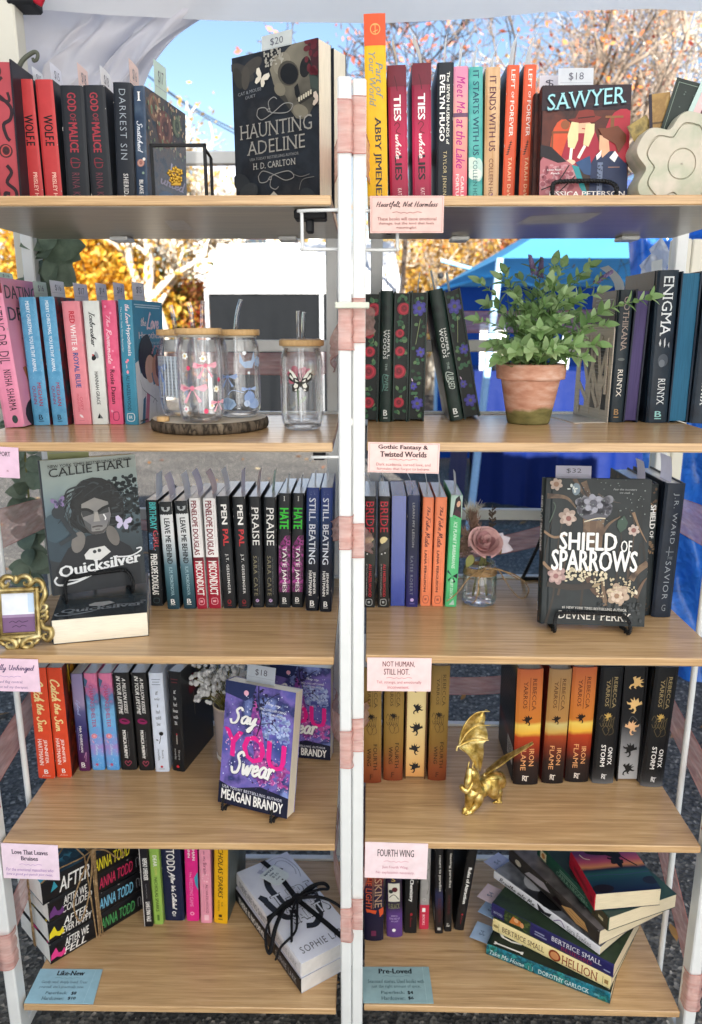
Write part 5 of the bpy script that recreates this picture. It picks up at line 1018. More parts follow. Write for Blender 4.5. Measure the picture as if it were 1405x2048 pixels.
spine_book('him', UL, 3, 344, 370, 1544, 334, 1345, 'black paperback with stacked small white words and its cover turned to view', HIM, yaw=-13, decor={'spine': [('R', .2, .07, .8, .078, '6a2c34'), ('R', .25, .1, .75, .108, '6a2c34')]+stack_words(['if', 'he', 'had', 'been', 'with', 'me'], 'e8e8e8')+[('L', [(.52, .62), (.52, .72)], .0012, 'c8c0b8'), ('E', .52, .62, .05, .08, 'b8303c'), ('T', 'laura', .6, .78, .74, .88, 'b8b8b8', 'vs'), ('T', 'nowlin', .28, .765, .44, .88, 'b8b8b8', 'vs'), ('E', .5, .95, .12, .12, 'c8353c')],
        'front': [('E', .4, .22, .18, .12, '5a1a26', -.5), ('E', .36, .17, .08, .08, '7a2030'), ('L', [(.38, .3), (.4, .55)], .0012, '9a8a7a'), ('L', [(.7, .12), (.72, .38)], .0012, 'b0b0b0')]+[('R', .5, .1+.09*i, .62+.05*(i % 2), .112+.09*i, 'd8d8d8') for i in range(5)]}, **k4)
# ---------------------------------------------------------------- fourth shelf, right
FW = gradz([(0, '7a3a22'), (.12, '8c4a2a'), (.3, '8c6a34'), (.55, '9a7c40'), (.8, '8c7040'), (1, '7a6438')], 0, .24, rough=.35)
def curls(c): return [('L', [(.1+.14*i, .44+.02*(i % 2)), (.2+.14*i, .40+.015*(i % 3)), (.32+.1*i, .45), (.22+.12*i, .5), (.12+.12*i, .47)], .0009, c) for i in range(5)]+[('L', [(.25, .52), (.4, .49), (.55, .53), (.42, .57), (.25, .52)], .0009, c), ('L', [(.5, .53), (.68, .5), (.75, .55), (.55, .57)], .0009, c)]
fw = lambda: {'spine': [('T', 'REBECCA', .62, .07, .8, .34, '4a3a1c', 'vs'), ('R', .54, .07, .56, .33, '5a4824'), ('T', 'YARROS', .3, .1, .46, .33, '4a3a1c', 'vs'), ('D', .48, .42, .4, '1f1a14', .2, 1)]+curls('5a4426')+[('T', 'FOURTH', .58, .655, .78, .88, '241c12', 'v'), ('T', 'WING', .26, .69, .46, .845, '241c12', 'v'), ('T', 'F', .38, .92, .56, .965, '4a2a18', 's')]}
k5 = dict(hard=True, w=.16, pages=pages_mat('dcd2b8', 'deckle_edges'))
spine_book('fw1', UR, 3, 725, 763.6, 1565, 724, 1335, 'leftmost bronze gold hardback with a small black dragon', FW, decor=fw(), group='bronze gold hardbacks', **k5)
spine_book('fw2', UR, 3, 767, 806, 1560, 770, 1335, 'bronze gold hardback with a small black dragon, second from the post', FW, decor=fw(), group='bronze gold hardbacks', **k5)
spine_book('fwe', UR, 3, 809, 852, 1558, 814, 1334, 'hardback showing cream gold page edges with four black dragons', '5a3a22', edge=True, hard=True, w=.16, pages=gradz([(0, 'd89a5a'), (.2, 'e0b878'), (.5, 'e6cf94'), (1, 'e6d49c')], 0, .24), decor={'fore': [('D', .55, .37, .6, '1a1a20', .5, 1), ('D', .5, .55, .72, '1a1a20', .1, -1), ('D', .48, .74, .62, '1a1a20', -.3, 1), ('D', .45, .91, .62, '1a1a20', .3, -1), ('D', .55, .17, .6, '1a1a20', .3, 1)]}, group='bronze gold hardbacks')
spine_book('fw3', UR, 3, 856.5, 893, 1560, 864, 1331, 'bronze gold hardback with a small black dragon, right of the dragon edged one', FW, decor=fw(), group='bronze gold hardbacks', **k5)
IF_ = gradz([(0, '1b1718'), (.18, '2a1a18'), (.3, '8a2e1a'), (.40, 'b04020'), (.43, 'e8b040'), (.5, 'e8c860'), (.53, 'c87830'), (.75, 'c8743a'), (1, 'b05a3a')], 0, .24, rough=.35, namt=.06)
IF2 = gradz([(0, '1b1718'), (.18, '2a1a18'), (.3, '6a2a1a'), (.40, 'a04424'), (.43, 'c8a050'), (.5, 'c8b878'), (.53, 'b08048'), (.75, 'a8804c'), (1, '9a7a58')], 0, .24, rough=.35, namt=.06)
ifd = lambda: {'spine': [('T', 'REBECCA', .6, .075, .76, .35, '4a2416', 'vs'), ('R', .5, .07, .52, .35, '5a2c18'), ('T', 'YARROS', .26, .1, .42, .33, '4a2416', 'vs'), ('D', .45, .43, .42, '20130f', -.2, -1), ('T', 'IRON', .58, .68, .78, .83, 'e8a870', 'v'), ('T', 'FLAME', .26, .66, .46, .87, 'e8a870', 'v'), ('T', 'R', .34, .915, .5, .96, 'e8dcd0', 'sb'), ('T', 'T', .42, .92, .6, .965, 'e8dcd0', 's')]}
IBK = gradz([(0, '141416'), (.2, '18181b'), (.3, '5a2020'), (.36, '1b1c20'), (.85, '1c1d20'), (1, '8c7a4a')], 0, .24, rough=.4, namt=.02)
spine_book('iron1', UR, 3, 1026, 1076.6, 1568.6, 1036, 1338, 'thick orange and black hardback with its black back cover showing', IF_, back=IBK, decor=dict(ifd(), back=[('R', .12, .1+.036*i, .88-.09*(i % 4), .107+.036*i, '5a5c60') for i in range(15)]+[('R', .62, .70, .94, .86, 'e4e4e2')]+[('R', .65+.028*i, .715, .662+.028*i, .845, '3a3a3a') for i in range(9)]), group='orange and black hardbacks', yaw=0, **k5)
spine_book('iron2', UR, 3, 1083, 1127, 1566, 1100, 1338, 'duller bronze and black hardback, middle of three alike', IF2, back='6a1f1a', decor=ifd(), group='orange and black hardbacks', **k5)
spine_book('iron3', UR, 3, 1130, 1177.6, 1563, 1147, 1334, 'thick orange and black hardback next to the all black ones', IF_, back='6a1f1a', decor=ifd(), group='orange and black hardbacks', **k5)
ON = gradz([(0, '6a6a6c'), (.05, '3a3a3c'), (.14, '17181a'), (1, '17181b')], 0, .24, rough=.38, namt=.08)
ond = lambda: {'spine': [('T', 'REBECCA', .6, .075, .76, .34, 'a89468', 'vs'), ('R', .5, .08, .52, .34, '8a7a54'), ('T', 'YARROS', .28, .1, .44, .325, 'a89468', 'vs'), ('D', .45, .41, .38, 'c8a458', .3, -1)]+curls('6a5c3e')+[('T', 'ONYX', .6, .675, .8, .83, WH, 'vb'), ('T', 'STORM', .28, .655, .48, .845, WH, 'vb'), ('T', 'R', .38, .91, .54, .95, 'e0e0e0', 'sb'), ('T', 'T', .46, .915, .62, .955, 'e0e0e0', 's')]}
ko = dict(hard=True, w=.16, pages=ink('17181a', .5))
spine_book('onyx1', UR, 3, 1183.6, 1227.6, 1566, 1203.6, 1334, 'black hardback with gilt author and white title, left of the dragon edge', ON, decor=ond(), group='black dragon hardbacks', **ko)
spine_book('onyxe', UR, 3, 1233, 1278, 1563, 1251, 1333, 'black hardback turned to show gold and black dragons on its page edges', '141518', edge=True, hard=True, w=.16, pages=gradz([(0, 'b8b8ba'), (.2, '9a9a9c'), (.38, '6a6a6c'), (.5, '1c1d20'), (1, '141518')], 0, .24), decor={'fore': [('D', .6, .14, .75, 'e0b878', .8, 1), ('D', .55, .33, .8, 'e8c080', .1, -1), ('L', [(.3, .5), (.5, .43), (.8, .47)], .0008, '6a6a6a'), ('D', .55, .53, .75, 'e8b888', -.1, 1), ('D', .5, .73, .75, '16171a', .2, -1), ('D', .5, .91, .7, '16171a', .5, 1)]}, group='black dragon hardbacks')
spine_book('onyx2', UR, 3, 1281, 1326, 1573, 1313, 1334, 'black hardback with gilt author and white title at the row end', ON, decor=ond(), group='black dragon hardbacks', **ko)
# ---------------------------------------------------------------- lowest shelf, left
k6 = dict(pages=pg4, w=.135)
spine_book('rep', UL, 4, 289.7, 307, 1853, 278, 1700, 'thin black paperback with narrow white capitals', '1d1c22', h=.205, decor={'spine': [('R', 0, 0, .08, 1, 'd8d4d0'), ('T', 'REPEAT OFFENDER', .34, .24, .86, .48, WH, 'vB'), ('T', 'a novel of second chances', .5, .52, .62, .68, '9a9aa0', 'v'), ('T', 'LANI LYNN VALE', .36, .72, .86, .94, WH, 'vB')]}, **k6)
spine_book('dear', UL, 4, 308.5, 328, 1848.6, 298, 1700, 'light green paperback with dark author name', '93b856', h=.19, decor={'spine': [('T', 'DEAR', .36, .17, .74, .3, WH, 'vb'), ('T', 'JOHN', .36, .31, .72, .40, 'c8c068', 'vb'), ('T', 'NICHOLAS SPARKS', .36, .43, .68, .84, '2e3a1e', 'vb'), ('R', .42, .88, .66, .95, '5a7a34')]}, **k6)
spine_book('todd', UL, 4, 331, 370, 1841, 321, 1700, 'thick navy paperback with big white outlined letters', '1a2140', h=.205, decor={'spine': [('T', 'TODD', .28, .2, .7, .44, WH, 'vb'), ('L', [(.28, .44), (.55, .49)], .0012, WH), ('T', 'After We Collided', .34, .46, .68, .87, WH, 'vK'), ('E', .5, .91, .1, .1, WH), ('E', .5, .91, .06, .06, '1a2140'), ('R', .42, .94, .58, .945, WH)]}, **k6)
spine_book('wed', UL, 4, 374, 399.4, 1842, 369, 1700, 'bright magenta paperback with a teal triangle', 'dd2a86', front='a01c62', h=.2, decor={'spine': [('P', [(1, .43), (.7, .5), (.8, .58), (1, .64)], '3f9ab0'), ('T', 'MEGHAN', .6, .06, .82, .3, WH, 'vb'), ('T', 'QUINN', .22, .1, .44, .27, WH, 'vb'), ('T', 'The', .36, .43, .5, .49, 'f4b8d4', 'v'), ('T', 'WEDDING GAME', .32, .5, .6, .83, 'f29cc6', 'v'), ('E', .48, .91, .16, .16, 'f4b8d4'), ('E', .48, .91, .1, .1, 'dd2a86')]}, **k6)
spine_book('brain', UL, 4, 402.5, 425, 1846, 398, 1700, 'baby pink paperback with plum lettering', 'e79ab0', h=.195, decor={'spine': [('T', 'Love on the', .4, .05, .58, .27, '8a4a68', 'vk'), ('T', 'Brain', .36, .29, .66, .42, '7a3a56', 'v'), ('X', .1, .42, .9, .52, 10, .06, 'f4c8d4', 3), ('T', 'ALI HAZELWOOD', .52, .54, .74, .88, '7a3a50', 'v'), ('T', 'New York Times bestselling', .3, .54, .38, .86, '9a5a70', 'v'), ('R', .34, .9, .74, .965, 'f2c4d2')]}, **k6)
spine_book('spar', UL, 4, 428, 456, 1848, 428, 1700, 'golden yellow book with dark italic author name', 'e4ae1c', front=mott(['3c4440', '5a625c', '2e3634'], 20, (1, 1, .3)), h=.21, hard=True, w=.14, yaw=-6, bulge=.001, decor={'spine': [('T', 'NICHOLAS SPARKS', .3, .1, .66, .72, '2a2014', 'vib'), ('T', 'THE', .54, .76, .66, .81, '3a2c18', 'v'), ('T', 'RETURN', .3, .745, .42, .86, '3a2c18', 'v'), ('R', .36, .9, .6, .93, '4a3818'), ('R', .32, .945, .66, .96, '8a6a20')]}, pages=pg4)
# ---------------------------------------------------------------- lowest shelf, right
spine_book('ersk', UR, 4, 729, 768, 1880, 728, 1757, 'thick dark hardback with red and orange flame colours behind the pink card', gradz([(0, '1b1830'), (.35, '1f1c36'), (.5, '3a2036'), (.6, '7a2a22'), (1, '5a2420')], 0, .235), h=.235, hard=True, w=.15, decor={'spine': [('T', 'ERSKINE', .55, .3, .92, .68, 'b8987a', 'vs'), ('R', .46, .38, .48, .69, 'b88a6a'), ('T', 'THE LIGHT', .1, .35, .4, .69, 'd8623a', 'vs'), ('P', [(.1, .695), (.65, .705), (.6, .74), (.3, .725), (.15, .73)], 'd8562e'), ('P', [(.76, .7), (1, .68), (1, .74), (.82, .77)], 'd8562e'), ('R', .36, .9, .62, .95, '6a2a4a')]})
spine_book('prpl', UR, 4, 774, 806, 1873, 772, 1757, 'purple hardback with a small rose picture on its spine', gradz([(0, '5a3a78'), (.2, '5a3a80'), (.3, '2c2138'), (1, '221a2c')], 0, .225), h=.225, hard=True, w=.15, decor={'spine': [('R', .14, .46, .86, .64, 'd8d4c4'), ('E', .55, .52, .18, .18, '5a2028'), ('E', .3, .54, .14, .14, '2c3430'), ('L', [(.2, .6), (.5, .57), (.8, .62)], .0014, '2a2a2a'), ('T', 'S', .35, .4, .6, .44, 'c8a85a', 's'), ('T', 'D.BLACK', .14, .66, .86, .71, '8a8a60', 's'), ('T', 'BEFORE THE', .3, .775, .7, .79, 'c8b8d8'), ('T', 'BOOK AND YET', .2, .8, .85, .818, 'c8b8d8'), ('T', 'AT LAST', .3, .828, .75, .843, 'c8b8d8'), ('E', .46, .925, .12, .12, WH)]})
spine_book('chem', UR, 4, 808, 834, 1866, 811, 1757, 'black paperback with white jagged title beneath the pink card', '1a191a', h=.205, decor={'spine': [('T', 'Perfect Chemistry', .3, .22, .66, .65, WH, 'vB'), ('E', .55, .79, .1, .14, 'a02a34'), ('T', 'Simone', .46, .81, .62, .93, '8a2430', 'vk')]}, **k6)
spine_book('grey', UR, 4, 839, 858, 1858, 842, 1757, 'grey paperback with a crimson foot band', '9c9a98', h=.2, decor={'spine': [('L', [(.7, .2), (.95, .3), (.6, .35), (.9, .5), (.7, .6)], .001, '6a6866'), ('E', .45, .66, .2, .2, 'b8b6b4'), ('E', .45, .66, .13, .13, '9c9a98'), ('R', 0, .72, 1, 1, 'c2304a'), ('R', .25, .755, .6, .8, WH), ('T', 'BOOKS', .3, .83, .56, .95, 'f0c8ce', 'vb')]}, **k6)
spine_book('ret', UR, 4, 870.5, 887, 1867, 870.7, 1700, 'black paperback with vertical white lettering and a barcode on its back', gradz([(0, '1c1a1c'), (.25, '2a1f22'), (.3, '24243c'), (.45, '262a4a'), (.5, '1d1c20'), (1, '1b1a1c')], 0, .2), back='19181a', h=.2, decor={'spine': [('T', 'return to paradise', .4, .12, .8, .52, 'd8d4cc', 'vb'), ('T', 'ELIZABETH', .4, .6, .7, .86, '5a2226', 'v'), ('R', .3, .93, .7, .96, 'b8b4ac')], 'back': [('R', .74, .78, .95, .9, 'c8c8c6')]}, group='black books beside the leaning one', **k6)
spine_book('leav', UR, 4, 888.5, 904, 1863, 893, 1700, 'black paperback with vertical white lettering left of the leaning one', '1a191a', h=.2, decor={'spine': [('T', 'leaving paradise', .4, .12, .8, .5, 'd8d4cc', 'vb'), ('T', 'SIMONE', .4, .58, .7, .8, '5a2226', 'v'), ('T', 'Flux', .25, .9, .75, .945, 'd0ccc4', 'k')]}, group='black books beside the leaning one', **k6)
spine_book('rule', UR, 4, 909, 928.5, 1861, 937, 1700, 'black paperback leaning right with white jagged title', '191819', h=.205, decor={'spine': [('T', 'Rules of Attraction', .36, .3, .72, .7, WH, 'vB'), ('E', .55, .82, .1, .12, 'a02a34'), ('T', 'Simone', .48, .83, .62, .93, '8a2430', 'vk')]}, **k6)
# ================================================================== books shown face out, stacks, stands
def along(P0, d, px):
    """distance along the line P0 + d*s at which it passes closest to the sight line of a photo point"""
    r = ray(*px).normalized(); w0 = P0-CO; b = d.dot(r); return (b*r.dot(w0)-d.dot(w0))/(1-b*b)
def face_pair(key, U, k, BL_, BR_, TL_, dz, tilt, t, label, spine, **kw):
    a = U.shelf(k, *BL_, dz); b = U.shelf(k, *BR_, dz)
    yaw = math.atan2(b[1]-a[1], b[0]-a[0]); wd = math.hypot(b[0]-a[0], b[1]-a[1])
    M = U.M(a[0], a[1], ZS[k]+dz) @ RZ(yaw) @ RX(-R(tilt))
    h = along(M @ Vector((0, 0, 0)), (M.to_3x3() @ Vector((0, 0, 1))), TL_)
    o = make_book(label, M, wd, t, h, spine, **kw)
    BOOKS[key] = dict(o=o, w=wd, t=t, h=h, M=M, edge=False, label=label, face=True); return M, wd, h
DKC = mott(['1b1f26', '242a32', '191c22', '2a2c30'], 18, rough=.42)
swirl = lambda y, f, c: [('L', [(.30, y+.01*f), (.36, y+.04*f), (.5, y+.005*f), (.62, y-.035*f), (.72, y-.02*f), (.66, y+.02*f), (.5, y+.01*f), (.42, y-.015*f), (.46, y-.02*f)], .0012, c), ('L', [(.46, y), (.44, y-.06*f), (.5, y-.085*f), (.54, y-.07*f)], .0012, c), ('L', [(.30, y+.01*f), (.32, y-.03*f), (.4, y-.03*f), (.44, y+.0*f)], .0012, c)]
SK = mott(['46433c', '6a6558', '7f796a', '58544a'], 11, detail=3)
haunt = [('E', .13, .1, .16, .06, '3c3a38', .5), ('E', .24, .08, .14, .06, '45413d', -.4), ('E', .08, .13, .1, .05, '34332f', 1.2), ('E', .17, .14, .05, .1, '4a4640', .1), ('E', .9, .09, .12, .16, '4a1f26'), ('E', .86, .06, .07, .07, '6a2830'), ('E', .94, .2, .1, .1, '2c3430'), ('E', .92, .3, .12, .1, '343c38'), ('V', .95, .24, .2, .1, 1, '3c4640'),
         ('E', .72, .12, .25, .15, SK, -.6), ('P', [(.46, .12), (.52, .05), (.9, .02), (.9, .2), (.92, .30), (.96, .37), (.9, .43), (.82, .452), (.75, .44), (.68, .38), (.62, .32), (.56, .28), (.50, .21)], SK), ('E', .60, .10, .1, .09, '8a8474', -.5), ('E', .57, .25, .07, .05, '7a7464', .6), ('E', .80, .40, .09, .05, '7c7666', .4), ('P', [(.56, .29), (.62, .33), (.70, .40), (.69, .36), (.63, .29)], '3a3833'),
         ('E', .67, .165, .125, .10, '4a463e', .5), ('E', .68, .17, .105, .085, '121418', .5), ('E', .86, .15, .06, .085, '1a1a1c', .2), ('P', [(.735, .255), (.775, .235), (.80, .30), (.765, .325), (.745, .30)], '141518'), ('P', [(.76, .335), (.94, .30), (.95, .325), (.80, .362)], '2a2824')]+[('R', .78+.026*i, .318-.006*i, .798+.026*i, .345-.006*i, 'c4bca6') for i in range(6)]+[('X', .40, .0, .62, .1, 60, .012, 'b0aca0', 8), ('P', [(.88, .0), (1, 0), (1, .2), (.94, .16)], '3c1c22'), ('X', .84, .0, 1, .2, 16, .03, '5a2028', 3),
         ('B', .36, .165, .14, 'ddd5c4', .5), ('B', 1.0, .36, .12, 'c8b8a8', .4), ('T', 'CAT & MOUSE', .08, .225, .36, .245, '8a8c90', 's', .012), ('T', 'DUET', .17, .255, .29, .272, '8a8c90', 's', .006)]
haunt += swirl(.375, 1, '8e8d8a')+[('T', 'HAUNTING', .09, .43, .93, .52, '98958e', 'ts'), ('T', 'ADELINE', .17, .54, .85, .625, '98958e', 'ts'), ('T', 'USA TODAY BESTSELLING AUTHOR', .2, .645, .78, .662, '8c8c8c', 's'), ('T', 'H. D. CARLTON', .24, .68, .74, .72, 'aaa8a2', 's')]+swirl(.775, -1, '8e8d8a')+[('L', [(.72, .78), (.8, .80), (.9, .79)], .001, '6a6a68'), ('L', [(.78, .88), (.82, .82), (.95, .81)], .001, '6a6a68'), ('B', .34, .985, .3, 'aaa69a', .05), ('X', .2, .9, .5, .96, 12, .015, '23262b', 2), ('E', .1, .8, .12, .08, '2c3034', .6), ('E', .18, .86, .12, .08, '33373a', -.3), ('E', .88, .93, .1, .07, '2c3236', .6)]  # lettering dulled, with the backlight haze in its colour
def up_pair(key, U, k, L, Rr, vL, vR, TLp, t, label, spine, lift=0, tilt=0, **kw):
    uL, zL = U.at(*L, vL); uR, _ = U.at(*Rr, vR)
    yaw = math.atan2(vR-vL, uR-uL); wd = math.hypot(vR-vL, uR-uL)
    M = U.M(uL, vL, ZS[k]+.0005+lift) @ RZ(yaw) @ RX(-R(tilt)); h = along(M @ Vector((0, 0, 0)), (M.to_3x3() @ Vector((0, 0, 1))), TLp)
    o = make_book(label, M, wd, t, h, spine, **kw); BOOKS[key] = dict(o=o, w=wd, t=t, h=h, M=M, edge=False, label=label, face=True); return M, wd, h
M, wd, h = up_pair('haunt', UL, 0, (472, 392), (640, 392), .185, .105, (459, 117), .033, 'black paperback with a skull and pale butterflies shown face out', DKC, decor={'front': haunt}, group='skull covered books')
M2 = M @ TR(.003, .0345, 0)
make_book('second skull covered paperback tucked behind the first', M2, wd, .033, h*.985, DKC, group='skull covered books')
# the western one, on a black stand, with its double behind
SAWM = mott(['4a2620', '5a2c22', '33201e', '6a3a28'], 16)
saw = [('R', 0, 0, 1, .22, '2a1c24'), ('R', .05, .16, 1, .17, '3a2428'), ('R', .1, .05, .95, .06, '3a2428'), ('E', .92, .45, .2, .3, 'a82c3a'), ('E', .25, .52, .14, .28, 'c8502e'), ('R', .12, .4, .14, .62, '7a4428'), ('R', .12, .4, .42, .42, '7a4428'), ('E', .27, .345, .05, .05, '8a5030'), ('R', .78, .27, .82, .42, '7a5030'), ('R', .72, .27, .92, .29, '8a5a38'),
       ('P', [(.32, .4), (.6, .38), (.68, .55), (.62, .68), (.34, .72), (.24, .62)], '9a2438'), ('P', [(.36, .36), (.5, .3), (.6, .36), (.56, .42), (.42, .42)], 'e0b090'), ('P', [(.3, .30), (.38, .29), (.42, .225), (.5, .215), (.58, .22), (.6, .27), (.68, .28), (.6, .325), (.4, .335)], '7c2e26'), ('L', [(.41, .29), (.6, .275)], .0016, '3a1814'), ('L', [(.46, .38), (.52, .385)], .0015, 'a8443e'), ('P', [(.34, .32), (.42, .33), (.42, .48), (.38, .56), (.31, .54), (.3, .44)], 'dccb9a'), ('P', [(.5, .34), (.6, .34), (.6, .42), (.54, .54), (.48, .52)], 'dccb9a'), ('L', [(.35, .55), (.34, .66)], .004, 'efe6da'), ('L', [(.5, .53), (.43, .64)], .004, 'efe6da'), ('E', .34, .675, .06, .03, 'e8bca0'),
       ('P', [(.0, .66), (.1, .55), (.3, .66), (.44, .74), (.56, .95), (.5, 1), (0, 1)], 'a8646a'), ('X', .02, .7, .4, .95, 40, .03, 'b8848a', 6), ('X', .02, .7, .4, .95, 30, .03, '8c4c56', 7), ('P', [(.0, .52), (.12, .54), (.3, .67), (.2, .68), (.0, .62)], '1f1a20'), ('P', [(.36, .7), (.46, .72), (.58, .9), (.54, 1), (.46, .9)], '2f8a90'), ('P', [(.44, .72), (.56, .8), (.6, .94), (.56, .98)], '3a2a24'), ('L', [(.33, .7), (.2, .85), (.02, .92)], .0016, '1a1618'), ('L', [(.4, .8), (.2, .95), (.05, .98)], .0016, '1a1618'), ('P', [(.4, .68), (.56, .62), (.6, .8), (.5, .78)], '2c4a72'),
       ('P', [(.58, .68), (.64, .6), (.82, .58), (.98, .7), (1, 1), (.56, 1)], '25304e'), ('P', [(.66, .44), (.76, .46), (.78, .58), (.7, .64), (.66, .56)], 'd8a684'), ('P', [(.64, .38), (.74, .38), (.86, .36), (.96, .44), (.96, .5), (.88, .6), (.84, .52), (.7, .46)], '6a3a24'), ('P', [(.63, .62), (.69, .57), (.68, .63), (.64, .66)], 'f0eee8'), ('P', [(.78, .64), (.84, .58), (.88, .62), (.84, .68)], 'f0eee8'), ('R', .65, .68, .71, 1, '6a7690'), ('X', .65, .68, .71, 1, 26, .01, '2a3448', 4), ('R', .77, .72, .9, .727, 'a07a6a'),
       ('T', 'SAWYER', .05, .075, .95, .235, '1f2c3c', 'sB', .065), ('T', 'SAWYER', .06, .083, .94, .225, '9ad0d6', 's', .065), ('T', 'Lucky River', .08, .735, .24, .755, 'f0e6e6', 'bi'), ('T', 'Ranch', .12, .765, .22, .782, 'f0e6e6', 'bi'), ('T', 'JESSICA PETERSON', .1, .935, .97, .995, 'f2ece8', 'b')]
M, wd, h = up_pair('saw', UR, 0, (1079, 385), (1255, 381), .10, .098, (1075, 172), .024, 'face out paperback with two riders in cowboy hats on its cover', '1c1820', lift=.010, tilt=7, front=SAWM, decor={'front': saw}, group='cowboy covered books')
MSAW, WSAW = M, wd
make_book('second cowboy covered paperback standing right behind the first', M @ TR(-.006, .025, 0), wd, .024, h, '1c1820', front=SAWM, group='cowboy covered books')
# grey portrait cover and the copy lying under its stand
QSM = gradz([(0, '2a2e32'), (.25, '2c3338'), (.45, '45565f'), (.62, '71868f'), (.8, '9aaaa8'), (1, 'b4beb8')], 0, .235, rough=.4, nscale=12, namt=.25)
SKN = mott(['77767a', '8f8d8a', 'a39f98'], 14, detail=2)
HAIRM = mott(['111315', '1f2326', '0d0f11'], 60)
qs_title = lambda c: [('T', 'Quicksilver', .08, .785, .96, .885, c, 'Bs', .045), ('L', [(.06, .86), (.03, .89), (.08, .925), (.25, .915), (.42, .875)], .0032, c), ('L', [(.16, .895), (.3, .895), (.46, .855)], .0022, c), ('L', [(.7, .765), (.85, .77), (.96, .74), (.97, .715), (.92, .72)], .0024, c)]
qs = [('X', .66, .16, 1, .42, 160, .022, '2f383c', 3), ('X', .78, .3, 1, .6, 90, .022, '2a3236', 13), ('E', .12, .62, .2, .2, '33444f'), ('E', .1, .5, .14, .16, '3d525e'), ('P', [(.1, 1), (.05, .82), (.2, .66), (.36, .6), (.66, .6), (.86, .7), (.95, .85), (.95, 1)], '20242a'),
      ('P', [(.34, .22), (.42, .165), (.52, .15), (.62, .16), (.72, .2), (.78, .27), (.83, .36), (.82, .44), (.80, .51), (.72, .53), (.68, .56), (.38, .56), (.33, .53), (.26, .50), (.24, .45), (.28, .4), (.26, .34), (.3, .27)], HAIRM)]+[('L', [(.5+.28*math.cos(t)*k, .34-.16*math.sin(t)*k), (.5+.36*math.cos(t+.3)*k, .36-.19*math.sin(t+.3)*k), (.5+.33*math.cos(t+.7)*k, .40-.18*math.sin(t+.7)*k), (.5+.40*math.cos(t+.9)*k, .42-.17*math.sin(t+.9)*k)], .0035-.001*(i % 3), ('1d2124', '32383c', '24292c', '3c4448')[i % 4], 1) for i, (t, k) in enumerate((6.6*(j/46)-.9, .75+.3*((j*37) % 10)/10) for j in range(46))]+[
      ('P', [(.38, .34), (.52, .30), (.66, .34), (.68, .44), (.64, .53), (.58, .575), (.52, .585), (.45, .56), (.40, .49), (.37, .42)], SKN), ('P', [(.37, .38), (.5, .4), (.5, .42), (.38, .44)], '3a3c3e'), ('P', [(.54, .40), (.66, .37), (.66, .42), (.55, .43)], '3a3c3e'), ('L', [(.375, .38), (.44, .385), (.495, .41)], .0045, '141618'), ('L', [(.545, .41), (.6, .385), (.67, .37)], .0045, '141618'), ('P', [(.40, .52), (.44, .56), (.47, .575), (.58, .57), (.64, .53), (.655, .47), (.62, .53), (.57, .553), (.47, .553), (.43, .53), (.385, .45)], '4e4c4c'), ('P', [(.51, .41), (.54, .41), (.56, .48), (.49, .48)], 'a8a49e'), ('P', [(.38, .45), (.46, .5), (.46, .56), (.40, .5)], '56585a'), ('L', [(.47, .52), (.53, .515), (.58, .52)], .0025, '4a4444'), ('L', [(.5, .54), (.55, .54)], .002, '6c6866'), ('L', [(.6, .43), (.62, .46), (.61, .475)], .0022, 'f4f4f4'),
      ('P', [(.4, .58), (.62, .57), (.66, .68), (.36, .68)], '26292d'), ('E', .31, .62, .07, .12, '7a7672', .3), ('E', .68, .6, .06, .12, '726e6a', -.3), ('P', [(.36, .72), (.42, .68), (.58, .67), (.64, .72), (.52, .775), (.37, .755)], 'd8d8d6'), ('E', .47, .705, .02, .02, '33363a'), ('E', .52, .70, .02, .02, '33363a'),
      ('E', .14, .385, .07, .07, '2c343a'), ('L', [(.16, .41), (.22, .5), (.28, .56)], .007, '2c343a'), ('L', [(.12, .62), (.3, .56)], .007, '30383e'), ('B', .15, .315, .12, '8c7aa8', -.2), ('B', .15, .315, .07, '4a4868', -.2), ('B', .80, .515, .15, 'cfc8e6', .25), ('T', 'NEW YORK TIMES BESTSELLING AUTHOR', .08, .038, .94, .06, '33383a', '', .018), ('T', 'CALLIE HART', .08, .065, .95, .128, '262a2c', 's', .035)]+qs_title('e4e6e8')
a = UL.shelf(2, 106, 1290); b = UL.shelf(2, 298, 1272)
yw = math.atan2(b[1]-a[1], b[0]-a[0]); TQ = .041
MQ = UL.M(a[0], a[1], ZS[2]+TQ+.0005) @ RZ(yw) @ RX(-math.pi/2)
LQ = [e for e in qs_title('7c8288')]+[('P', [(.36, .72), (.42, .68), (.58, .67), (.64, .72), (.52, .775), (.37, .755)], 'a8aaac')]
make_book('grey portrait paperback lying flat beneath the wire stand', MQ, math.hypot(b[0]-a[0], b[1]-a[1]), TQ, .205, '23272b', front=gradz([(0, '2a2e32'), (1, '4a5a64')], 0, .2, rough=.22), decor={'front': LQ}, group='grey portrait books')
M, wd, h = face_pair('quick', UL, 2, (107, 1192), (293, 1165), (88, 921), TQ+.012, 6, .03, 'grey paperback with a dark haired armoured man standing on a wire stand', '3a4248', front=QSM, decor={'front': qs}, group='grey portrait books')
MQK, WQK = M, wd
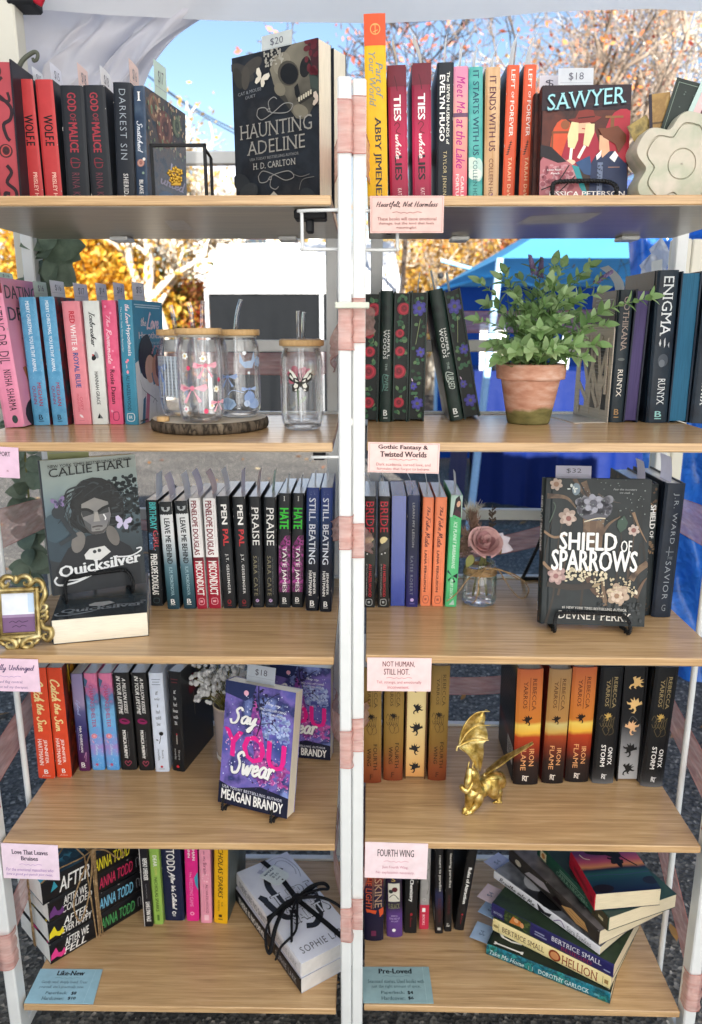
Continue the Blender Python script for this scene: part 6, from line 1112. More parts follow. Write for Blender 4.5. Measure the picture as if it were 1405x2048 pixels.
# dark botanical hardback on its stand, one behind it and a spine to the right
SHM = mott(['23292c', '2a3032', '1f2426'], 14)
br_ = mott(['5a463a', '7a6450', '463830'], 40)
shd = [('L', [(.05+.11*i, 1.0-.5*((i*7) % 5)/5), (.12+.1*i, .75-.4*((i*3) % 5)/5), (.02+.12*i, .55-.3*((i*5) % 4)/4), (.1+.1*i, .2)], .004, ('3a332e', '4a3e36', '2f2d2b')[i % 3], 1) for i in range(9)]+[('L', [(.02, .12), (.2, .13), (.3, .2)], .009, br_, 1), ('L', [(.36, .02), (.42, .12), (.44, .2)], .010, br_, 1), ('L', [(.27, .0), (.36, .1), (.42, .15)], .007, br_, 1), ('L', [(.0, .36), (.1, .4), (.22, .38)], .004, '8a7058'), ('L', [(.55, .37), (.62, .3), (.72, .25)], .007, br_, 1), ('L', [(.84, .22), (.9, .32), (.98, .42)], .005, '8a7058', 1), ('L', [(.4, .24), (.42, .42)], .012, br_), ('L', [(.47, .22), (.49, .46)], .014, '6a5444'), ('L', [(.54, .22), (.52, .48)], .012, br_), ('L', [(.0, .57), (.08, .62), (.2, .62)], .005, '8a7058'), ('L', [(.42, .64), (.5, .76), (.62, .82), (.68, .9)], .010, '5a463a', 1), ('L', [(.62, .86), (.58, .7), (.56, .62)], .008, br_, 1), ('L', [(.85, .68), (.9, .62), (1.0, .56)], .010, br_), ('L', [(.9, .8), (.96, .7), (1.0, .66)], .007, '6a5444', 1), ('L', [(.05, .72), (.3, .74), (.5, .72)], .010, '3a3430'), ('L', [(.5, .1), (.6, .14), (.72, .16)], .003, '5a5048', 1), ('L', [(.05, .3), (.1, .2), (.08, .16)], .002, '4a5a50'),
       ('E', .47, .2, .17, .12, '5a5a62'), ('X', .32, .13, .62, .22, 50, .035, '8c8c94', 4), ('X', .32, .15, .62, .23, 30, .03, '4a4a52', 5), ('F', .46, .165, .09, 'a0a0ac', '5a5a64'), ('L', [(.38, .29), (.5, .265), (.58, .265)], .0016, 'e8dcc0'), ('F', .22, .26, .085, 'a89488', '7a4e4a'), ('F', .23, .27, .06, 'c4b0a4', '8a5a54'), ('F', .1, .04, .06, 'b8a496', '96745f'), ('F', .85, .34, .055, 'c4b2a8', '8c605a'), ('V', .74, .3, .17, .11, -1.4, '3f5448'), ('E', .29, .07, .04, .06, '7a8a94'), ('X', .3, .0, .95, .3, 60, .006, '8a9490', 6), ('X', .22, .04, .32, .1, 6, .015, 'd8dcd8', 9),
       ('F', .14, .66, .09, 'a88c88', '7a5254'), ('F', .13, .665, .06, 'c0a49c', '946a68'), ('F', .73, .78, .11, 'a8927e', '7a5c4c'), ('F', .75, .785, .085, 'bca692', '8a6a58'), ('F', .72, .79, .06, 'd4c0ac', '9a7a62'), ('X', .22, .6, .62, .7, 60, .016, 'd8ccae', 7), ('X', .5, .66, .9, .8, 60, .012, 'c8b89a', 8), ('X', .55, .84, .98, .96, 60, .02, '3c4042', 9), ('V', .52, .72, .1, .04, -.4, '9a8a6c'), ('V', .9, .76, .06, .03, 1.2, 'e0d6c0'),
       ('T', 'SHIELD', .15, .36, .70, .485, WH, 'B'), ('T', 'OF', .735, .41, .84, .49, WH, 'b'), ('T', 'SPARROWS', .08, .48, .90, .625, WH, 'B'), ('T', 'Fear the monsters', .64, .06, .86, .074, 'b0b4b4', 'i'), ('T', 'we seek', .70, .082, .8, .095, 'b0b4b4', 'i'), ('T', '#1 NEW YORK TIMES BESTSELLING AUTHOR', .2, .868, .82, .887, 'd8d4cc', 's', -.01), ('T', 'DEVNEY PERRY', .17, .9, .86, .955, 'e4e0d8', 's', -.01)]
shs = [('X', .1, .02, .95, .2, 20, .08, '6a5444', 4), ('L', [(.3, .1), (.8, .16)], .002, '8a7058'), ('T', 'SHIELD', .62, .15, .92, .33, WH, 'vB'), ('T', 'OF', .66, .345, .86, .40, WH, 'vb'), ('T', 'SPARROWS', .24, .12, .58, .42, WH, 'vB'), ('L', [(.2, .46), (.5, .43), (.9, .47)], .004, '7a6450'), ('X', .1, .42, .95, .52, 24, .07, '8a7058', 5), ('T', 'DEVNEY PERRY', .3, .55, .5, .83, 'e4e0d8', 'vs'), ('T', 'New York Times bestselling author', .6, .55, .67, .86, 'b8b4ac', 'v'), ('X', .1, .86, .95, .98, 16, .06, '4a4038', 6)]
M, wd, h = face_pair('shield', UR, 2, (1081, 1247), (1289, 1254), (1076.5, 955.6), .012, 8, .030, 'dark botanical hardback with large white title on a twisted wire stand', SHM, front=SHM, hard=True, decor={'front': shd, 'spine': [('T', 'SHIELD OF SPARROWS', .3, .12, .8, .5, WH, 'vB'), ('X', .1, .5, .9, .98, 30, .08, '5a463a', 3), ('T', '1', .4, .86, .6, .92, WH, 's')]}, group='dark botanical hardbacks')
MSH, WSH = M, wd
spine_book('sh2', UR, 2, 1262, 1301, 1231, 1279, 969.5, 'dark botanical hardback standing spine out behind the one on the stand', SHM, back=mott(['23292c', '4a4038', '2a3032', '6a5848'], 30), hard=True, w=.155, pages=pages_mat('f6f8fa', 'pale_page_edges'), decor={'spine': shs, 'back': [('X', .6, .0, 1, .2, 14, .05, 'b8a898', 3)]}, group='dark botanical hardbacks')
spine_book('sav', UR, 2, 1302.6, 1342, 1234, 1332, 967, 'plain navy hardback with thin spaced capitals at the shelf end', mott(['1f2733', '252e3c', '1b222d'], 20), hard=True, w=.16, decor={'spine': [('T', 'J.R. WARD', .42, .07, .72, .44, '9aa0a6', 'vtw'), ('L', [(.5, .46), (.5, .53)], .001, '8a9096'), ('L', [(.35, .5), (.75, .5)], .001, '8a9096'), ('T', 'THE', .44, .535, .72, .555, '7a8086', 's'), ('T', 'SAVIOR', .4, .57, .68, .86, '9aa0a6', 'vtw'), ('T', 'G', .44, .9, .64, .95, '8a9096', 's')]})
# starry blue and pink ones
SAYM = mott(['23305e', '3a4a8c', '5a5aa8', '7a6ab8', '2c3468', '8a9ad8', '1c2240'], 14, rough=.38, detail=6, lo=.25, hi=.75)
BLOS = mott(['b04a9c', '6a3a8c', 'c85aa8', '4a3a7c'], 30, detail=5)
say = [('P', [(0, .82), (.2, .86), (.6, .8), (1, .84), (1, 1), (0, 1)], '1a1d34'), ('P', [(0, 0), (.45, 0), (.4, .1), (.3, .14), (0, .1)], '26305c'), ('X', .55, .2, .98, .42, 70, .03, '8a9ad4', 21), ('X', .62, .22, .95, .38, 50, .022, 'b4c4ec', 22), ('P', [(.44, .1), (.55, .3), (.62, .48), (.7, .66), (.6, .8), (.5, .7), (.46, .45), (.40, .25)], BLOS), ('X', .5, .56, .98, .76, 60, .035, BLOS, 23), ('X', .05, .05, .98, .8, 120, .008, 'd8e0f8', 3), ('X', .4, .2, .75, .85, 60, .014, '3a2a5a', 4), ('X', .5, .55, .98, .8, 60, .008, 'f0a8dc', 5), ('E', .31, .075, .035, .035, 'f0b4c8'), ('E', .2, .565, .02, .02, 'c8b0e8'), ('L', [(.48, .0), (.5, .12), (.55, .25), (.5, .4)], .002, '23203c'), ('L', [(.55, .14), (.7, .06), (.78, .03)], .0012, '23203c'), ('L', [(.55, .3), (.7, .28), (.8, .33)], .0012, '2a2444'), ('X', .42, .02, .6, .2, 22, .02, '2a2848', 6),
       ('T', 'They say...', .6, .11, .83, .145, 'e0e4f4', 'k', -.005), ('T', 'FIRST LOVES LAST FOREVER.', .52, .165, .9, .182, 'e4e8f6', 'b', -.004), ('T', 'I HOPE THEY\'RE WRONG.', .54, .2, .88, .216, 'e4e8f6', 'b', -.004),
       ('T', 'YOU', .03, .37, .93, .595, 'e8248c', 'B', -.06), ('X', .06, .4, .9, .6, 26, .012, 'f8b0d8', 9), ('T', 'Say', .10, .2, .50, .40, '2a2444', 'K', .01), ('T', 'Say', .095, .195, .495, .395, WH, 'K', .01), ('T', 'Swear', .16, .545, .80, .745, '2a2444', 'K', .0), ('T', 'Swear', .155, .54, .795, .74, WH, 'K', .0), ('T', 'USA TODAY BESTSELLING AUTHOR', .06, .845, .92, .868, 'd8d8e4', 'bw', -.01), ('T', 'MEAGAN BRANDY', .05, .875, .94, .96, WH, 'B', -.012)]
M, wd, h = face_pair('say', UL, 3, (436, 1603), (574, 1638), (465, 1360), .012, 12, .03, 'starry blue paperback with hot pink letters leaning forward on a stand', SAYM, decor={'front': say}, group='starry blue books')
MSY, WSY = M, wd
M, wd, h = face_pair('say2', UL, 3, (541, 1509.5), (661, 1521), (541.7, 1328), .001, 4, .03, 'second starry blue paperback with hot pink letters, half hidden at the post', SAYM, decor={'front': say}, group='starry blue books')
# ------------------------------------------------------------------ black wire stands
def twist(mb, pts, r, mat, step=.0035, n=6):
    P = smooth_path(pts, 3); L = [0]
    for i in range(1, len(P)): L.append(L[-1]+(P[i]-P[i-1]).length)
    tot = L[-1]; m = max(8, int(tot/step*2)); Q = []
    j = 0
    for i in range(m+1):
        s = tot*i/m
        while j < len(P)-2 and L[j+1] < s: j += 1
        Q.append(P[j].lerp(P[j+1], (s-L[j])/max(1e-9, L[j+1]-L[j])))
    for ph in (0, math.pi):
        T = []
        for i, p in enumerate(Q):
            d = (Q[min(i+1, m)]-Q[max(i-1, 0)]).normalized(); a = d.cross(Vector((0, .3, 1))); a = a.normalized() if a.length > 1e-6 else Vector((1, 0, 0)); b = d.cross(a)
            an = i*1.25+ph; T.append(p+(a*math.cos(an)+b*math.sin(an))*r*.6)
        mb.tube(T, r*.7, mat, n)
def easel(M, w, t, label, lip=.02, bar=True, back=.13, drop=.012):
    """M: frame of the shown book (front bottom left corner); the wire runs under it, up in front and behind"""
    root = thing('book_stand', label, 'stand', M, 'black wire book stands'); B = BLKM
    x0, x1 = w*.12, w*.82; y = -.006; mb = MB()
    if bar:
        twist(mb, [(x0, t+.004, .03), (x0, t+.003, -.004), (x0, .0, -.005), (x0, y-.014, -.007), (x0-.001, y-.017, lip*.4), (x0+.006, y-.004, lip), (x0+.03, y-.003, lip+.002), (x1-.03, y-.003, lip+.002), (x1-.006, y-.004, lip), (x1+.001, y-.017, lip*.4), (x1, y-.014, -.007), (x1, 0, -.005), (x1, t+.003, -.004), (x1, t+.004, .03)], .0028, B)
    else:
        for x in (x0, x1): twist(mb, [(x, t+.004, .03), (x, t+.003, -.004), (x, .0, -.005), (x, y-.006, -.006), (x, y-.004, lip)], .0022, B)
    mb.build('lip', root)
    mb = MB(); twist(mb, [(x0, t+.004, .03), ((x0+w/2)/2, t+.004, back*.8), (w/2, t+.004, back), ((x1+w/2)/2, t+.004, back*.8), (x1, t+.004, .03)], .0024, B); mb.build('back_frame', root)
    mb = MB(); q = M.inverted() @ (M @ Vector((w/2, t+.075, 0))); th = math.asin(max(-1, min(1, M.to_3x3()[2][1])))
    twist(mb, [(w/2, t+.004, back), (w/2, t+.055, .012)], .0024, B); mb.build('back_leg', root)
    for x in (x0, x1):
        mb = MB(); mb.tube([(x, .002, -.004), (x, .001, -drop)], .002, B, 8); mb.build('foot', root)
    return root
easel(MSAW, WSAW, .05, 'black twisted wire stand holding the cowboy covered book')
easel(MQK, WQK, .03, 'black twisted wire stand on top of the lying grey book', lip=.028)
easel(MSH, WSH, .032, 'black twisted wire stand under the dark botanical hardback', lip=.02)
easel(MSY, WSY, .03, 'small black wire stand under the starry blue book', lip=.014, bar=False)
# a further stand shows behind the botanical book
p = UR.shelf(2, 1045, 1160); mb = MB(); root = thing('book_stand', 'empty looking black rope edged stand behind the botanical hardback', 'stand', UR.M(p[0], p[1], ZS[2]), 'black wire book stands')
mb = MB(); twist(mb, [(0, 0, .003), (.02, -.03, .08), (.035, -.06, .15)], .003, BLKM); mb.build('back_leg', root); mb = MB(); twist(mb, [(-.002, 0, .003), (.06, .0, .003)], .003, BLKM); mb.build('lip', root)
# ------------------------------------------------------------------ stacks of lying books
def lying(key, U, k, head, foot, dz, t, w, label, spine, shift=0, **kw):
    a = U.shelf(k, *head, dz); b = U.shelf(k, *foot, dz); h = math.hypot(a[0]-b[0], a[1]-b[1])
    zx, zy = (a[0]-b[0])/h, (a[1]-b[1])/h          # from foot to head
    X = Vector((zy, -zx, 0)); Y = Vector((0, 0, -1)); Z = Vector((zx, zy, 0))
    m = Matrix(((X.x, Y.x, Z.x, 0), (X.y, Y.y, Z.y, 0), (X.z, Y.z, Z.z, 0), (0, 0, 0, 1)))
    M = U.M(b[0], b[1], ZS[k]+dz+t+.0004) @ m
    o = make_book(label, M, w, t, h, spine, **kw); BOOKS[key] = dict(o=o, w=w, t=t, h=h, M=M, edge=False, label=label); return M, h
def ly2(key, M0, h, dzz, dx, dh, rot, t, w, label, spine, **kw):
    M = Matrix.Translation((0, 0, dzz)) @ M0 @ TR(dx, 0, dh) @ RY(rot)
    o = make_book(label, M, w, t, h, spine, **kw); BOOKS[key] = dict(o=o, w=w, t=t, h=h, M=M, edge=False, label=label); return M
AFT = ink('17171b', .35)
def aft(title, c, splash, second=None):
    # lettering runs along the spine with the head at the left
    d = [('T', title, .5 if second else .24, .15 if second else .13, .86 if second else .8, .42 if not second else .40, WH, 'vbi')]
    if second: d.append(('T', second, .12, .13, .46, .44 if len(second) > 6 else .36, WH, 'vbi'))
    return {'spine': d+[('T', 'ANNA TODD', .22, .52, .76, .9, c, 'vbi'), ('P', [(.2, .0), (.45, .01), (.7, .06), (.4, .08), (.35, .11), (.5, .14), (.2, .15), (.12, .1), (.25, .06)], splash), ('L', [(.3, .94), (.7, .94), (.7, .97), (.3, .97)], .001, '8a8a90')], 'front': [('P', [(.05, .0), (.2, .03), (.5, .0), (.9, .1), (.8, .3), (.4, .22), (.1, .28)], splash)]}
hd, ft = (103, 1930), (288, 1817); T4 = .044
M0, h0 = lying('aft4', UL, 4, hd, ft, 0, T4, .13, 'lowest of four black books tied with twine, pink splash and green author', AFT, decor=aft('AFTER WE', '4a9a5a', 'e0408a', 'FELL'), pages=ink('f2f0ea', .6), group='black books tied with twine')
ly2('aft3', M0, h0*.985, T4+.0006, -.001, .001, .012, T4, .13, 'second lowest of four twined black books, yellow splash and blue author', AFT, decor=aft('AFTER', '7ac0e0', 'e8d42a', 'EVER HAPPY'), pages=ink('f2f0ea', .6), group='black books tied with twine')
ly2('aft2', M0, h0*.99, 2*T4+.0012, .002, -.003, -.02, T4, .13, 'third of four twined black books, purple splash and pink author', AFT, decor=aft('AFTER WE', 'c8305a', '6a3a7a', 'COLLIDED'), pages=ink('f2f0ea', .6), group='black books tied with twine')
ly2('aft1', M0, h0*1.0, 3*T4+.0018, -.001, .002, .01, T4*1.1, .13, 'topmost of four twined black books, blue cover and yellow author', AFT, front=mott(['1c3a4a', '16242c', '2a4a5a', '4aa0bc'], 18), decor={'spine': [('T', 'AFTER', .2, .16, .8, .47, WH, 'vbi'), ('T', 'ANNA TODD', .22, .52, .76, .9, 'e0d030', 'vbi'), ('P', [(.4, .08), (.8, .12), (.5, .15)], '3a9ab0')], 'front': [('P', [(0, 0), (.6, 0), (.5, .12), (.3, .2), (0, .16)], '4ab0d0'), ('X', .2, .2, .9, .9, 30, .06, '2a4a5a', 4), ('T', 'AFTER', .3, .5, .8, .7, WH, 'bi')]}, pages=ink('f2f0ea', .6), group='black books tied with twine')
JUTE = mott(['a88a64', '8a6e4a', 'c0a27a'], 80, rough=.85)
def frame_of(M, h, t, nb): return M, h, t*nb
root = thing('twine', 'brown twine wrapped and bowed round the four black books', 'twine', M0.copy()); mb = MB(); rg = random.Random(2)
TT = 4*T4+.008; top = -TT+T4-.003
for i in range(7):
    zz = h0*.50+rg.uniform(-.007, .007); z2 = zz+rg.uniform(-.01, .01); o_ = .0012+.0009*rg.random()
    mb.tube([(-o_-.001, T4+.001, zz), (-o_-.001, top-.001, z2), (.134, top-.001-o_, zz+.01), (.134, T4+.0006, zz+.005)], .0012, JUTE, 5)
mb.tube([(-.001, top, h0*.99), (.01, top-.001, h0*.9), (.06, top-.002, h0*.6)], .0014, JUTE, 5)
for i in range(4):
    xx = .05+i*.002; mb.tube([(xx, top-.001, h0*.5), (xx+.01, top-.001, h0*1.005), (xx+.012, T4*.5, h0*1.012), (xx+.014, T4+.0006, h0*1.005)], .0012, JUTE, 5)
mb.build('wrap', root)
mb = MB(); L_ = [(.0, top-.004, .5), (-.012, top+.02, .62), (-.016, top+.07, .76), (-.018, top+.115, .72), (-.017, top+.08, .62), (-.012, top+.02, .54), (.0, top-.004, .5)]
mb.tube(smooth_path([(x, y, z*h0) for x, y, z in L_], 6), .0014, JUTE, 6, False)
L_ = [(.0, top-.004, .5), (-.008, top+.005, .38), (-.012, top+.03, .28), (-.012, top+.03, .2), (-.006, top+.0, .3), (.0, top-.004, .48)]
mb.tube(smooth_path([(x, y, z*h0) for x, y, z in L_], 6), .0014, JUTE, 6, False)
mb.tube(smooth_path([(0, top-.004, .5*h0), (-.004, top-.002, .62*h0), (-.003, top-.003, .85*h0), (.0, top+.01, 1.01*h0)], 5), .0013, JUTE, 6)
mb.build('bow', root)
# black and white pair tied with black ribbon
TS = .031
MS, hs = lying('soph2', UL, 4, (470, 1800), (602, 1988), 0, TS, .118, 'black spined paperback beneath the white one tied with black ribbon', ink('1a1a1e', .4), front='c8c8d4', decor={'spine': [('T', 'THERE IS NO DEVIL', .28, .08, .74, .5, WH, 'vB'), ('T', 'SOPHIE LARK', .3, .66, .7, .95, 'b8b8bc', 'vw')]}, pages=ink('dcd8d4', .7), group='ribbon tied pair')
WSN = mott(['dfe1ee', 'e8eaf4', 'd4d6e6'], 10)
sn = [('L', [(.13, .40), (.17, .50), (.26, .60), (.38, .60), (.42, .50), (.34, .40), (.32, .27), (.42, .16), (.58, .13), (.7, .17)], .013, '26262c'), ('P', [(.05, .33), (.12, .31), (.19, .36), (.17, .42), (.09, .41)], '26262c'), ('L', [(.44, .74), (.58, .76), (.74, .70), (.84, .60), (.9, .50)], .013, '26262c'), ('X', .3, .14, .6, .22, 6, .012, 'e0e0e4', 4), ('L', [(.4, .12), (.6, .1), (.74, .06), (.86, .1), (.9, .2), (.86, .26)], .001, '6a6c86'), ('L', [(.4, .08), (.5, .05), (.7, .02), (.88, .06), (.95, .2), (.9, .3)], .001, '6a6c86'), ('P', [(.3, .09), (.38, .07), (.42, .1), (.36, .13)], 'b8bad0'),
      ('T', 'THERE', .22, .36, .96, .5, '26262c', 'B'), ('T', 'THERE', .235, .365, .945, .49, 'e8eaf4', 'b'), ('T', 'ARE NO', .3, .505, .9, .57, '3c3e58', 'B'), ('T', 'ARE NO', .31, .508, .89, .566, 'dcdeec', 'b'), ('T', 'SAINTS', .3, .585, .98, .7, '26262c', 'B'), ('T', 'SAINTS', .315, .592, .965, .69, 'e8eaf4', 'b'), ('T', 'SOPHIE LARK', .12, .88, .95, .94, '3c3c48', 'tw')]
MW = ly2('soph1', MS, hs, TS+.0006, .001, .0, .015, TS*.95, .118, 'white paperback with a black snake tied with black ribbon', 'e6e4e8', front=WSN, decor={'front': sn, 'spine': [('T', 'THERE ARE NO SAINTS', .25, .06, .75, .52, '8a8a92', 'vB'), ('T', 'SOPHIE LARK', .3, .66, .7, .95, '9a9aa2', 'vw')]}, pages=ink('dcd8d4', .7), group='ribbon tied pair')
VEL = ink('121216', .8); root = thing('ribbon', 'black velvet ribbon bowed round the pair of books', 'ribbon', MW.copy())
mb = MB(); b_ = .0062
def band(P, wv): # flat band: centre points with a width direction
    wv = Vector(wv); mb.grid([[Vector(p)+wv*.5, Vector(p)-wv*.5] for p in P], VEL, False)
TB = TS*1.96+.001
zc, xc = hs*.50, .068
band([(-.0012, TB-.0005, hs*.42), (-.0012, -.0012, hs*.46), (xc, -.003, zc), (.1195, -.0012, hs*.56), (.1195, TB, hs*.58)], (0, 0, .011))
band([(.06, -.0012, hs*1.002), (.07, -.0016, hs*.8), (xc, -.0030, zc), (.085, -.0016, hs*.2), (.095, -.0012, -.0012), (.095, TB, -.0012)], (.011, 0, 0))
mb.build('band', root)
mb = MB(); K = Vector((xc, -.006, zc))
def loop(pts, r=.0045): mb.tube(smooth_path([K+Vector(p) for p in pts], 6), r, VEL, 7, True, flat=.5)
mb.ball(K, (.011, .007, .011), VEL, 8)
loop([(0, 0, 0), (-.04, -.010, -.012), (-.082, -.004, -.035), (-.094, .02, -.052), (-.09, .03, -.06), (-.07, -.003, -.045), (-.03, -.004, -.01), (0, 0, 0)])
loop([(0, 0, 0), (.03, -.012, .0), (.055, -.014, -.008), (.058, -.01, -.022), (.04, -.012, -.016), (.01, -.004, -.004)])
loop([(0, 0, 0), (-.03, -.008, -.035), (-.05, -.004, -.07), (-.06, -.001, -.088)], .0046)
loop([(0, 0, 0), (-.022, -.008, -.04), (-.045, -.004, -.075), (-.08, .004, -.085), (-.088, .03, -.08)], .0044)
loop([(0, 0, 0), (.03, -.01, -.03), (.05, -.008, -.06), (.062, -.002, -.1)], .0044)
mb.build('bow', root)
root = thing('gift_tag', 'white cut corner paper tag tied on top of the ribboned pair', 'tag', MW @ TR(.062, -.0035, hs*.70) @ RY(-.35)); mb = MB()
pts = [(0, 0), (.042, 0), (.05, .01), (.05, .055), (0, .055), (0, .0)]
pts = [(-.012, .05), (.03, .05), (.03, .008), (.022, 0), (-.004, 0), (-.012, .008)]
mb.add([(x, 0, z) for x, z in pts]+[(x, -.0006, z) for x, z in pts], [(0, 1, 2, 3, 4, 5), (11, 10, 9, 8, 7, 6)]+[(i, (i+1) % 6, 6+(i+1) % 6, 6+i) for i in range(6)], ink('e4ecea', .6))
F_ = Face(mb, (-.012, -.0007, .05), (1, 0, 0), (0, 0, -1), .042, .05, 0, (0, -1, 0)); F_.draw([('T', 'was $30', .15, .1, .85, .22, '5a6a7a', 'k'), ('T', 'now', .3, .3, .6, .4, '5a6a7a', 'k'), ('T', '$25', .3, .45, .7, .58, '4a5a6a', ''), ('T', 'both', .3, .65, .6, .74, '5a6a7a', 'k'), ('E', .5, .9, .05, .05, '1a1a1e')]); mb.build('paper', root)
# loose pile on the right
YP = pages_mat('e6d6b4', 'aged_page_edges'); kz = dict(pages=YP, group='pile of old paperbacks')
gs = 'pile of old paperbacks'
lying('st1', UR, 4, (973, 1909), (1220, 2009), 0, .024, .15, 'lowest old paperback of the pile, teal water picture on its spine', mott(['12566a', '1f7a8c', '0f4450', '2a8a8a', '1c5a4a'], 40), front=mott(['10181c', '1a2a24', '141c1e'], 20), decor={'spine': [('T', 'Take Me Home', .2, .03, .6, .32, 'd0e4e8', 'vsi'), ('L', [(.15, .36), (.55, .36)], .001, 'a8c8cc'), ('L', [(.2, .39), (.6, .39)], .001, 'a8c8cc'), ('T', 'DOROTHY GARLOCK', .22, .44, .6, .84, 'd8ecee', 'vs'), ('R', .3, .88, .5, .92, '5a9aa8')], 'front': [('T', 'I C', .04, .05, .3, .3, WH, 's')]}, **kz)
lying('st2', UR, 4, (985.5, 1861), (1220, 1980), .0255, .027, .14, 'cream spined old paperback second from the bottom of the pile', mott(['e8d694', 'efe0a8', 'e2cc84'], 15), front=mott(['2a3a24', '4a5a34'], 20), decor={'spine': [('E', .5, .03, .12, .2, '9a8a5a'), ('R', .2, .055, .8, .058, '6a5a3a'), ('T', 'BERTRICE SMALL', .3, .09, .72, .46, '5a3a2a', 'vs'), ('E', .5, .55, .42, .42, '8a3a22'), ('E', .5, .55, .3, .3, 'c88a5a'), ('T', 'HELLION', .16, .61, .84, .9, '8a2a1a', 'vs'), ('R', .2, .94, .8, .943, '6a5a3a'), ('R', .35, .955, .65, .985, '9a7a4a')]}, **kz)
lying('st3', UR, 4, (983, 1831), (1226, 1957), .054, .028, .14, 'navy spined old paperback with a small couple painted on its spine', '26245a', front=mott(['1c2a24', '2c3c2a', '141c18'], 15), decor={'spine': [('T', 'NEW WORLD', .3, .02, .5, .1, 'a8b0c8', 'v'), ('R', 0, .115, 1, .34, '2a3a28'), ('X', .1, .12, .9, .33, 30, .1, '4a5a30', 3), ('P', [(.2, .16), (.8, .19), (.7, .26), (.3, .27)], 'c8783a'), ('E', .6, .22, .16, .16, 'e0b080'), ('E', .45, .27, .2, .14, 'd89a6a'), ('R', .3, .38, .4, .48, '8a90b0'), ('R', .5, .38, .6, .46, '8a90b0'), ('T', 'BERTRICE SMALL', .5, .52, .84, .91, 'dcdce4', 'vs'), ('T', 'BESIEGED', .16, .6, .44, .84, '8a2c4a', 'vs'), ('R', .3, .93, .4, .98, '8a90b0')]}, **kz)
lying('st4', UR, 4, (988, 1757), (1199, 1911), .084, .017, .15, 'slim white spined paperback slanted across the pile', 'e2e2e6', front=mott(['16181c', '3a3c42', '8a8c92', '202226'], 10, detail=3), decor={'spine': [('T', 'Breathe into Me', .2, .06, .8, .42, '3a3a40', 'vk'), ('P', [(.1, .46), (.9, .44), (.5, .52), (.8, .58), (.2, .56)], '26242a'), ('L', [(.2, .6), (.8, .66), (.3, .7)], .002, '8a7aa0'), ('T', 'Sara Fawkes', .2, .72, .8, .93, '7a7a84', 'vs')], 'front': [('E', .4, .3, .3, .2, 'b8b8bc'), ('E', .6, .6, .25, .3, '9a9a9e', .5), ('E', .2, .5, .2, .2, '141416')]}, **kz)
lying('st5', UR, 4, (1018, 1722), (1197, 1892), .103, .03, .16, 'thick old paperback with a gloved hand and fan on its spine', mott(['2a2826', '3c3632', '211f20'], 12), front=mott(['2c2a30', '7a7270', '1c1b1e', '4a4440'], 9, detail=3), decor={'spine': [('P', [(.2, .2), (.6, .25), (.8, .42), (.5, .5), (.3, .38)], 'a8a0a4'), ('P', [(.3, .52), (.7, .55), (.6, .62), (.3, .64)], '1c1216'), ('P', [(.1, .78), (.4, .62), (.8, .72), (.7, .86), (.3, .9)], 'c89a62'), ('L', [(.3, .88), (.4, .66)], .001, '8a5a34'), ('L', [(.45, .88), (.6, .7)], .001, '8a5a34'), ('E', .5, .12, .2, .3, 'c8bca8')]}, **kz)
lying('st6', UR, 4, (1075, 1712), (1216, 1863), .134, .028, .15, 'green spined old paperback under the red one', mott(['1c4034', '25503f', '16342c'], 15), front=mott(['1a2a2c', '2c4a44'], 12), decor={'spine': [('R', .2, .05, .8, .14, 'd8c8a0'), ('E', .5, .095, .2, .2, 'b8763a'), ('T', 'CARLA NEGGERS', .2, .3, .5, .74, '8aa890', 'vs'), ('R', .6, .34, .66, .7, '7a9a86'), ('R', .74, .34, .8, .6, '7a9a86'), ('R', 0, .8, 1, 1, '4a4230'), ('R', .36, .88, .56, .94, 'c8b890')]}, **kz)
lying('st7', UR, 4, (1139, 1735), (1188, 1822), .163, .034, .12, 'red spined paperback on top of the pile with a sunset palm cover', 'c01c34', front=gradz([(0, '16203c'), (.2, '1c3a4c'), (.35, '2a5a58'), (.44, '1a2440'), (.5, 'd88a5a'), (.6, 'c0506a'), (.75, '6a3a6c'), (1, '2c2448')], 0, .13, nscale=8, namt=.2, axis='Z'), decor={'spine': [('R', .4, .2, .62, .75, '8a1024'), ('R', .3, .86, .6, .94, '8a1024')], 'front': [('L', [(.62, .0), (.75, .25), (.88, .45)], .003, '15131c'), ('L', [(.5, .22), (.62, .3), (.72, .3)], .004, '15131c'), ('E', .62, .3, .1, .06, '15131c', .6), ('E', .6, .3, .1, .05, '15131c', -.6), ('E', .63, .36, .04, .1, '15131c'), ('E', .5, .04, .3, .1, '15131c'), ('E', .6, .1, .16, .1, '15131c', .7), ('E', .16, .9, .16, .08, '1c1620'), ('E', .93, .8, .12, .08, '1a2030'), ('L', [(.0, .62), (.3, .6), (.6, .63), (1, .6)], .002, '3a4a6a'), ('L', [(.1, .1), (.14, .2), (.22, .24)], .002, 'e8d8c0')]}, **kz)
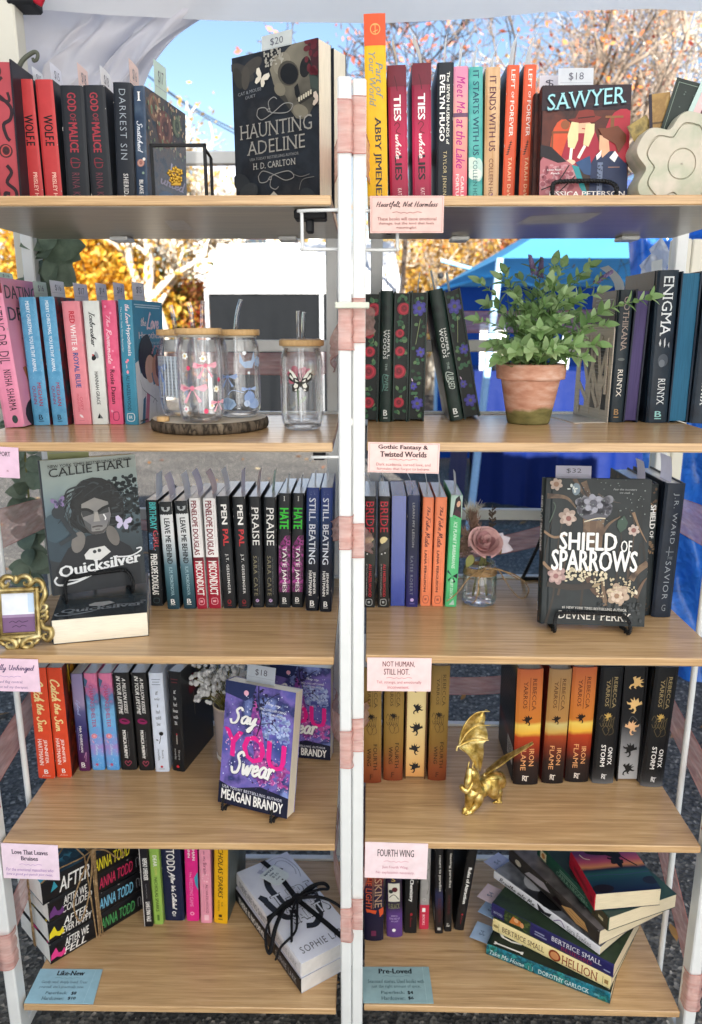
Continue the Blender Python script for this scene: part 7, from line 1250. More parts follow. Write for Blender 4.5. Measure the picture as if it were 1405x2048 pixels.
# ------------------------------------------------------------------ price slips
SLIPN = [0]
def paper(h):
    key = ('paper', h)
    if key not in MC:
        m, t, b = new_mat('slip_paper'); nz, _ = mixnoise(t, 50, 3); c = hx(h, 1)
        r = ramp(t, nz.outputs[0], [(.3, tuple(x*.94 for x in c)), (.7, c)]); t.links.new(r.outputs[0], b.inputs['Base Color']); b.inputs['Roughness'].default_value = .7
        tl = t.nodes.new('ShaderNodeBsdfTranslucent'); t.links.new(r.outputs[0], tl.inputs[0]); mx = t.nodes.new('ShaderNodeMixShader'); mx.inputs[0].default_value = .45
        t.links.new(b.outputs[0], mx.inputs[1]); t.links.new(tl.outputs[0], mx.inputs[2]); t.links.new(mx.outputs[0], t.nodes['Material Output'].inputs[0]); MC[key] = m
    return MC[key]
def slip(key, c, txt, x0, x1, hh, frac=.5, bend=0, side='front', lab=None, down=.0):
    b = BOOKS[key]; t, h = b['t'], b['h']; y = t*frac; rows = []; n = 8
    for j in range(n+1):
        s = j/n; z = h-.03+(hh+.03)*s; yy = y+bend*max(0, s-.45)**2*3.2
        rows.append([(x0+(x1-x0)*i/3, yy+.0004*math.sin(i*2+j), z) for i in range(4)])
    mb = MB(); mb.grid(rows, paper(c))
    if txt:
        xa, xb = (x0, x1) if side == 'front' else (x1, x0); ex = (1, 0, 0) if side == 'front' else (-1, 0, 0); L = abs(x1-x0)
        yy = y-.0006 if side == 'front' else y+.0010
        if abs(bend) < .004: Face(mb, (xa, yy, h+hh), ex, (0, 0, -1), L, hh, 0, (0, -1 if side == 'front' else 1, 0)).draw([('T', txt, .3, .22, .72, .62, '5a5a68', 't'), ('R', .05, .7, .95, .715, 'aab0bc')])
    o = mb.build('price_slip'); o.matrix_world = b['M'].copy()
    nm_ = lab or ('price slip standing in the '+' '.join(b['label'].split()[:11]))
    return tag(o, nm_, 'price tag', 'paper price slips')
W1, W2, PK, GR, LV = 'f8f6fa', 'ecebf4', 'f6d4ca', 'd8ecdc', 'eae4f2'
for k_, c, t_, x0, x1, hh, fr in (('wolf1', W1, '$15', .035, .075, .028, .5), ('wolf2', W2, '$15', .03, .075, .033, .5), ('gom1', PK, '$18', .03, .075, .04, .5), ('gom2', W1, '$18', .035, .085, .038, .5), ('dsin', PK, '$16', .03, .08, .042, .4), ('snat', GR, '$17', .045, .09, .05, .3)): slip(k_, c, t_, x0, x1, hh, fr)
for k_, c, x0, x1, hh, bd in (('ties1', W1, .02, .05, .045, .006), ('ties2', W1, .02, .05, .045, .012), ('evelyn', W1, .02, .06, .05, -.004), ('lake', W1, .01, .05, .045, -.006), ('starts', W1, .015, .05, .046, -.008), ('ends', W1, .01, .05, .045, -.014), ('left1', W1, .01, .06, .05, -.008), ('left2', W1, .01, .06, .052, -.012)): slip(k_, c, '', x0, x1, hh, .45, bd)
for k_, c, t_, x0, x1, hh in (('dating', GR, '$16', .03, .085, .012), ('merry1', GR, '$16', .03, .085, .027), ('merry2', W2, '$16', .02, .08, .027), ('rwrb', LV, '$17', .02, .085, .03), ('ice', W2, '$14', .03, .085, .03), ('room', LV, '$14', .03, .09, .03), ('love', W2, '$15', .035, .09, .03)): slip(k_, c, t_, x0, x1, hh, .5)
for k_, x0, x1, hh, bd in (('cov1', .1, .14, .03, 0), ('cov2', .02, .06, .035, .003), ('cov3', .1, .14, .03, 0), ('cov4', .1, .14, .032, .002), ('cur1', .02, .06, .034, 0), ('cur2', .1, .14, .03, 0)): slip(k_, W1, '', x0, x1, hh, .45, bd)
slip('goth', W1, '', .02, .07, .04, .4, .03); slip('enig', W1, '', .03, .08, .02, .5)
for i, k_ in enumerate(('birth', 'leave1', 'leave2', 'misc1', 'misc2', 'pen1', 'pen2', 'praise1', 'praise2', 'hate1', 'hate2', 'still1', 'still2')): slip(k_, (W1, 'f2e6ee', W1, LV, 'f8dcd8', W1, LV, 'f6dcd8', GR, W1, W1, W1, W1)[i], '', .03, .075, .04 if i < 9 else .025, .5, (-.002, .006, .004, .008, .01, .005, -.003, -.006, -.005, -.004, -.003, -.002, .002)[i])
for i, k_ in enumerate(('bride1', 'bride2', 'learn', 'fake1', 'fake2', 'icep')): slip(k_, W1, '', .02, .06, .035, .5, (.01, .004, .012, .004, .003, .002)[i])
for k_ in ('mia', 'chase1', 'chase2', 'kiss1', 'kiss2', 'her', 'him'): slip(k_, W1, '', .04, .08, .02, .5, .002)
slip('sh2', LV, '', .02, .06, .035, .5, .004); slip('sav', LV, '', .02, .07, .04, .5, .004)
slip('haunt', 'd8dcd8', '$20', .045, .1, .026, .5, 0); slip('saw', 'e2e6ea', '$18', .024, .074, .028, .5); slip('saw', 'e2e2ea', '$', .002, .03, .028, 1.4, lab='price slip half hidden behind another above the cowboy cover')
slip('quick', 'b9c08e', '$21', .015, .08, .035, .5); slip('shield', 'd8d4e4', '$32', .018, .075, .02, .5); slip('say', 'd6dee8', '$18', .03, .085, .03, .6)
for k_, x0, c, dz in (('st1', .2, 'a8c0dc', 0), ('st2', .2, 'a0bcdc', 0), ('st3', .15, 'd8c4cc', 0), ('st4', .15, 'b8c0e0', 0)):
    b = BOOKS[k_]; mb = MB(); h = b['h']; t = b['t']; x = .012
    mb.bbox(x, x+.045, t*.5-.0003, t*.5+.0003, h-.03, h+.038, ink(c, .6), .0001); Face(mb, (x, t*.5-.0005, h+.034), (1, 0, 0), (0, 0, -1), .045, .03, 0, (0, -1, 0)).draw([('T', '$4', .3, .3, .6, .7, '6a7a98', 't')])
    o = mb.build('price_slip'); o.matrix_world = b['M'].copy(); tag(o, 'price slip sticking out of the '+' '.join(b['label'].split()[:10]), 'price tag', 'paper price slips')
# ================================================================== ornaments, cards and plants
def thin_glass(name='drinking_glass', tint=(1, 1, 1), edge=.0):
    if name not in MC:
        m, t, b = new_mat(name); t.nodes.remove(b)
        tp = t.nodes.new('ShaderNodeBsdfTransparent'); tp.inputs[0].default_value = (*tint, 1)
        gs = t.nodes.new('ShaderNodeBsdfGlossy'); gs.inputs['Roughness'].default_value = .02; gs.inputs[0].default_value = (1, 1, 1, 1)
        lw = t.nodes.new('ShaderNodeLayerWeight'); lw.inputs['Blend'].default_value = .22
        mr = t.nodes.new('ShaderNodeMapRange'); mr.inputs[3].default_value = .03; mr.inputs[4].default_value = .62+edge
        t.links.new(lw.outputs['Fresnel'], mr.inputs[0])
        mx = t.nodes.new('ShaderNodeMixShader'); t.links.new(mr.outputs[0], mx.inputs[0]); t.links.new(tp.outputs[0], mx.inputs[1]); t.links.new(gs.outputs[0], mx.inputs[2])
        t.links.new(mx.outputs[0], t.nodes['Material Output'].inputs[0]); MC[name] = m
    return MC[name]
TG = thin_glass(); TGR = thin_glass('glass_straw', (.98, .99, 1), .15); GLS = glassmat('clear_glass', (.98, 1, 1))
BAM = mott(['c09a68', 'd0ac7a', 'b48c5c'], 20, (1, 12, 1), .5)
# --- clear bookend with black rim and brass flowers, top left shelf
def px_panel(U, pts, v): return [U.at(x, y, v) for x, y in pts]
(u0, z0), (u1, z1) = px_panel(UL, [(303, 291), (414, 398)], .05)
root = thing('bookend', 'clear bookend with a black rim and small brass flowers', 'bookend', UL.M(u0, .05, ZS[0]))
H_ = z0-ZS[0]; Wd = u1-u0; mb = MB(); r = .0022
for (a, b) in (((0, 0, 0), (0, 0, H_)), ((0, 0, H_), (Wd, 0, H_)), ((Wd, 0, H_), (Wd, 0, 0)), ((0, 0, r), (Wd, 0, r))):
    x0, x1 = sorted((a[0], b[0])); q0, q1 = sorted((a[2], b[2])); mb.bbox(x0-r, x1+r, -r, r, max(0, q0-r), q1+r, BLKM, .0006)
mb.bbox(Wd+.002, Wd+.006, .02, .024, 0, .06, BLKM, .0006); mb.tube([(Wd+.004, .022, .06), (Wd, 0, H_*.95)], .002, BLKM, 6); mb.build('rim', root)
mb = MB(); mb.box(.001, Wd-.001, -.0004, .0004, .002, H_-.001, TG); mb.build('pane', root)
BRS = ink('b8923e', .3, 1)
mb = MB(); rg = random.Random(1)
(uc, zc_), = px_panel(UL, [(351, 350)], .05); cx, cz = uc-u0, zc_-ZS[0]
for dx, dz in ((-.006, .002), (.001, .006), (.007, .003), (.0, -.003), (.006, -.006), (-.004, -.007)):
    for j in range(5):
        a = j*1.257+dx*100; mb.ball((cx+dx+.0028*math.cos(a), -.003, cz+dz+.0028*math.sin(a)), (.0022, .0012, .0022), BRS, 5)
    mb.ball((cx+dx, -.0045, cz+dz), .0012, BRS, 5)
mb.bbox(cx-.006, cx+.008, -.0025, -.0008, cz-.014, cz-.007, BRS, .0006); mb.build('brass_flowers', root)
# --- steel bookend cut as bare trees, beside the worn hardback
STL = mott(['b4aa9c', 'c4baac', 'a89e90'], 8, (1, 1, 40), .4, metal=.4)
bg_ = BOOKS['goth']; ug = (UR.M(0, 0, 0).inverted() @ bg_['M'] @ Vector((0, bg_['t'], 0)))
root = thing('bookend', 'steel bookend cut into bare tree shapes beside the dark hardback', 'bookend', UR.M(ug.x-.0035, ug.y-.002, ZS[1]) @ RZ(R(10))); mb = MB()
lean_ = math.atan2((bg_['M'].to_3x3() @ Vector((0, 0, 1))).x, 1)
L_, Hh = .13, .158; T_ = .0014
def bar2(p, q, wd):
    wd *= 1.5; bar2.k += 1; e_ = bar2.k*.00012; (a, b), (c, d) = p, q; dx, dy = (c-a)*L_, (d-b)*Hh; n = math.hypot(dx, dy); nx, ny = -dy/n*wd/2, dx/n*wd/2
    P = [(a*L_+nx, b*Hh+ny), (c*L_+nx, d*Hh+ny), (c*L_-nx, d*Hh-ny), (a*L_-nx, b*Hh-ny)]
    mb.add([(-e_, y, z) for y, z in P]+[(T_-e_, y, z) for y, z in P], [(0, 1, 2, 3), (7, 6, 5, 4)]+[(i, 4+i, 4+(i+1) % 4, (i+1) % 4) for i in range(4)], STL, False, RY(lean_))
bar2.k = 0
for p, q, wd in (((0, .05), (1, .05), .016), ((0, .92), (1, .92), .024), ((.03, 0), (.03, 1), .008), ((.97, 0), (.97, 1), .008), ((.3, .05), (.27, .5), .012), ((.27, .5), (.1, .92), .005), ((.27, .45), (.42, .92), .006), ((.28, .3), (.05, .6), .005), ((.29, .25), (.5, .55), .006), ((.5, .55), (.62, .92), .005), ((.62, .05), (.6, .4), .014), ((.6, .4), (.45, .75), .006), ((.6, .35), (.8, .7), .006), ((.8, .7), (.88, .92), .004), ((.8, .7), (.68, .92), .004), ((.45, .75), (.5, .92), .004), ((.45, .75), (.28, .92), .004), ((.62, .2), (.93, .42), .006), ((.9, .05), (.93, .6), .010), ((.93, .5), (.78, .9), .005), ((.5, .5), (.42, .3), .004), ((.3, .15), (.48, .35), .006), ((.1, .3), (.12, .9), .005)): bar2(p, q, wd)
mb.box(-.06, .0, 0, L_, 0, .0012, STL); mb.build('plate', root)
# --- pale flower shaped holder with bookmarks, top right shelf
(uf, zf), (ufR, _) = px_panel(UR, [(1364, 328), (1266, 328)], .06)
STO = mott(['b8b2a0', 'c4bcac', 'aeb09c', 'cac2b4'], 14, rough=.55, bmp=.1)
root = thing('flower_holder', 'pale stone coloured flower shaped holder full of bookmarks', 'holder', UR.M(uf, .06, ZS[0]) @ TR(0, 0, zf-ZS[0])); mb = MB()
def petal(r, k, ph=.25): return [((r*(1+.15*math.cos(5*(a-ph))-.045*math.cos(10*(a-ph))))*math.cos(a), (r*(1+.15*math.cos(5*(a-ph))-.045*math.cos(10*(a-ph))))*math.sin(a)) for a in [2*math.pi*i/k for i in range(k)]]
PH = math.pi/2-.2; Rr = (uf-ufR)/1.12; zb_ = ZS[0]-zf
def ring_rows(spec, k=90):
    rows = []
    for r, y in spec: rows.append([(x, y, max(z, zb_)) for x, z in petal(r, k, PH)])
    return rows
rows = ring_rows([(Rr*.6, .055), (Rr, .05), (Rr*1.02, .045), (Rr*1.02, .004), (Rr*1.0, 0), (Rr*.80, 0), (Rr*.79, .003), (Rr*.765, .003), (Rr*.755, 0), (Rr*.5, 0)])
mb.grid(rows[:5], STO, True, True); mb.grid(rows[4:], STO, False, True)
circ = lambda r, y: [(r*math.cos(2*math.pi*i/90)*.95, y, r*math.sin(2*math.pi*i/90)) for i in range(90)]
mb.grid([rows[-1], circ(Rr*.345, 0), circ(Rr*.335, .0022), circ(Rr*.32, .0022), circ(Rr*.31, 0), circ(.001, 0)], STO, False, True)
mb.build('body', root)
for i, (dx, dz, w_, h_, ro, c, lb, dr) in enumerate(((-.062, .028, .03, .10, -.55, mott(['5a5030', 'a08a50', '34342c'], 50), 'brown landscape bookmark', []), (-.050, .048, .03, .12, -.12, mott(['a8864e', '8a6a3c', 'c0a060'], 30), 'tan bookmark with bands', [('R', 0, .3, 1, .32, '5a4428'), ('R', 0, .6, 1, .62, '5a4428'), ('R', 0, 0, .15, 1, '241c2a')]), (-.022, .062, .05, .12, .25, '26302c', 'dark green bookmark', [('O', .08, .04, .92, .96, .0006, '8a9a8c'), ('X', .1, .1, .9, .9, 20, .02, '5a6660', 3)]), (.008, .058, .055, .12, .36, 'b4cac4', 'pale teal bookmark with a ticket design', [('R', .12, .08, .88, .9, 'd8b8b8'), ('R', .3, .16, .36, .4, '5a3a40'), ('R', .4, .16, .43, .4, '5a3a40'), ('R', .47, .16, .55, .4, '5a3a40'), ('R', .6, .16, .64, .4, '5a3a40'), ('R', .7, .16, .72, .4, '5a3a40'), ('R', .75, .16, .78, .4, '5a3a40')]), (.032, .066, .03, .12, .45, 'b09874', 'kraft bookmark with a dark window', [('E', .5, .06, .08, .08, '2a2420'), ('R', .2, .14, .7, .6, '3a2430'), ('R', .35, .2, .55, .4, '8a7a86')]), (.06, .05, .035, .12, .8, 'c8a8c0', 'lilac bookmark', [('E', .5, .3, .3, .3, 'b088b0')]))):
    m = MB(); m.bbox(-w_/2, w_/2, -.0004, .0004, -h_*.6, h_*.4, c, .0002); Face(m, (-w_/2, -.0006, h_*.4), (1, 0, 0), (0, 0, -1), w_, h_, 0, (0, -1, 0)).draw(dr)
    o = m.build('bookmark'); o.matrix_world = UR.M(uf, .06, zf) @ TR(dx+.026, .022-.003*i+.008, dz) @ RY(ro); tag(o, lb+' standing in the flower shaped holder', 'bookmark', 'bookmarks in the flower holder')
# --- wood slice with decorated glasses
a = UL.shelf(1, 304, 838, .017); b = UL.shelf(1, 536, 838, .017); cu, cv, rr = (a[0]+b[0])/2, .165, (b[0]-a[0])/2*1.0
rr = .5*(UL.at(536, 838, cv)[0]-UL.at(304, 838, cv)[0]); cu = .5*(UL.at(536, 838, cv)[0]+UL.at(304, 838, cv)[0])
BRK = mott(['3c342c', '6a5e50', '2a241e', '857866'], 60, (1, 1, .4), .9, 5, bmp=.8)
WSL = mott(['cdbfa8', 'd8ccb8', 'bfae94'], 10, rough=.55)
root = thing('wood_slice', 'bark edged round wood slice carrying glass tumblers', 'wood slice', UL.M(cu, cv, ZS[1]+.0004)); mb = MB(); rg = random.Random(7); n = 72; jr = [1+.018*math.sin(3*i/n*6.28)+.012*rg.uniform(-1, 1) for i in range(n)]
mb.grid([[(r*rr*j*math.cos(6.2832*i/n), r*rr*j*math.sin(6.2832*i/n), z) for i, j in enumerate(jr)] for r, z in ((.9, 0), (.985, .001), (1.0, .008), (.99, .015), (.965, .0175))], BRK, True, True); mb.build('bark', root)
mb = MB(); mb.grid([[(r*rr*j*math.cos(6.2832*i/n), r*rr*j*math.sin(6.2832*i/n), .0175) for i, j in enumerate(jr)] for r in (.965, .01)], WSL, False, True); mb.build('cut_face', root)
p = UL.at(325, 836, .1); mb = MB(); mb.lathe([(0, 0), (.0095, 0), (.0098, .001), (.0098, .007), (0, .0075)], BAM, 18); o = mb.build('wood_plug'); o.matrix_world = UL.M(p[0], .105, ZS[1]+.0183); tag(o, 'small round wooden plug lying on the wood slice', 'plug')
BOW = lambda cx, cy, s, c, c2: [('P', [(cx, cy), (cx-s*.9, cy-s*.22), (cx-s, cy+.02), (cx-s*.7, cy+s*.22)], c), ('P', [(cx, cy), (cx+s*.9, cy-s*.25), (cx+s, cy), (cx+s*.75, cy+s*.2)], c), ('P', [(cx, cy), (cx-s*.3, cy+s*.35), (cx-s*.7, cy+s*.85), (cx-s*.45, cy+s*.9)], c), ('P', [(cx, cy), (cx+s*.25, cy+s*.35), (cx+s*.6, cy+s*.75), (cx+s*.4, cy+s*.85)], c), ('E', cx, cy, s*.16, s*.16, c2), ('P', [(cx-s*.2, cy), (cx-s*.7, cy-s*.1), (cx-s*.65, cy+s*.08)], c2)]
class CylFace(Face):
    """a design wrapped on a glass wall"""
    def __init__(s, mb, r, z0, h, a0, a1): s.mb = mb; s.r = r; s.z0 = z0; s.h = h; s.a0 = a0; s.a1 = a1; s.w = r*(a1-a0); s.b = 0; s.i = 0; s.M = None; s.clip = False
    def p(s, x, y, lay): a = s.a0+(s.a1-s.a0)*x; r = s.r+.0003+.00004*lay; return Vector((r*math.sin(a), -r*math.cos(a), s.z0+s.h*(1-y)))
def cup(px, py, v, z, label, designs, straws, r=.0345, h=.128, lid=True, straw_h=.055):
    u, _ = UL.at(px, py, v); root = thing('glass_tumbler', label, 'tumbler', UL.M(u, v, z), 'lidded glass tumblers')
    mb = MB(); pr = [(.004, .0035), (r*.70, .0025), (r*.86, .004), (r*.96, .013), (r, .026), (r, h-.026), (r*.95, h-.012), (r*.86, h-.003), (r*.85, h)]
    mb.lathe(pr, TG, 40); mb.lathe([(x-.0017, zz+.0005) for x, zz in pr[1:]], TG, 40); mb.build('body', root)
    mb = MB(); mb.lathe([(0, 0), (r*.66, 0), (r*.82, .002), (r*.9, .007), (r*.7, .005), (0, .0045)], TG, 40); mb.build('base', root)
    if designs:
        mb = MB()
        for a0, a1, els in designs: CylFace(mb, r, .012, h-.03, a0, a1).draw(els)
        mb.build('printed_design', root)
    mb = MB(); mb.lathe([(0, h), (r*.88, h), (r*.88, h+.003), (0, h+.003)], ink('c8c4ba', .4), 32); mb.lathe([(0, h+.003), (r*1.0, h+.003), (r*1.03, h+.0045), (r*1.03, h+.011), (r*1.0, h+.0125), (0, h+.0125)], BAM, 36); mb.build('lid', root)
    mb = MB()
    for dx, tx, sh in straws:
        P = [(dx*.4, 0, .012), (dx, 0, h*.9), (dx+tx*.4, -.002, h+sh*.6), (dx+tx, -.003, h+sh)]
        mb.tube(smooth_path(P, 5), .0033, TGR, 10); mb.tube(smooth_path(P, 5), .0021, TGR, 10)
    mb.build('straw', root); return root
zT = ZS[1]+.0182
dz_ = [('F', .3, .1, .06, 'f4f4f0', 'e8d090'), ('F', .62, .14, .06, 'f4f4f0', 'e8d090'), ('E', .36, .28, .035, .04, 'd8486a'), ('E', .92, .46, .035, .04, 'd8486a'), ('E', .64, .93, .04, .045, 'd8486a'), ('F', .85, .60, .06, 'f4f0e4', 'e8d090'), ('F', .28, .9, .06, 'f4f0f0', 'e8a0b0'), ('F', .75, .85, .05, 'f4f0f0', 'e8d090'), ('L', [(.25, .68), (.32, .62), (.3, .72)], .0014, '8aa0c8')]
cup(405, 838, .105, zT, 'glass tumbler printed with pink bows and daisies, nearest on the wood slice', [(-1.2, 1.3, dz_+BOW(.66, .24, .22, 'ecaab8', 'dc7a90')+BOW(.42, .58, .26, 'eeb0be', 'de8096')+BOW(.88, .8, .16, 'ecb0bc', 'dc8498'))], [(.006, .004, .052), (-.006, -.006, .05)])
ging = [('R', 0, .02+.06*i, 1, .05+.06*i, 'b8c8d8') for i in range(12)]+[('R', .02+.11*i, 0, .07+.11*i, .75, 'a8bcd0') for i in range(9)]
cup(366, 826, .185, zT, 'glass tumbler printed with a blue gingham band, left on the wood slice', [(-1.5, .3, [('R', 0, .12, 1, .8, 'dfe6ec')]+[('R', 0, .14+.055*i, 1, .165+.055*i, 'c0ccd8') for i in range(12)]+[('R', .02+.1*i, .12, .06+.1*i, .8, 'c4d0dc') for i in range(10)]+BOW(.3, .3, .3, '7a94c4', '5a78b0')+[('L', [(.3, .3), (.25, .6), (.32, .78)], .003, '7a94c4'), ('L', [(.32, .3), (.5, .55), (.46, .76)], .003, '7a94c4')])], [(-.004, -.006, .05)], h=.126)
cup(481, 826, .175, zT, 'glass tumbler printed with a blue moon, stars and shells, right on the wood slice', [(-1.1, 1.3, [('P', [(.55, .06), (.62, .2), (.78, .18), (.84, .04), (.88, .16), (.8, .3), (.64, .3), (.54, .2)], 'a8bcd8'), ('F', .64, .06, .04, 'f0f4f8', 'f0f4f8'), ('F', .72, .38, .03, 'f0f4f8', 'f0f4f8'), ('F', .95, .2, .1, '9ab0d0', 'c0d0e4')]+BOW(.3, .44, .2, '98acd4', '7a92c4')+BOW(.72, .64, .16, 'a4b8dc', '8098c8')+[('P', [(.2, .98), (.12, .86), (.2, .8), (.3, .78), (.42, .82), (.46, .9), (.36, .98)], 'a4bcd8'), ('L', [(.28, .98), (.2, .82)], .0008, '7a96c0'), ('L', [(.28, .98), (.3, .8)], .0008, '7a96c0'), ('L', [(.3, .98), (.4, .84)], .0008, '7a96c0'), ('E', .72, .78, .11, .12, '8aa2ce', .4), ('E', .8, .88, .14, .1, '9ab0d6', .2), ('E', .66, .88, .06, .06, 'c0d0e8'), ('L', [(.6, .7), (.4, .66), (.3, .74)], .0012, 'b0c0dc')])], [(-.004, .012, .058)], h=.126)
cup(420, 818, .225, zT, 'plain looking glass tumbler at the back of the wood slice', [], [(.002, -.002, .05)], h=.125)
mf = [('B', .5, .36, .62, '26221f', 0)]
wing2 = [(0, .05), (.14, .28), (.42, .48), (.5, .36), (.44, .16), (.24, .05), (.3, -.08), (.28, -.26), (.16, -.3), (.04, -.14)]
for sg in (1, -1):
    for pts in ([(.10, .16), (.28, .38), (.36, .34), (.26, .18)], [(.3, .38), (.42, .45), (.44, .38), (.38, .32)], [(.26, .16), (.4, .28), (.42, .2), (.28, .1)], [(.06, .06), (.2, .14), (.18, .06)], [(.08, -.04), (.2, .02), (.26, -.1), (.2, -.16), (.1, -.12)], [(.12, -.16), (.2, -.2), (.22, -.24), (.14, -.24)]): mf.append(('P', [(.5+sg*x*.8, .36-y*.50) for x, y in pts], 'e8e6dc'))
mf += [('E', .5, .37, .022, .1, '1c1a18'), ('L', [(.49, .3), (.44, .2)], .0008, '1c1a18'), ('L', [(.51, .3), (.56, .2)], .0008, '1c1a18')]
cup(606, 857, .155, ZS[1]+.0004, 'glass tumbler printed with a black and white butterfly near the post', [(-.75, .75, mf)], [(-.004, 0, .056)])
cup(604, 838, .245, ZS[1]+.0004, 'glass tumbler with a pink flower print behind the butterfly one', [(-.8, .8, [('F', .4, .3, .3, 'd8486a', 'b02c4c'), ('F', .68, .26, .2, 'e07a94', 'c04a66'), ('P', [(.4, .5), (.5, .5), (.46, .85)], '7a9a6a'), ('V', .6, .7, .3, .12, -.8, '8aa878')])], [(.004, .003, .056)])
# --- terracotta pot with a silk plant
uc, vc = UR.shelf(1, 1057, 846)[0], .235
def _terra(m, t, b):
    nz, _ = mixnoise(t, 18, 5); nz2, _ = mixnoise(t, 30, 4, (1, 1, 3))
    tc = t.nodes.new('ShaderNodeTexCoord'); sp = t.nodes.new('ShaderNodeSeparateXYZ'); t.links.new(tc.outputs['Object'], sp.inputs[0])
    mr = t.nodes.new('ShaderNodeMapRange'); mr.inputs[1].default_value = .048; mr.inputs[2].default_value = .0; t.links.new(sp.outputs[2], mr.inputs[0])
    ad = t.nodes.new('ShaderNodeMath'); ad.operation = 'MULTIPLY_ADD'; ad.inputs[1].default_value = .9; t.links.new(nz.outputs[0], ad.inputs[0]); t.links.new(mr.outputs[0], ad.inputs[2])
    r = ramp(t, ad.outputs[0], [(.85, (0, 0, 0)), (1.0, (1, 1, 1))])
    c1 = ramp(t, nz2.outputs[0], [(.3, hx('b67c64')), (.5, hx('cc9880')), (.7, hx('dcb6a4'))]); c2 = ramp(t, nz2.outputs[0], [(.3, hx('5e5a30')), (.7, hx('8c8450'))])
    mx = t.nodes.new('ShaderNodeMix'); mx.data_type = 'RGBA'; t.links.new(r.outputs[0], mx.inputs[0]); t.links.new(c1.outputs[0], mx.inputs[6]); t.links.new(c2.outputs[0], mx.inputs[7])
    t.links.new(mx.outputs[2], b.inputs['Base Color']); b.inputs['Roughness'].default_value = .85; bump(t, b, nz2.outputs[0], .4, .002)
TER = surf('mossy_terracotta', _terra)
k_ = 1.29; r0 = 42/1504*k_; r1 = 58/1504*k_; r2 = 66/1504*k_; HP = .1
root = thing('plant_pot', 'terracotta pot with a mossy green foot on the second shelf', 'pot', UR.M(uc, vc, ZS[1]+.0004)); mb = MB()
mb.lathe([(0, 0), (r0*.96, 0), (r0, .003), (r1*.98, HP-.028), (r1, HP-.026), (r2, HP-.025), (r2*1.01, HP-.022), (r2*1.03, HP-.003), (r2*1.01, HP), (r2*.92, HP), (r2*.88, HP-.012)], TER, 48); mb.build('body', root)
mb = MB(); mb.lathe([(r2*.9, HP-.012), (0, HP-.008)], mott(['3a4a2a', '55663a'], 60, rough=.9), 24); mb.build('filling', root)
def _leaf(m, t, b):
    nz, _ = mixnoise(t, 25, 3); ge = t.nodes.new('ShaderNodeNewGeometry')
    r = ramp(t, ge.outputs['Random Per Island'], [(0, hx('82a866')), (.5, hx('a0c284')), (1, hx('c2dca6'))])
    t.links.new(r.outputs[0], b.inputs['Base Color']); b.inputs['Roughness'].default_value = .6
    tl = t.nodes.new('ShaderNodeBsdfTranslucent'); t.links.new(r.outputs[0], tl.inputs[0]); mx = t.nodes.new('ShaderNodeMixShader'); mx.inputs[0].default_value = .38
    t.links.new(b.outputs[0], mx.inputs[1]); t.links.new(tl.outputs[0], mx.inputs[2]); t.links.new(mx.outputs[0], t.nodes['Material Output'].inputs[0])
PLF = surf('silk_leaf', _leaf); STM = ink('6a8a4e', .6); LAV = mott(['6a5a7c', '8a7aa0', '54486a'], 60, rough=.8)
def leaf(mb, p, d, up, L, wd, mat, cup_=.25, seg=6):
    d = d.normalized(); s = d.cross(up); s = s.normalized() if s.length > 1e-5 else Vector((1, 0, 0)); n = s.cross(d)
    rows = []
    for i in range(seg+1):
        t = i/seg; w_ = wd*(math.sin(math.pi*min(1, t**.8*.97+.03)))**.8*.5+.0004; c = p+d*L*t-n*L*.18*t*t*1.0
        rows.append([c-s*w_+n*w_*cup_, c, c+s*w_+n*w_*cup_])
    mb.grid(rows, mat)
pl = thing('potted_plant', 'bushy silk plant with oval green leaves and lavender spikes in the pot', 'plant', UR.M(uc, vc, ZS[1]+HP)); st = MB(); lf = MB(); lvn = MB(); rg = random.Random(12)
ends = [(962, 566, .22, 1), (958, 640, .2, 1), (1003, 560, .24, 0), (1012, 548, .26, 0), (1035, 600, .2, 0), (1066, 535, .24, 2), (1082, 540, .26, 2), (1108, 530, .22, 0), (1125, 535, .24, 0), (1098, 570, .2, 0), (1178, 535, .24, 0), (1160, 560, .26, 0), (1205, 556, .24, 2), (1298, 596, .17, 3), (1195, 690, .16, 0), (1150, 600, .2, 0), (1130, 590, .17, 0), (985, 690, .2, 0), (1000, 715, .17, 0), (1050, 640, .16, 0), (1080, 660, .15, 0), (1110, 700, .14, 0), (1150, 690, .15, 0), (1045, 560, .3, 0), (1150, 630, .3, 0), (1010, 630, .3, 0), (1070, 590, .31, 0), (1175, 640, .22, 0), (1030, 700, .15, 0), (1165, 715, .18, 0), (978, 610, .25, 0), (1195, 585, .2, 0), (1090, 610, .18, 0), (1120, 640, .16, 0), (1060, 700, .15, 0), (1210, 650, .2, 0)]
Iv = pl.matrix_world.inverted()
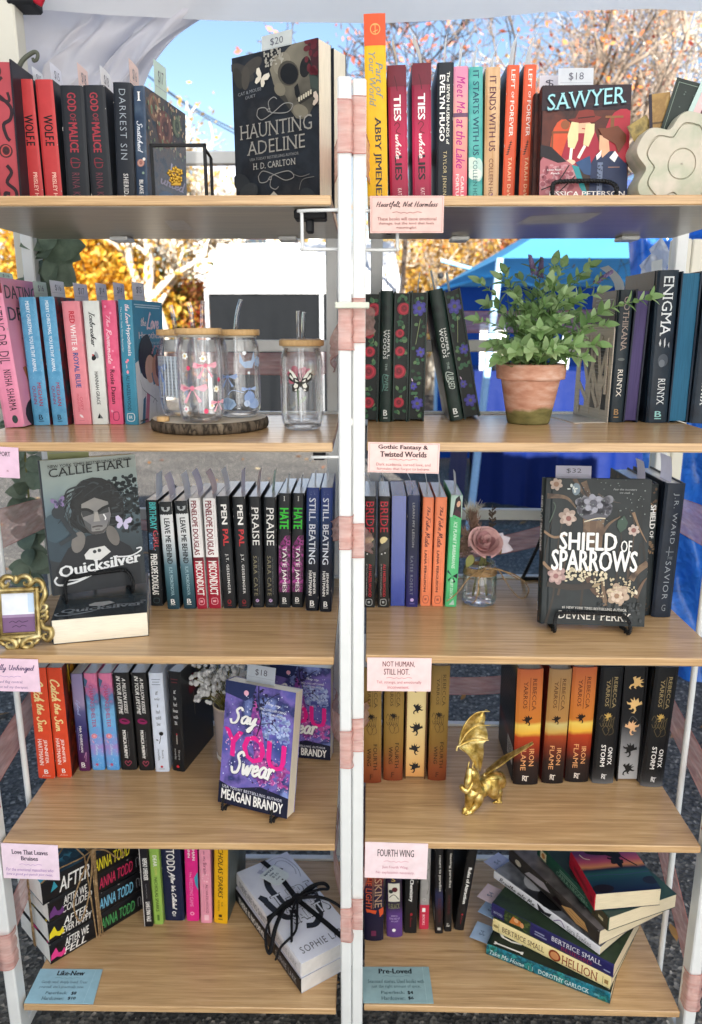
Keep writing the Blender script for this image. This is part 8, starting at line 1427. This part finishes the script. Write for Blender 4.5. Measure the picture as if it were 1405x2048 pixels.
for (ex, ey, ev, kind) in ends:
    u, z = UR.at(ex, ey, ev); E_ = Vector((u-uc, ev-vc, z-ZS[1]-HP)); a = rg.uniform(0, 6.28); B_ = Vector((E_.x*.25+.012*math.cos(a), E_.y*.3+.012*math.sin(a), -.012))
    mid = B_.lerp(E_, .55)+Vector((-(E_.x-B_.x)*.22, -(E_.y-B_.y)*.2, abs(E_.z)*.10+.012))
    P = smooth_path([B_, mid, E_], 9); st.tube(P, [.0013-.0007*i/(len(P)-1) for i in range(len(P))], STM, 5, False); n = len(P)
    i0 = int(n*(.25 if kind != 2 else .2)); side = rg.uniform(0, 6.28)
    L = 0
    for i in range(i0, n):
        if (i-i0) % 2 and kind != 3: continue
        t = i/(n-1); d = (P[min(i+1, n-1)]-P[max(i-1, 0)]).normalized(); side += 1.57+rg.uniform(-.3, .3)
        a_ = d.cross(Vector((0, .2, 1))); a_ = a_.normalized() if a_.length > .01 else Vector((1, 0, 0)); b_2 = d.cross(a_)
        sz = (.029 if t < .6 else .021)*rg.uniform(.6, 1.15)*(1 if kind != 1 else .7)
        for sg in (1, -1):
            o_ = (a_*math.cos(side)+b_2*math.sin(side))*sg; leaf(lf, P[i], (o_*.8+d*.75+Vector((0, -.15, .1))), d*1.0+Vector((0, -.4, .5)), sz, sz*.48, PLF)
    d = (P[-1]-P[-3]).normalized()
    if kind == 2:
        for j in range(60):
            t = j/60; a = j*2.4; c = E_+d*(-.012+.032*t); rr_ = .0045*(1-t*.6); lvn.ball((c.x+rr_*math.cos(a), c.y+rr_*math.sin(a), c.z), (.0016, .0016, .0026), LAV, 4)
    else: leaf(lf, P[-1], d+Vector((rg.uniform(-.2, .2), 0, 0)), Vector((0, -.7, .6)), .024, .013, PLF)
for i in range(24):      # short leaves crowding the rim
    a = rg.uniform(0, 6.28); r = .015+.04*rg.random()**.7; z = rg.uniform(-.005, .035); p_ = Vector((r*math.cos(a), r*math.sin(a), z)); leaf(lf, p_, Vector((math.cos(a)*.7, math.sin(a)*.7, rg.uniform(.0, .7))), Vector((0, -.3, 1)), rg.uniform(.02, .034), rg.uniform(.010, .016), PLF)
for i in range(60):      # fine grassy stems
    a = rg.uniform(0, 6.28); r = .02*rg.random(); q = Vector((math.cos(a), math.sin(a), 0)); P = [q*r, q*(r+.012)+Vector((0, 0, .04)), q*(r+.03)+Vector((0, 0, rg.uniform(.07, .12)))]; st.tube(smooth_path(P, 4), [.0009-.0006*i_/8 for i_ in range(9)], STM, 4, False)
st.build('stems', pl); lf.build('leaves', pl); lvn.build('lavender_spikes', pl)['kind'] = 'stuff'
# --- gilt scroll frame holding a card
GLD = mott(['b09050', 'cbb070', '8a6c38', 'd8c48a'], 40, rough=.38, metal=0, bmp=.3)
MET = surf('antique_gilt', lambda m, t, b: (t.links.new(ramp(t, mixnoise(t, 55, 4)[0].outputs[0], [(.3, hx('6e5a34', 1)), (.5, hx('a8925c', 1)), (.7, hx('d6c898', 1))]).outputs[0], b.inputs['Base Color']), setattr(b.inputs['Metallic'], 'default_value', .75), setattr(b.inputs['Roughness'], 'default_value', .36)))
a = UL.shelf(2, 40, 1296)
root = thing('photo_frame', 'small gilt scrollwork frame with a white and purple card', 'frame', UL.M(a[0], .03, ZS[2]+.0155) @ RZ(R(9)) @ RX(-R(10)))
W_, H_ = .0275, .068; mb = MB()
for (x0, x1, z0, z1) in ((-W_-.006, -W_, 0, H_+.012), (W_, W_+.006, 0, H_+.012), (-W_, W_, 0, .006), (-W_, W_, H_+.006, H_+.012)): mb.bbox(x0, x1, -.004, .006, z0, z1, MET, .0015)
for (x0, x1, z0, z1) in ((-W_, -W_+.003, .006, H_+.006), (W_-.003, W_, .006, H_+.006), (-W_+.003, W_-.003, .006, .009), (-W_+.003, W_-.003, H_+.003, H_+.006)): mb.bbox(x0, x1, -.001, .004, z0, z1, MET, .0008)
for i in range(26):
    for z in (.0072, H_+.0048): mb.ball((-W_+.002+i*.00205, -.0016, z), .0010, MET, 4)
for i in range(30):
    for x in (-W_+.0015, W_-.0015): mb.ball((x, -.0016, .009+i*.0021), .0010, MET, 4)
mb.build('moulding', root)
mb = MB()
def scroll(pts, r=.0034): P = smooth_path([(x, -.001, z) for x, z in pts], 6); n = len(P); mb.tube(P, [r*(.45+.75*math.sin(math.pi*min(1, i/n+.12))) for i in range(n)], MET, 8); mb.tube([p+Vector((0, -r*.7, 0)) for p in P], [r*.3]*n, MET, 5)
for s in (1, -1):
    x0 = s*(W_+.003)
    scroll([(0, H_+.02), (s*.006, H_+.028), (s*.016, H_+.029), (s*.022, H_+.022), (s*.018, H_+.015), (s*.012, H_+.017), (s*.012, H_+.021)], .004)
    scroll([(s*.018, H_+.012), (s*.028, H_+.022), (s*.036, H_+.020), (s*.040, H_+.012), (s*.036, H_+.004), (s*.031, H_+.006)], .004)
    scroll([(s*.041, H_+.012), (s*.042, H_-.002), (s*.036, H_-.014), (s*.034, H_-.024)], .004)
    for z in (.030, .038, .046): scroll([(s*.034, z-.006), (s*.040, z-.004), (s*.044, z+.002), (s*.040, z+.005), (s*.035, z+.004)], .0028)
    scroll([(s*.034, .028), (s*.036, .018), (s*.040, .014), (s*.047, .012), (s*.048, .002), (s*.042, -.005), (s*.036, -.001), (s*.038, .005), (s*.042, .004)], .0042)
    scroll([(s*.034, .0), (s*.026, .001), (s*.014, -.001), (s*.006, -.006), (s*.005, -.013), (s*.012, -.0155), (s*.019, -.012), (s*.018, -.006), (s*.013, -.006)], .0046)
    scroll([(s*.03, -.002), (s*.024, -.008), (s*.019, -.010)], .003)
mb.ball((0, -.002, H_+.025), (.005, .004, .007), MET, 8); mb.ball((0, -.001, -.006), (.005, .004, .007), MET, 8); mb.build('scrollwork', root)
mb = MB(); mb.bbox(-W_, W_, .003, .0045, .006, H_+.006, 'e8ecf4', .0002); Face(mb, (-W_+.003, .0029, H_+.003), (1, 0, 0), (0, 0, -1), 2*W_-.006, H_-.006, 0, (0, -1, 0)).draw([('R', 0, .6, 1, 1, '7a5a80'), ('R', 0, .55, 1, .62, 'a088a8'), ('L', [(.2, .75), (.3, .71), (.4, .75), (.5, .71), (.6, .75), (.78, .72)], .0012, '4a3050'), ('L', [(.28, .87), (.4, .83), (.5, .87), (.6, .83), (.72, .86)], .0012, '4a3050'), ('R', .8, .03, 1, .5, 'c4d8ee')])
mb.build('card', root); mb = MB(); mb.tube([(0, .006, .05), (0, .04, -.008)], .002, MET, 6); mb.build('back_strut', root)
# --- little jar with a dusty pink rose
ju, jv = UR.shelf(2, 988, 1196)[0]-.022, .235
ju = UR.at(959, 1180, jv)[0]
root = thing('glass_jar', 'small clear glass jar with twine round its neck', 'jar', UR.M(ju, jv, ZS[2]+.0004), None); mb = MB(); r = .0315
mb.lathe([(.0, .0005), (r*.86, .0005), (r*.97, .004), (r, .012), (r, .046), (r*.95, .056), (r*.82, .064), (r*.80, .070), (r*.86, .072), (r*.87, .077), (r*.82, .078)], TG, 40); mb.lathe([(r*.9, .006), (r*.95, .02), (r*.95, .046), (r*.9, .055), (r*.77, .063), (r*.75, .077)], TG, 40); mb.build('glass_wall', root)
mb = MB(); mb.lathe([(0, .001), (r*.84, .001), (r*.95, .005), (r*.92, .009), (r*.6, .006), (0, .005)], TG, 36); mb.lathe([(r*.80, .072), (r*.88, .072), (r*.88, .0775), (r*.80, .0775), (r*.80, .072)], TG, 36); mb.build('thick_base', root)
mb = MB()
for i in range(6): z = .058+i*.0022; mb.tube([(r*(.92-.018*i+.03)*math.cos(t/20*6.2832), r*(.92-.018*i+.03)*math.sin(t/20*6.2832), z+.0006*math.sin(t+i)) for t in range(20)], .0013, JUTE, 5, False, True)
mb.build('twine', root)
mb = MB(); q = lambda x, y, dv=-.034: (UR.at(x, y, jv+dv)[0]-ju, dv, UR.at(x, y, jv+dv)[1]-ZS[2])
for P in ([(968, 1136), (985, 1138), (1005, 1142), (1030, 1150), (1050, 1165), (1058, 1180), (1052, 1194), (1040, 1196), (1025, 1182), (1010, 1160), (998, 1142), (985, 1137)], [(972, 1136), (955, 1145), (935, 1160), (920, 1180), (905, 1195), (893, 1203)], [(973, 1137), (966, 1146), (958, 1160), (957, 1180), (952, 1200), (944, 1207)], [(985, 1138), (1000, 1139), (1020, 1149), (1037, 1158)]): mb.tube(smooth_path([q(x, y, -.034+.004*math.sin(i)) for i, (x, y) in enumerate(P)], 5), .0011, JUTE, 6)
o = mb.build('bow', root)
# flowers standing in the jar
q2 = lambda x, y, dv: Vector((UR.at(x, y, jv+dv)[0]-ju, dv, UR.at(x, y, jv+dv)[1]-ZS[2]))
root = thing('flower_posy', 'dusty pink rose with a white bloom and dried tufts in the jar', 'flowers', UR.M(ju, jv, ZS[2])); RSE = mott(['cc9c9c', 'dab0ac', 'be8c8e'], 30, rough=.7); RSD = mott(['b8868a', 'c89a9a'], 30, rough=.7); WHB = mott(['e6dce8', 'f0e8f0'], 30, rough=.7)
C = q2(970, 1086, -.012); rad = .030; mb = MB(); rg = random.Random(3)
def rose_petal(c, a, r, hgt, open_, mat, tw=1.15):
    rows = []
    for i in range(7):
        t = i/6; row = []
        for j in range(9):
            s = j/8-.5; an = a+s*tw*1.9; rr_ = r*(.35+.65*math.sin(math.pi*.5*min(1, t*1.25)))+open_*t*t; edge_ = 1-.35*(2*s)**2*t
            row.append(c+Vector((rr_*math.cos(an), rr_*math.sin(an), hgt*(t*edge_)-.45*hgt-open_*.8*t**3)))
        rows.append(row)
    mb.grid(rows, mat)
T0 = Matrix.Rotation(.75, 3, 'X') @ Matrix.Rotation(.1, 3, 'Y')
tmp = MB(); keep = mb; mb = tmp
Z0 = Vector((0, 0, 0))
for k, (n_, r_, h_, op, m_) in enumerate(((2, .006, .036, 0, RSD), (3, .011, .038, .001, RSE), (3, .017, .039, .003, RSD), (4, .023, .038, .006, RSE), (5, .028, .036, .011, RSE))):
    for i in range(n_): rose_petal(Z0, i*6.283/n_+k*.9, r_, h_, op, m_)
tmp.ball((0, 0, -.012), (.018, .018, .012), RSD, 8)
tmp.v = [tuple(C+T0 @ (Vector(v)*.8)) for v in tmp.v]; tmp.build('rose_head', root)
mb = MB()
cw = q2(1012, 1082, .0)
for k, (dx, dy, dz, L, W_) in enumerate(((.03, -.005, -.006, .034, .02), (.02, -.004, .012, .03, .022), (.012, .0, .02, .026, .02), (.02, -.012, -.004, .03, .022), (.0, .0, .02, .026, .02))): leaf(mb, q2(990, 1090, .006), Vector((dx, dy, dz)), Vector((0, -1, .4)), L, W_, WHB, .3)
mb.build('white_bloom', root)
mb = MB(); FTH = mott(['7a5e50', '96786a', '5e463c'], 60, rough=.9); FTL = mott(['c8beb0', 'e0d8cc'], 60, rough=.9)
for i in range(260):
    t = rg.random(); b0 = q2(955, 1075, .012).lerp(q2(944, 1028, .012), t)+Vector((rg.gauss(0, .004), rg.gauss(0, .004), 0)); d = Vector((rg.gauss(-.3, .5), rg.gauss(0, .4), 1)).normalized()*.014
    mb.tube([b0, b0+d], [.0011, .0003], FTH, 3, False)
for i in range(70):
    b0 = q2(rg.uniform(932, 958), rg.uniform(1018, 1030), .014); mb.tube([b0, b0+Vector((rg.gauss(.2, .5), rg.gauss(0, .3), 1)).normalized()*rg.uniform(.012, .024)], [.0007, .0002], FTL, 3, False)
for i in range(160): b0 = q2(rg.uniform(925, 942), rg.uniform(1060, 1110), .0); mb.tube([b0, b0+Vector((rg.gauss(-.3, .6), rg.gauss(0, .4), rg.gauss(.3, .6))).normalized()*.014], [.0014, .0004], FTH, 3, False)
for s in ((985, 1080), (985, 1010)),: mb.tube([q2(*s[0], .012), q2(*s[1], .012)], .0008, BK3, 4)
for i in range(16): z = q2(985, 1016+rg.uniform(0, 40), .012); mb.tube([z, z+Vector((rg.choice((-1, 1))*.006, 0, .006))], [.0012, .0016], BK3, 4)
mb.build('dried_tufts', root)
mb = MB()
for x in (-.006, 0, .008): mb.tube([(x*1.8, .004, .012), (x, 0, .05), C+Vector((x*.3, 0, -.014))], .0022, ink('6a6a44', .7), 7)
leaf(mb, q2(945, 1110, -.02), Vector((-.4, -.3, -.9)), Vector((0, -1, .2)), .024, .014, ink('7a7a3a')); leaf(mb, q2(1000, 1095, -.016), Vector((.1, -.3, -.9)), Vector((0, -1, .2)), .012, .006, ink('7a5a34')); mb.build('stems', root)
# --- frosted vase with baby's breath
vu, vv = UL.shelf(3, 432, 1510)[0]+.036, .255
FRO = mott(['a89894', 'b4a6a2', '9c8c8a'], 6, rough=.25)
root = thing('vase', 'frosted rosy grey vase with a white foot behind the starry book', 'vase', UL.M(vu, vv, ZS[3]+.0004)); mb = MB(); r = .034
mb.lathe([(r*.9, .012), (r*.97, .03), (r*1.03, .11), (r*1.04, .115), (r*.98, .115), (r*.95, .1), (r*.9, .02), (0, .016)], FRO, 40); mb.build('body', root)
mb = MB(); mb.lathe([(0, 0), (r*.86, 0), (r*.92, .003), (r*.93, .012), (r*.88, .0125)], 'e2dcd6', 40); mb.build('foot', root)
mb = MB(); mb.tube([(r*1.01*math.cos(t/30*6.2832), r*1.01*math.sin(t/30*6.2832), .1155) for t in range(30)], .0014, ink('d8c8a8', .3), 6, False, True); mb.build('rim', root)
root = thing('flower_posy', "white baby's breath sprays standing in the frosted vase", 'flowers', UL.M(vu, vv, ZS[3])); st = MB(); fl_ = MB(); GS = mott(['6a6a34', '8a8248', '565628'], 40, rough=.8); WF = paper('fdfdfa'); rg = random.Random(6)
tips = []
for i in range(34):
    px, py = rg.uniform(400, 505), rg.uniform(1332, 1385); dv = rg.uniform(-.03, .035); e_ = Vector((UL.at(px, py, vv+dv)[0]-vu, dv, UL.at(px, py, vv+dv)[1]-ZS[3])); e_.z = min(e_.z, .292)
    b0 = Vector((rg.gauss(0, .008), rg.gauss(0, .008), .06)); m_ = b0.lerp(e_, .5)+Vector((-(e_.x)*.15, 0, .01)); P = smooth_path([b0, m_, e_], 4); st.tube(P, [.0013-.0008*k/8 for k in range(9)], GS, 4, False)
    for j in range(6):
        c = e_+Vector((rg.gauss(0, .010), rg.gauss(0, .009), rg.gauss(0, .009))); st.tube([P[-3], c], .0005, GS, 3, False)
        rr_ = rg.uniform(.0042, .0062)
        for k in range(3): fl_.ball(tuple(c+Vector((rg.gauss(0, .0022), rg.gauss(0, .0022), rg.gauss(0, .002)))), rr_*rg.uniform(.6, .9), WF, 6)
st.build('stems', root); fl_.build('blossoms', root)
# --- gold winged dragon
GO = surf('gold_paint', lambda m, t, b: (t.links.new(ramp(t, mixnoise(t, 90, 4)[0].outputs[0], [(.3, hx('8a7030', 1)), (.5, hx('cdae60', 1)), (.7, hx('f0dc9c', 1))]).outputs[0], b.inputs['Base Color']), setattr(b.inputs['Metallic'], 'default_value', .85), setattr(b.inputs['Roughness'], 'default_value', .33), bump(t, b, mixnoise(t, 160, 3)[0].outputs[0], .6, .001)))
du, dv_ = UR.shelf(3, 937, 1622)[0], UR.shelf(3, 937, 1622)[1]
root = thing('dragon_statue', 'gold winged dragon figure stooping with its horned head down', 'statue', UR.M(0, 0, 0)); mb = MB()
def dq(X, Y, v):
    v = v0+(v-v0)*.45; u, z = UR.at(900+X/8.19, 1400+Y/8.19, v); return Vector((u, v, max(z, ZS[3]+.0015)))
v0 = dv_
def limb(pts, r, n=9): P = smooth_path([dq(*p) for p in pts], 5); m = len(P); R_ = [r[min(len(r)-1, int(i/m*(len(r))))] for i in range(m)]; R_ = [1.22*sum(R_[max(0, i-3):i+4])/len(R_[max(0, i-3):i+4]) for i in range(m)]; mb.tube(P, R_, GO, n)
limb([(390, 1230, v0-.006), (410, 1420, v0+.006), (470, 1470, v0+.025), (560, 1400, v0+.045), (660, 1300, v0+.06), (740, 1290, v0+.072), (810, 1300, v0+.085), (850, 1330, v0+.10), (830, 1360, v0+.11)], [.007, .011, .014, .013, .012, .013, .010, .007, .004], 12)
limb([(330, 1110, v0-.012), (315, 1250, v0-.02), (285, 1400, v0-.03), (275, 1440, v0-.032)], [.004, .0065, .005, .0022], 10)       # head, snout down
limb([(320, 1180, v0-.014), (380, 1190, v0-.01), (410, 1260, v0-.004)], [.005, .007, .008])
limb([(300, 1290, v0-.022), (290, 1160, v0-.014), (318, 1010, v0-.008)], [.0022, .0018, .0006]); limb([(350, 1290, v0-.022), (365, 1170, v0-.014), (385, 1020, v0-.008)], [.0022, .0018, .0006])
limb([(385, 1300, v0-.01), (300, 1480, v0-.022), (210, 1440, v0-.02), (195, 1400, v0-.02)], [.003, .004, .005, .003])
limb([(400, 1480, v0+.006), (340, 1560, v0-.004), (310, 1680, v0-.004), (290, 1800, v0-.006)], [.010, .008, .0055, .005]); limb([(450, 1480, v0+.014), (460, 1600, v0+.004), (440, 1700, v0-.002), (360, 1790, v0-.008), (330, 1850, v0-.012)], [.010, .008, .006, .005, .005])
for (x, y, v, dx) in ((300, 1800, v0-.008, -1), (340, 1850, v0-.014, -1)):
    for k in range(4): limb([(x, y, v), (x-60-k*6, y-22+k*22, v-.004-.002*k), (x-88+k*10, y+8+k*14, v-.006-.002*k)], [.0032, .0028, .001], 7)
limb([(690, 1260, v0+.058), (690, 1420, v0+.050), (730, 1530, v0+.05), (800, 1490, v0+.062), (800, 1580, v0+.062), (800, 1660, v0+.058)], [.012, .011, .008, .006, .0045, .0045]); limb([(780, 1270, v0+.08), (830, 1330, v0+.085), (840, 1400, v0+.09)], [.011, .009, .006])
for k in range(4): limb([(805, 1650, v0+.058), (770+k*22-40*(k == 0), 1690, v0+.054), (740+k*30-20*(k == 0), 1720+8*(k > 0), v0+.050)], [.003, .0024, .0009], 7)
for i in range(12): limb([(560+i*24, 1240-i*6+(i > 5)*(i-5)*14, v0+.045+.004*i), (570+i*24, 1195-i*6+(i > 5)*(i-5)*14, v0+.047+.004*i)], [.0022, .0005], 5)
rgd = random.Random(5)
for i in range(160): c = dq(rgd.uniform(300, 460), rgd.uniform(1180, 1560), v0-.012+rgd.uniform(0, .01)); mb.ball(tuple(c), rgd.uniform(.0014, .0026), GO, 4)
mb.build('body', root)
def wing(edge_out, root_pts, ribs, label):
    m = MB(); A = smooth_path([dq(*p) for p in edge_out], 6); B = smooth_path([dq(*p) for p in root_pts], 6); n = min(len(A), len(B)); rows = []
    for i in range(n):
        a, b = A[int(i*(len(A)-1)/(n-1))], B[int(i*(len(B)-1)/(n-1))]
        rows.append([a.lerp(b, j/10)+Vector((0, .006*math.sin(math.pi*j/10), 0)) for j in range(11)])
    m.grid(rows, GO); m.grid([[p+Vector((0, .0012, 0)) for p in r] for r in rows], GO)
    for rb in ribs: P = smooth_path([dq(*p) for p in rb], 6); k = len(P); m.tube([p+Vector((0, -.0008, 0)) for p in P], [.0022*(1-.65*i/(k-1)) for i in range(k)], GO, 7)
    m.build('wing', root)
vw = v0+.03
wing([(640, 180, vw+.02), (450, 200, vw+.014), (300, 320, vw+.008), (200, 500, vw+.002), (140, 760, vw-.004), (300, 900, vw-.002), (420, 1120, vw)], [(565, 190, vw+.022), (585, 300, vw+.02), (570, 400, vw+.018), (610, 500, vw+.016), (620, 640, vw+.014), (555, 720, vw+.01), (555, 900, vw+.008), (500, 1180, vw+.004)],
     [[(150, 760, vw-.005), (200, 500, vw), (300, 320, vw+.006), (450, 200, vw+.012), (655, 182, vw+.02)], [(150, 750, vw-.005), (280, 540, vw+.002), (450, 420, vw+.01), (660, 412, vw+.018)], [(150, 750, vw-.005), (350, 665, vw+.004), (640, 655, vw+.014)], [(110, 820, vw-.008), (150, 750, vw-.005), (330, 920, vw), (470, 1180, vw+.004)]], 'l')
wing([(590, 1215, vw), (800, 1090, vw-.012), (1000, 950, vw-.024), (1370, 715, vw-.04)], [(640, 1120, vw+.03), (780, 990, vw+.03), (960, 880, vw+.01), (1370, 715, vw-.038)], [[(580, 1215, vw), (800, 1088, vw-.013), (1000, 948, vw-.025), (1370, 713, vw-.041)]], 'r')
# ------------------------------------------------------------------ cards on the shelf edges
def scard(U, x0, y0, x1, y1, label, c, els, tilt=0, skew=0):
    (u0, z0), (u1, z1) = U.at(x0, y0, -.003), U.at(x1, y1, -.003); w_, h_ = u1-u0, z0-z1; M = U.M(u0, -.003, z0) @ RX(R(-tilt)) @ RY(R(skew)); mb = MB()
    mb.bbox(0, w_, -.0006, .0006, -h_, 0, ink(c, .35), .0002); Face(mb, (0, -.0006, 0), (1, 0, 0), (0, 0, -1), w_, h_, 0, (0, -1, 0)).draw(els); o = mb.build('shelf_card'); o.matrix_world = M; return tag(o, label, 'card', 'shelf cards')
rule = lambda y, c: [('L', [(.3, y), (.36, y-.02), (.42, y+.01), (.46, y-.01), (.5, y+.015), (.54, y-.01), (.58, y+.01), (.64, y-.02), (.7, y)], .0007, c)]
bord = lambda c: [('O', .02, .03, .98, .97, .0005, c)]
PKC = 'f0cfc8'
scard(UR, 741, 392, 887, 466, 'pink shelf card with black script heading under the yellow book', 'e4bdb4', bord('b8847c')+[('T', 'Heartfelt, Not Harmless', .08, .14, .92, .36, '2a2226', 'k')]+rule(.45, 'a0746c')+[('T', 'These books will cause emotional', .1, .57, .9, .66, '7a4a44'), ('T', 'damage, but the kind that feels', .12, .70, .87, .79, '7a4a44'), ('T', 'meaningful.', .36, .82, .64, .9, '7a4a44')])
scard(UR, 737, 884, 879, 945, 'pink shelf card with bold gothic heading at the second right shelf', PKC, bord('c8948c')+[('T', 'Gothic Fantasy &', .14, .07, .84, .25, '3a1e26', 'Bs'), ('T', 'Twisted Worlds', .17, .29, .82, .47, '3a1e26', 'Bs')]+rule(.56, 'c07a78')+[('T', 'Dark academia, cursed love, and', .12, .67, .88, .78, 'b06a6c'), ('T', 'fairytales that forgot to behave.', .13, .82, .87, .93, 'b06a6c')], skew=1)
scard(UR, 735, 1315, 862, 1383, 'pink shelf card with red brown capitals at the third right shelf', 'f4d6d4', [('T', 'NOT HUMAN,', .24, .10, .74, .28, '6a2c34', 'b'), ('T', 'STILL HOT.', .26, .32, .66, .5, '6a2c34', 'b')]+rule(.6, 'c8787c')+[('T', 'Tall, strange, and emotionally', .15, .68, .85, .79, 'c06a72'), ('T', 'inconvenient.', .32, .83, .66, .92, 'c06a72')])
scard(UR, 731, 1684, 855, 1757, 'pink shelf card with dark condensed heading at the fourth right shelf', 'f6dfe2', [('T', 'FOURTH WING', .2, .18, .78, .38, '2e2026', 'b')]+rule(.52, 'd8869a')+[('T', 'Just Fourth Wing.', .28, .64, .70, .73, 'c87a90', 's'), ('T', 'No explanation necessary.', .18, .79, .8, .88, 'c87a90', 's')], skew=.8)
scard(UL, -80, 889, 43, 951, 'pink shelf card cut by the left edge at the second left shelf', 'e8c4d8', [('T', 'EMOTIONAL SUPPORT', .1, .15, .86, .3, '3a2a36', 'b'), ('T', 's', .78, .74, .82, .8, 'a0687c')], skew=3)
scard(UL, -45, 1316, 83, 1382, 'pink shelf card with script heading at the third left shelf', 'f0cfe0', [('T', 'Blissfully Unhinged', .06, .16, .94, .42, '6a5478', 'k')]+rule(.54, 'b08ac0')+[('T', 'Red flag central.', .3, .66, .72, .76, '8a6a9a', 'si'), ('T', 'Do not tell my therapist.', .2, .82, .8, .92, '8a6a9a', 'si')], skew=1)
scard(UL, 2, 1686, 123, 1757, 'pink shelf card with dark bold heading at the fourth left shelf', 'f4dcea', [('T', 'Love That Leaves', .18, .16, .82, .29, '4a3a52', 'Bs'), ('T', 'Bruises', .34, .34, .64, .46, '4a3a52', 'Bs')]+rule(.58, 'b884c8')+[('T', 'For the emotional masochists who', .06, .68, .9, .77, 'a070b8', 'i'), ('T', 'love a good gut-punch plot twist.', .06, .82, .88, .91, 'a070b8', 'i')], skew=2)
def lcard(U, pts, label, c, els):
    q = [U.shelf(4, x, y) for x, y in pts]; z = ZS[4]+.0012; mb = MB(); P = [Vector((a, b, z+.0016)) for a, b in q]; lo_ = [p-Vector((0, 0, .0014)) for p in P]
    mb.add(P+lo_, [(0, 1, 2, 3), (7, 6, 5, 4)]+[(i, 4+i, 4+(i+1) % 4, (i+1) % 4) for i in range(4)], ink(c, .3)); w_ = (P[1]-P[0]).length; h_ = (P[3]-P[0]).length
    Face(mb, P[0], (P[1]-P[0]).normalized(), (P[3]-P[0]).normalized(), w_, h_, 0, (0, 0, 1)).draw(els); o = mb.build('price_card'); o.matrix_world = U.M(0, 0, 0); return tag(o, label, 'card', 'blue price cards')
lcard(UL, [(82, 1940), (206, 1941), (187, 2010), (49, 2008)], 'pale blue price card lying on the lowest left shelf', '9cc4d4', [('T', 'Like-New', .3, .06, .74, .2, '1e2230', 'Bs')]+rule(.28, '7aa0b0')+[('T', 'Gently read, deeply loved. Treat', .12, .36, .84, .46, '5a7486', 's'), ('T', "yourself, she's practically new.", .12, .5, .82, .6, '5a7486', 's'), ('T', 'Paperback:', .26, .68, .6, .78, '3a5464', 's'), ('T', '$8', .66, .68, .74, .78, '1a2230', 'B'), ('T', 'Hardcover:', .24, .83, .58, .92, '3a5464', 's'), ('T', '$10', .64, .83, .76, .92, '1a2230', 'B'), ('R', .9, .0, .905, 1, 'b4d8e4')])
lcard(UR, [(724, 1936), (858, 1936), (868, 2009), (727, 2008)], 'grey blue price card lying on the lowest right shelf', '92aeb0', [('T', 'Pre-Loved', .24, .06, .74, .2, '141c26', 'Bs')]+rule(.28, '6a8a90')+[('T', 'Seasoned stories. Used books with', .08, .37, .9, .47, '4a686e', 's'), ('T', 'just the right amount of spice.', .13, .52, .84, .62, '4a686e', 's'), ('T', 'Paperback:', .26, .69, .6, .79, '34525a', 's'), ('T', '$4', .64, .69, .72, .79, '101820', 'B'), ('T', 'Hardcover:', .26, .84, .6, .93, '34525a', 's'), ('T', '$6', .64, .84, .72, .93, '101820', 'B'), ('R', .9, .0, .905, 1, 'a8c4c6')])
# small pale label stuck under each top shelf
for U, pts, lb in ((UR, [(1062, 432), (1206, 425), (1165, 446), (1030, 449)], 'pale paper label stuck under the top right shelf'), (UL, [(328, 441), (368, 441), (390, 460), (345, 460)], 'small pale label stuck under the top left shelf')):
    z = ZS[0]-.0138; q = [U.at(x, y, 0) for x, y in pts]; P = []
    for x, y in pts: p = PZ(x, y, z)-U.o; P.append((p.dot(U.e), p.dot(U.n), z))
    mb = MB(); mb.face(P, 'c4c0bc'); o = mb.build('label'); o.matrix_world = U.M(0, 0, 0); tag(o, lb, 'label')
# ------------------------------------------------------------------ eucalyptus garland down the left side
EUC = surf('eucalyptus_leaf', lambda m, t, b: (t.links.new(ramp(t, mixnoise(t, 40, 3)[0].outputs[0], [(.3, hx('4a5a4a', 1)), (.7, hx('6c7c68', 1))]).outputs[0], b.inputs['Base Color']), setattr(b.inputs['Roughness'], 'default_value', .55)))
root = thing('eucalyptus_garland', 'grey green eucalyptus garland hanging behind the left side of the shelves', 'garland', UL.M(0, 0, 0)); st = MB(); lf = MB(); rg = random.Random(9)
gp = [(95, 470, .42), (88, 520, .42), (70, 600, .42), (55, 700, .42), (48, 800, .42), (50, 900, .42), (58, 1000, .42), (55, 1080, .42), (62, 1160, .42)]
P = smooth_path([(UL.at(x, y, v)[0], v, UL.at(x, y, v)[1]) for x, y, v in gp], 5); st.tube(P, .0022, ink('7a7a4a'), 6)
for i in range(0, len(P)):
    for k in range(2):
        a = rg.uniform(0, 6.28); d = Vector((math.cos(a), .3*math.sin(a)-.2, rg.uniform(-.6, .6))); L = rg.uniform(.035, .06); leaf(lf, P[i], d, Vector((0, -1, .3)), L, L*.75, EUC, .12, 7)
for x, y, dx, dz, L in ((80, 500, 1, .2, .07), (95, 488, 1, -.4, .065), (90, 520, .9, -.7, .07), (110, 500, .6, .1, .06), (85, 495, .4, .5, .05)):
    u, z = UL.at(x, y, .40); leaf(lf, Vector((u, .40, z)), Vector((dx, -.15, dz)), Vector((0, -1, .3)), L, L*.85, EUC, .12, 8)
st.build('stem', root); lf.build('leaves', root)
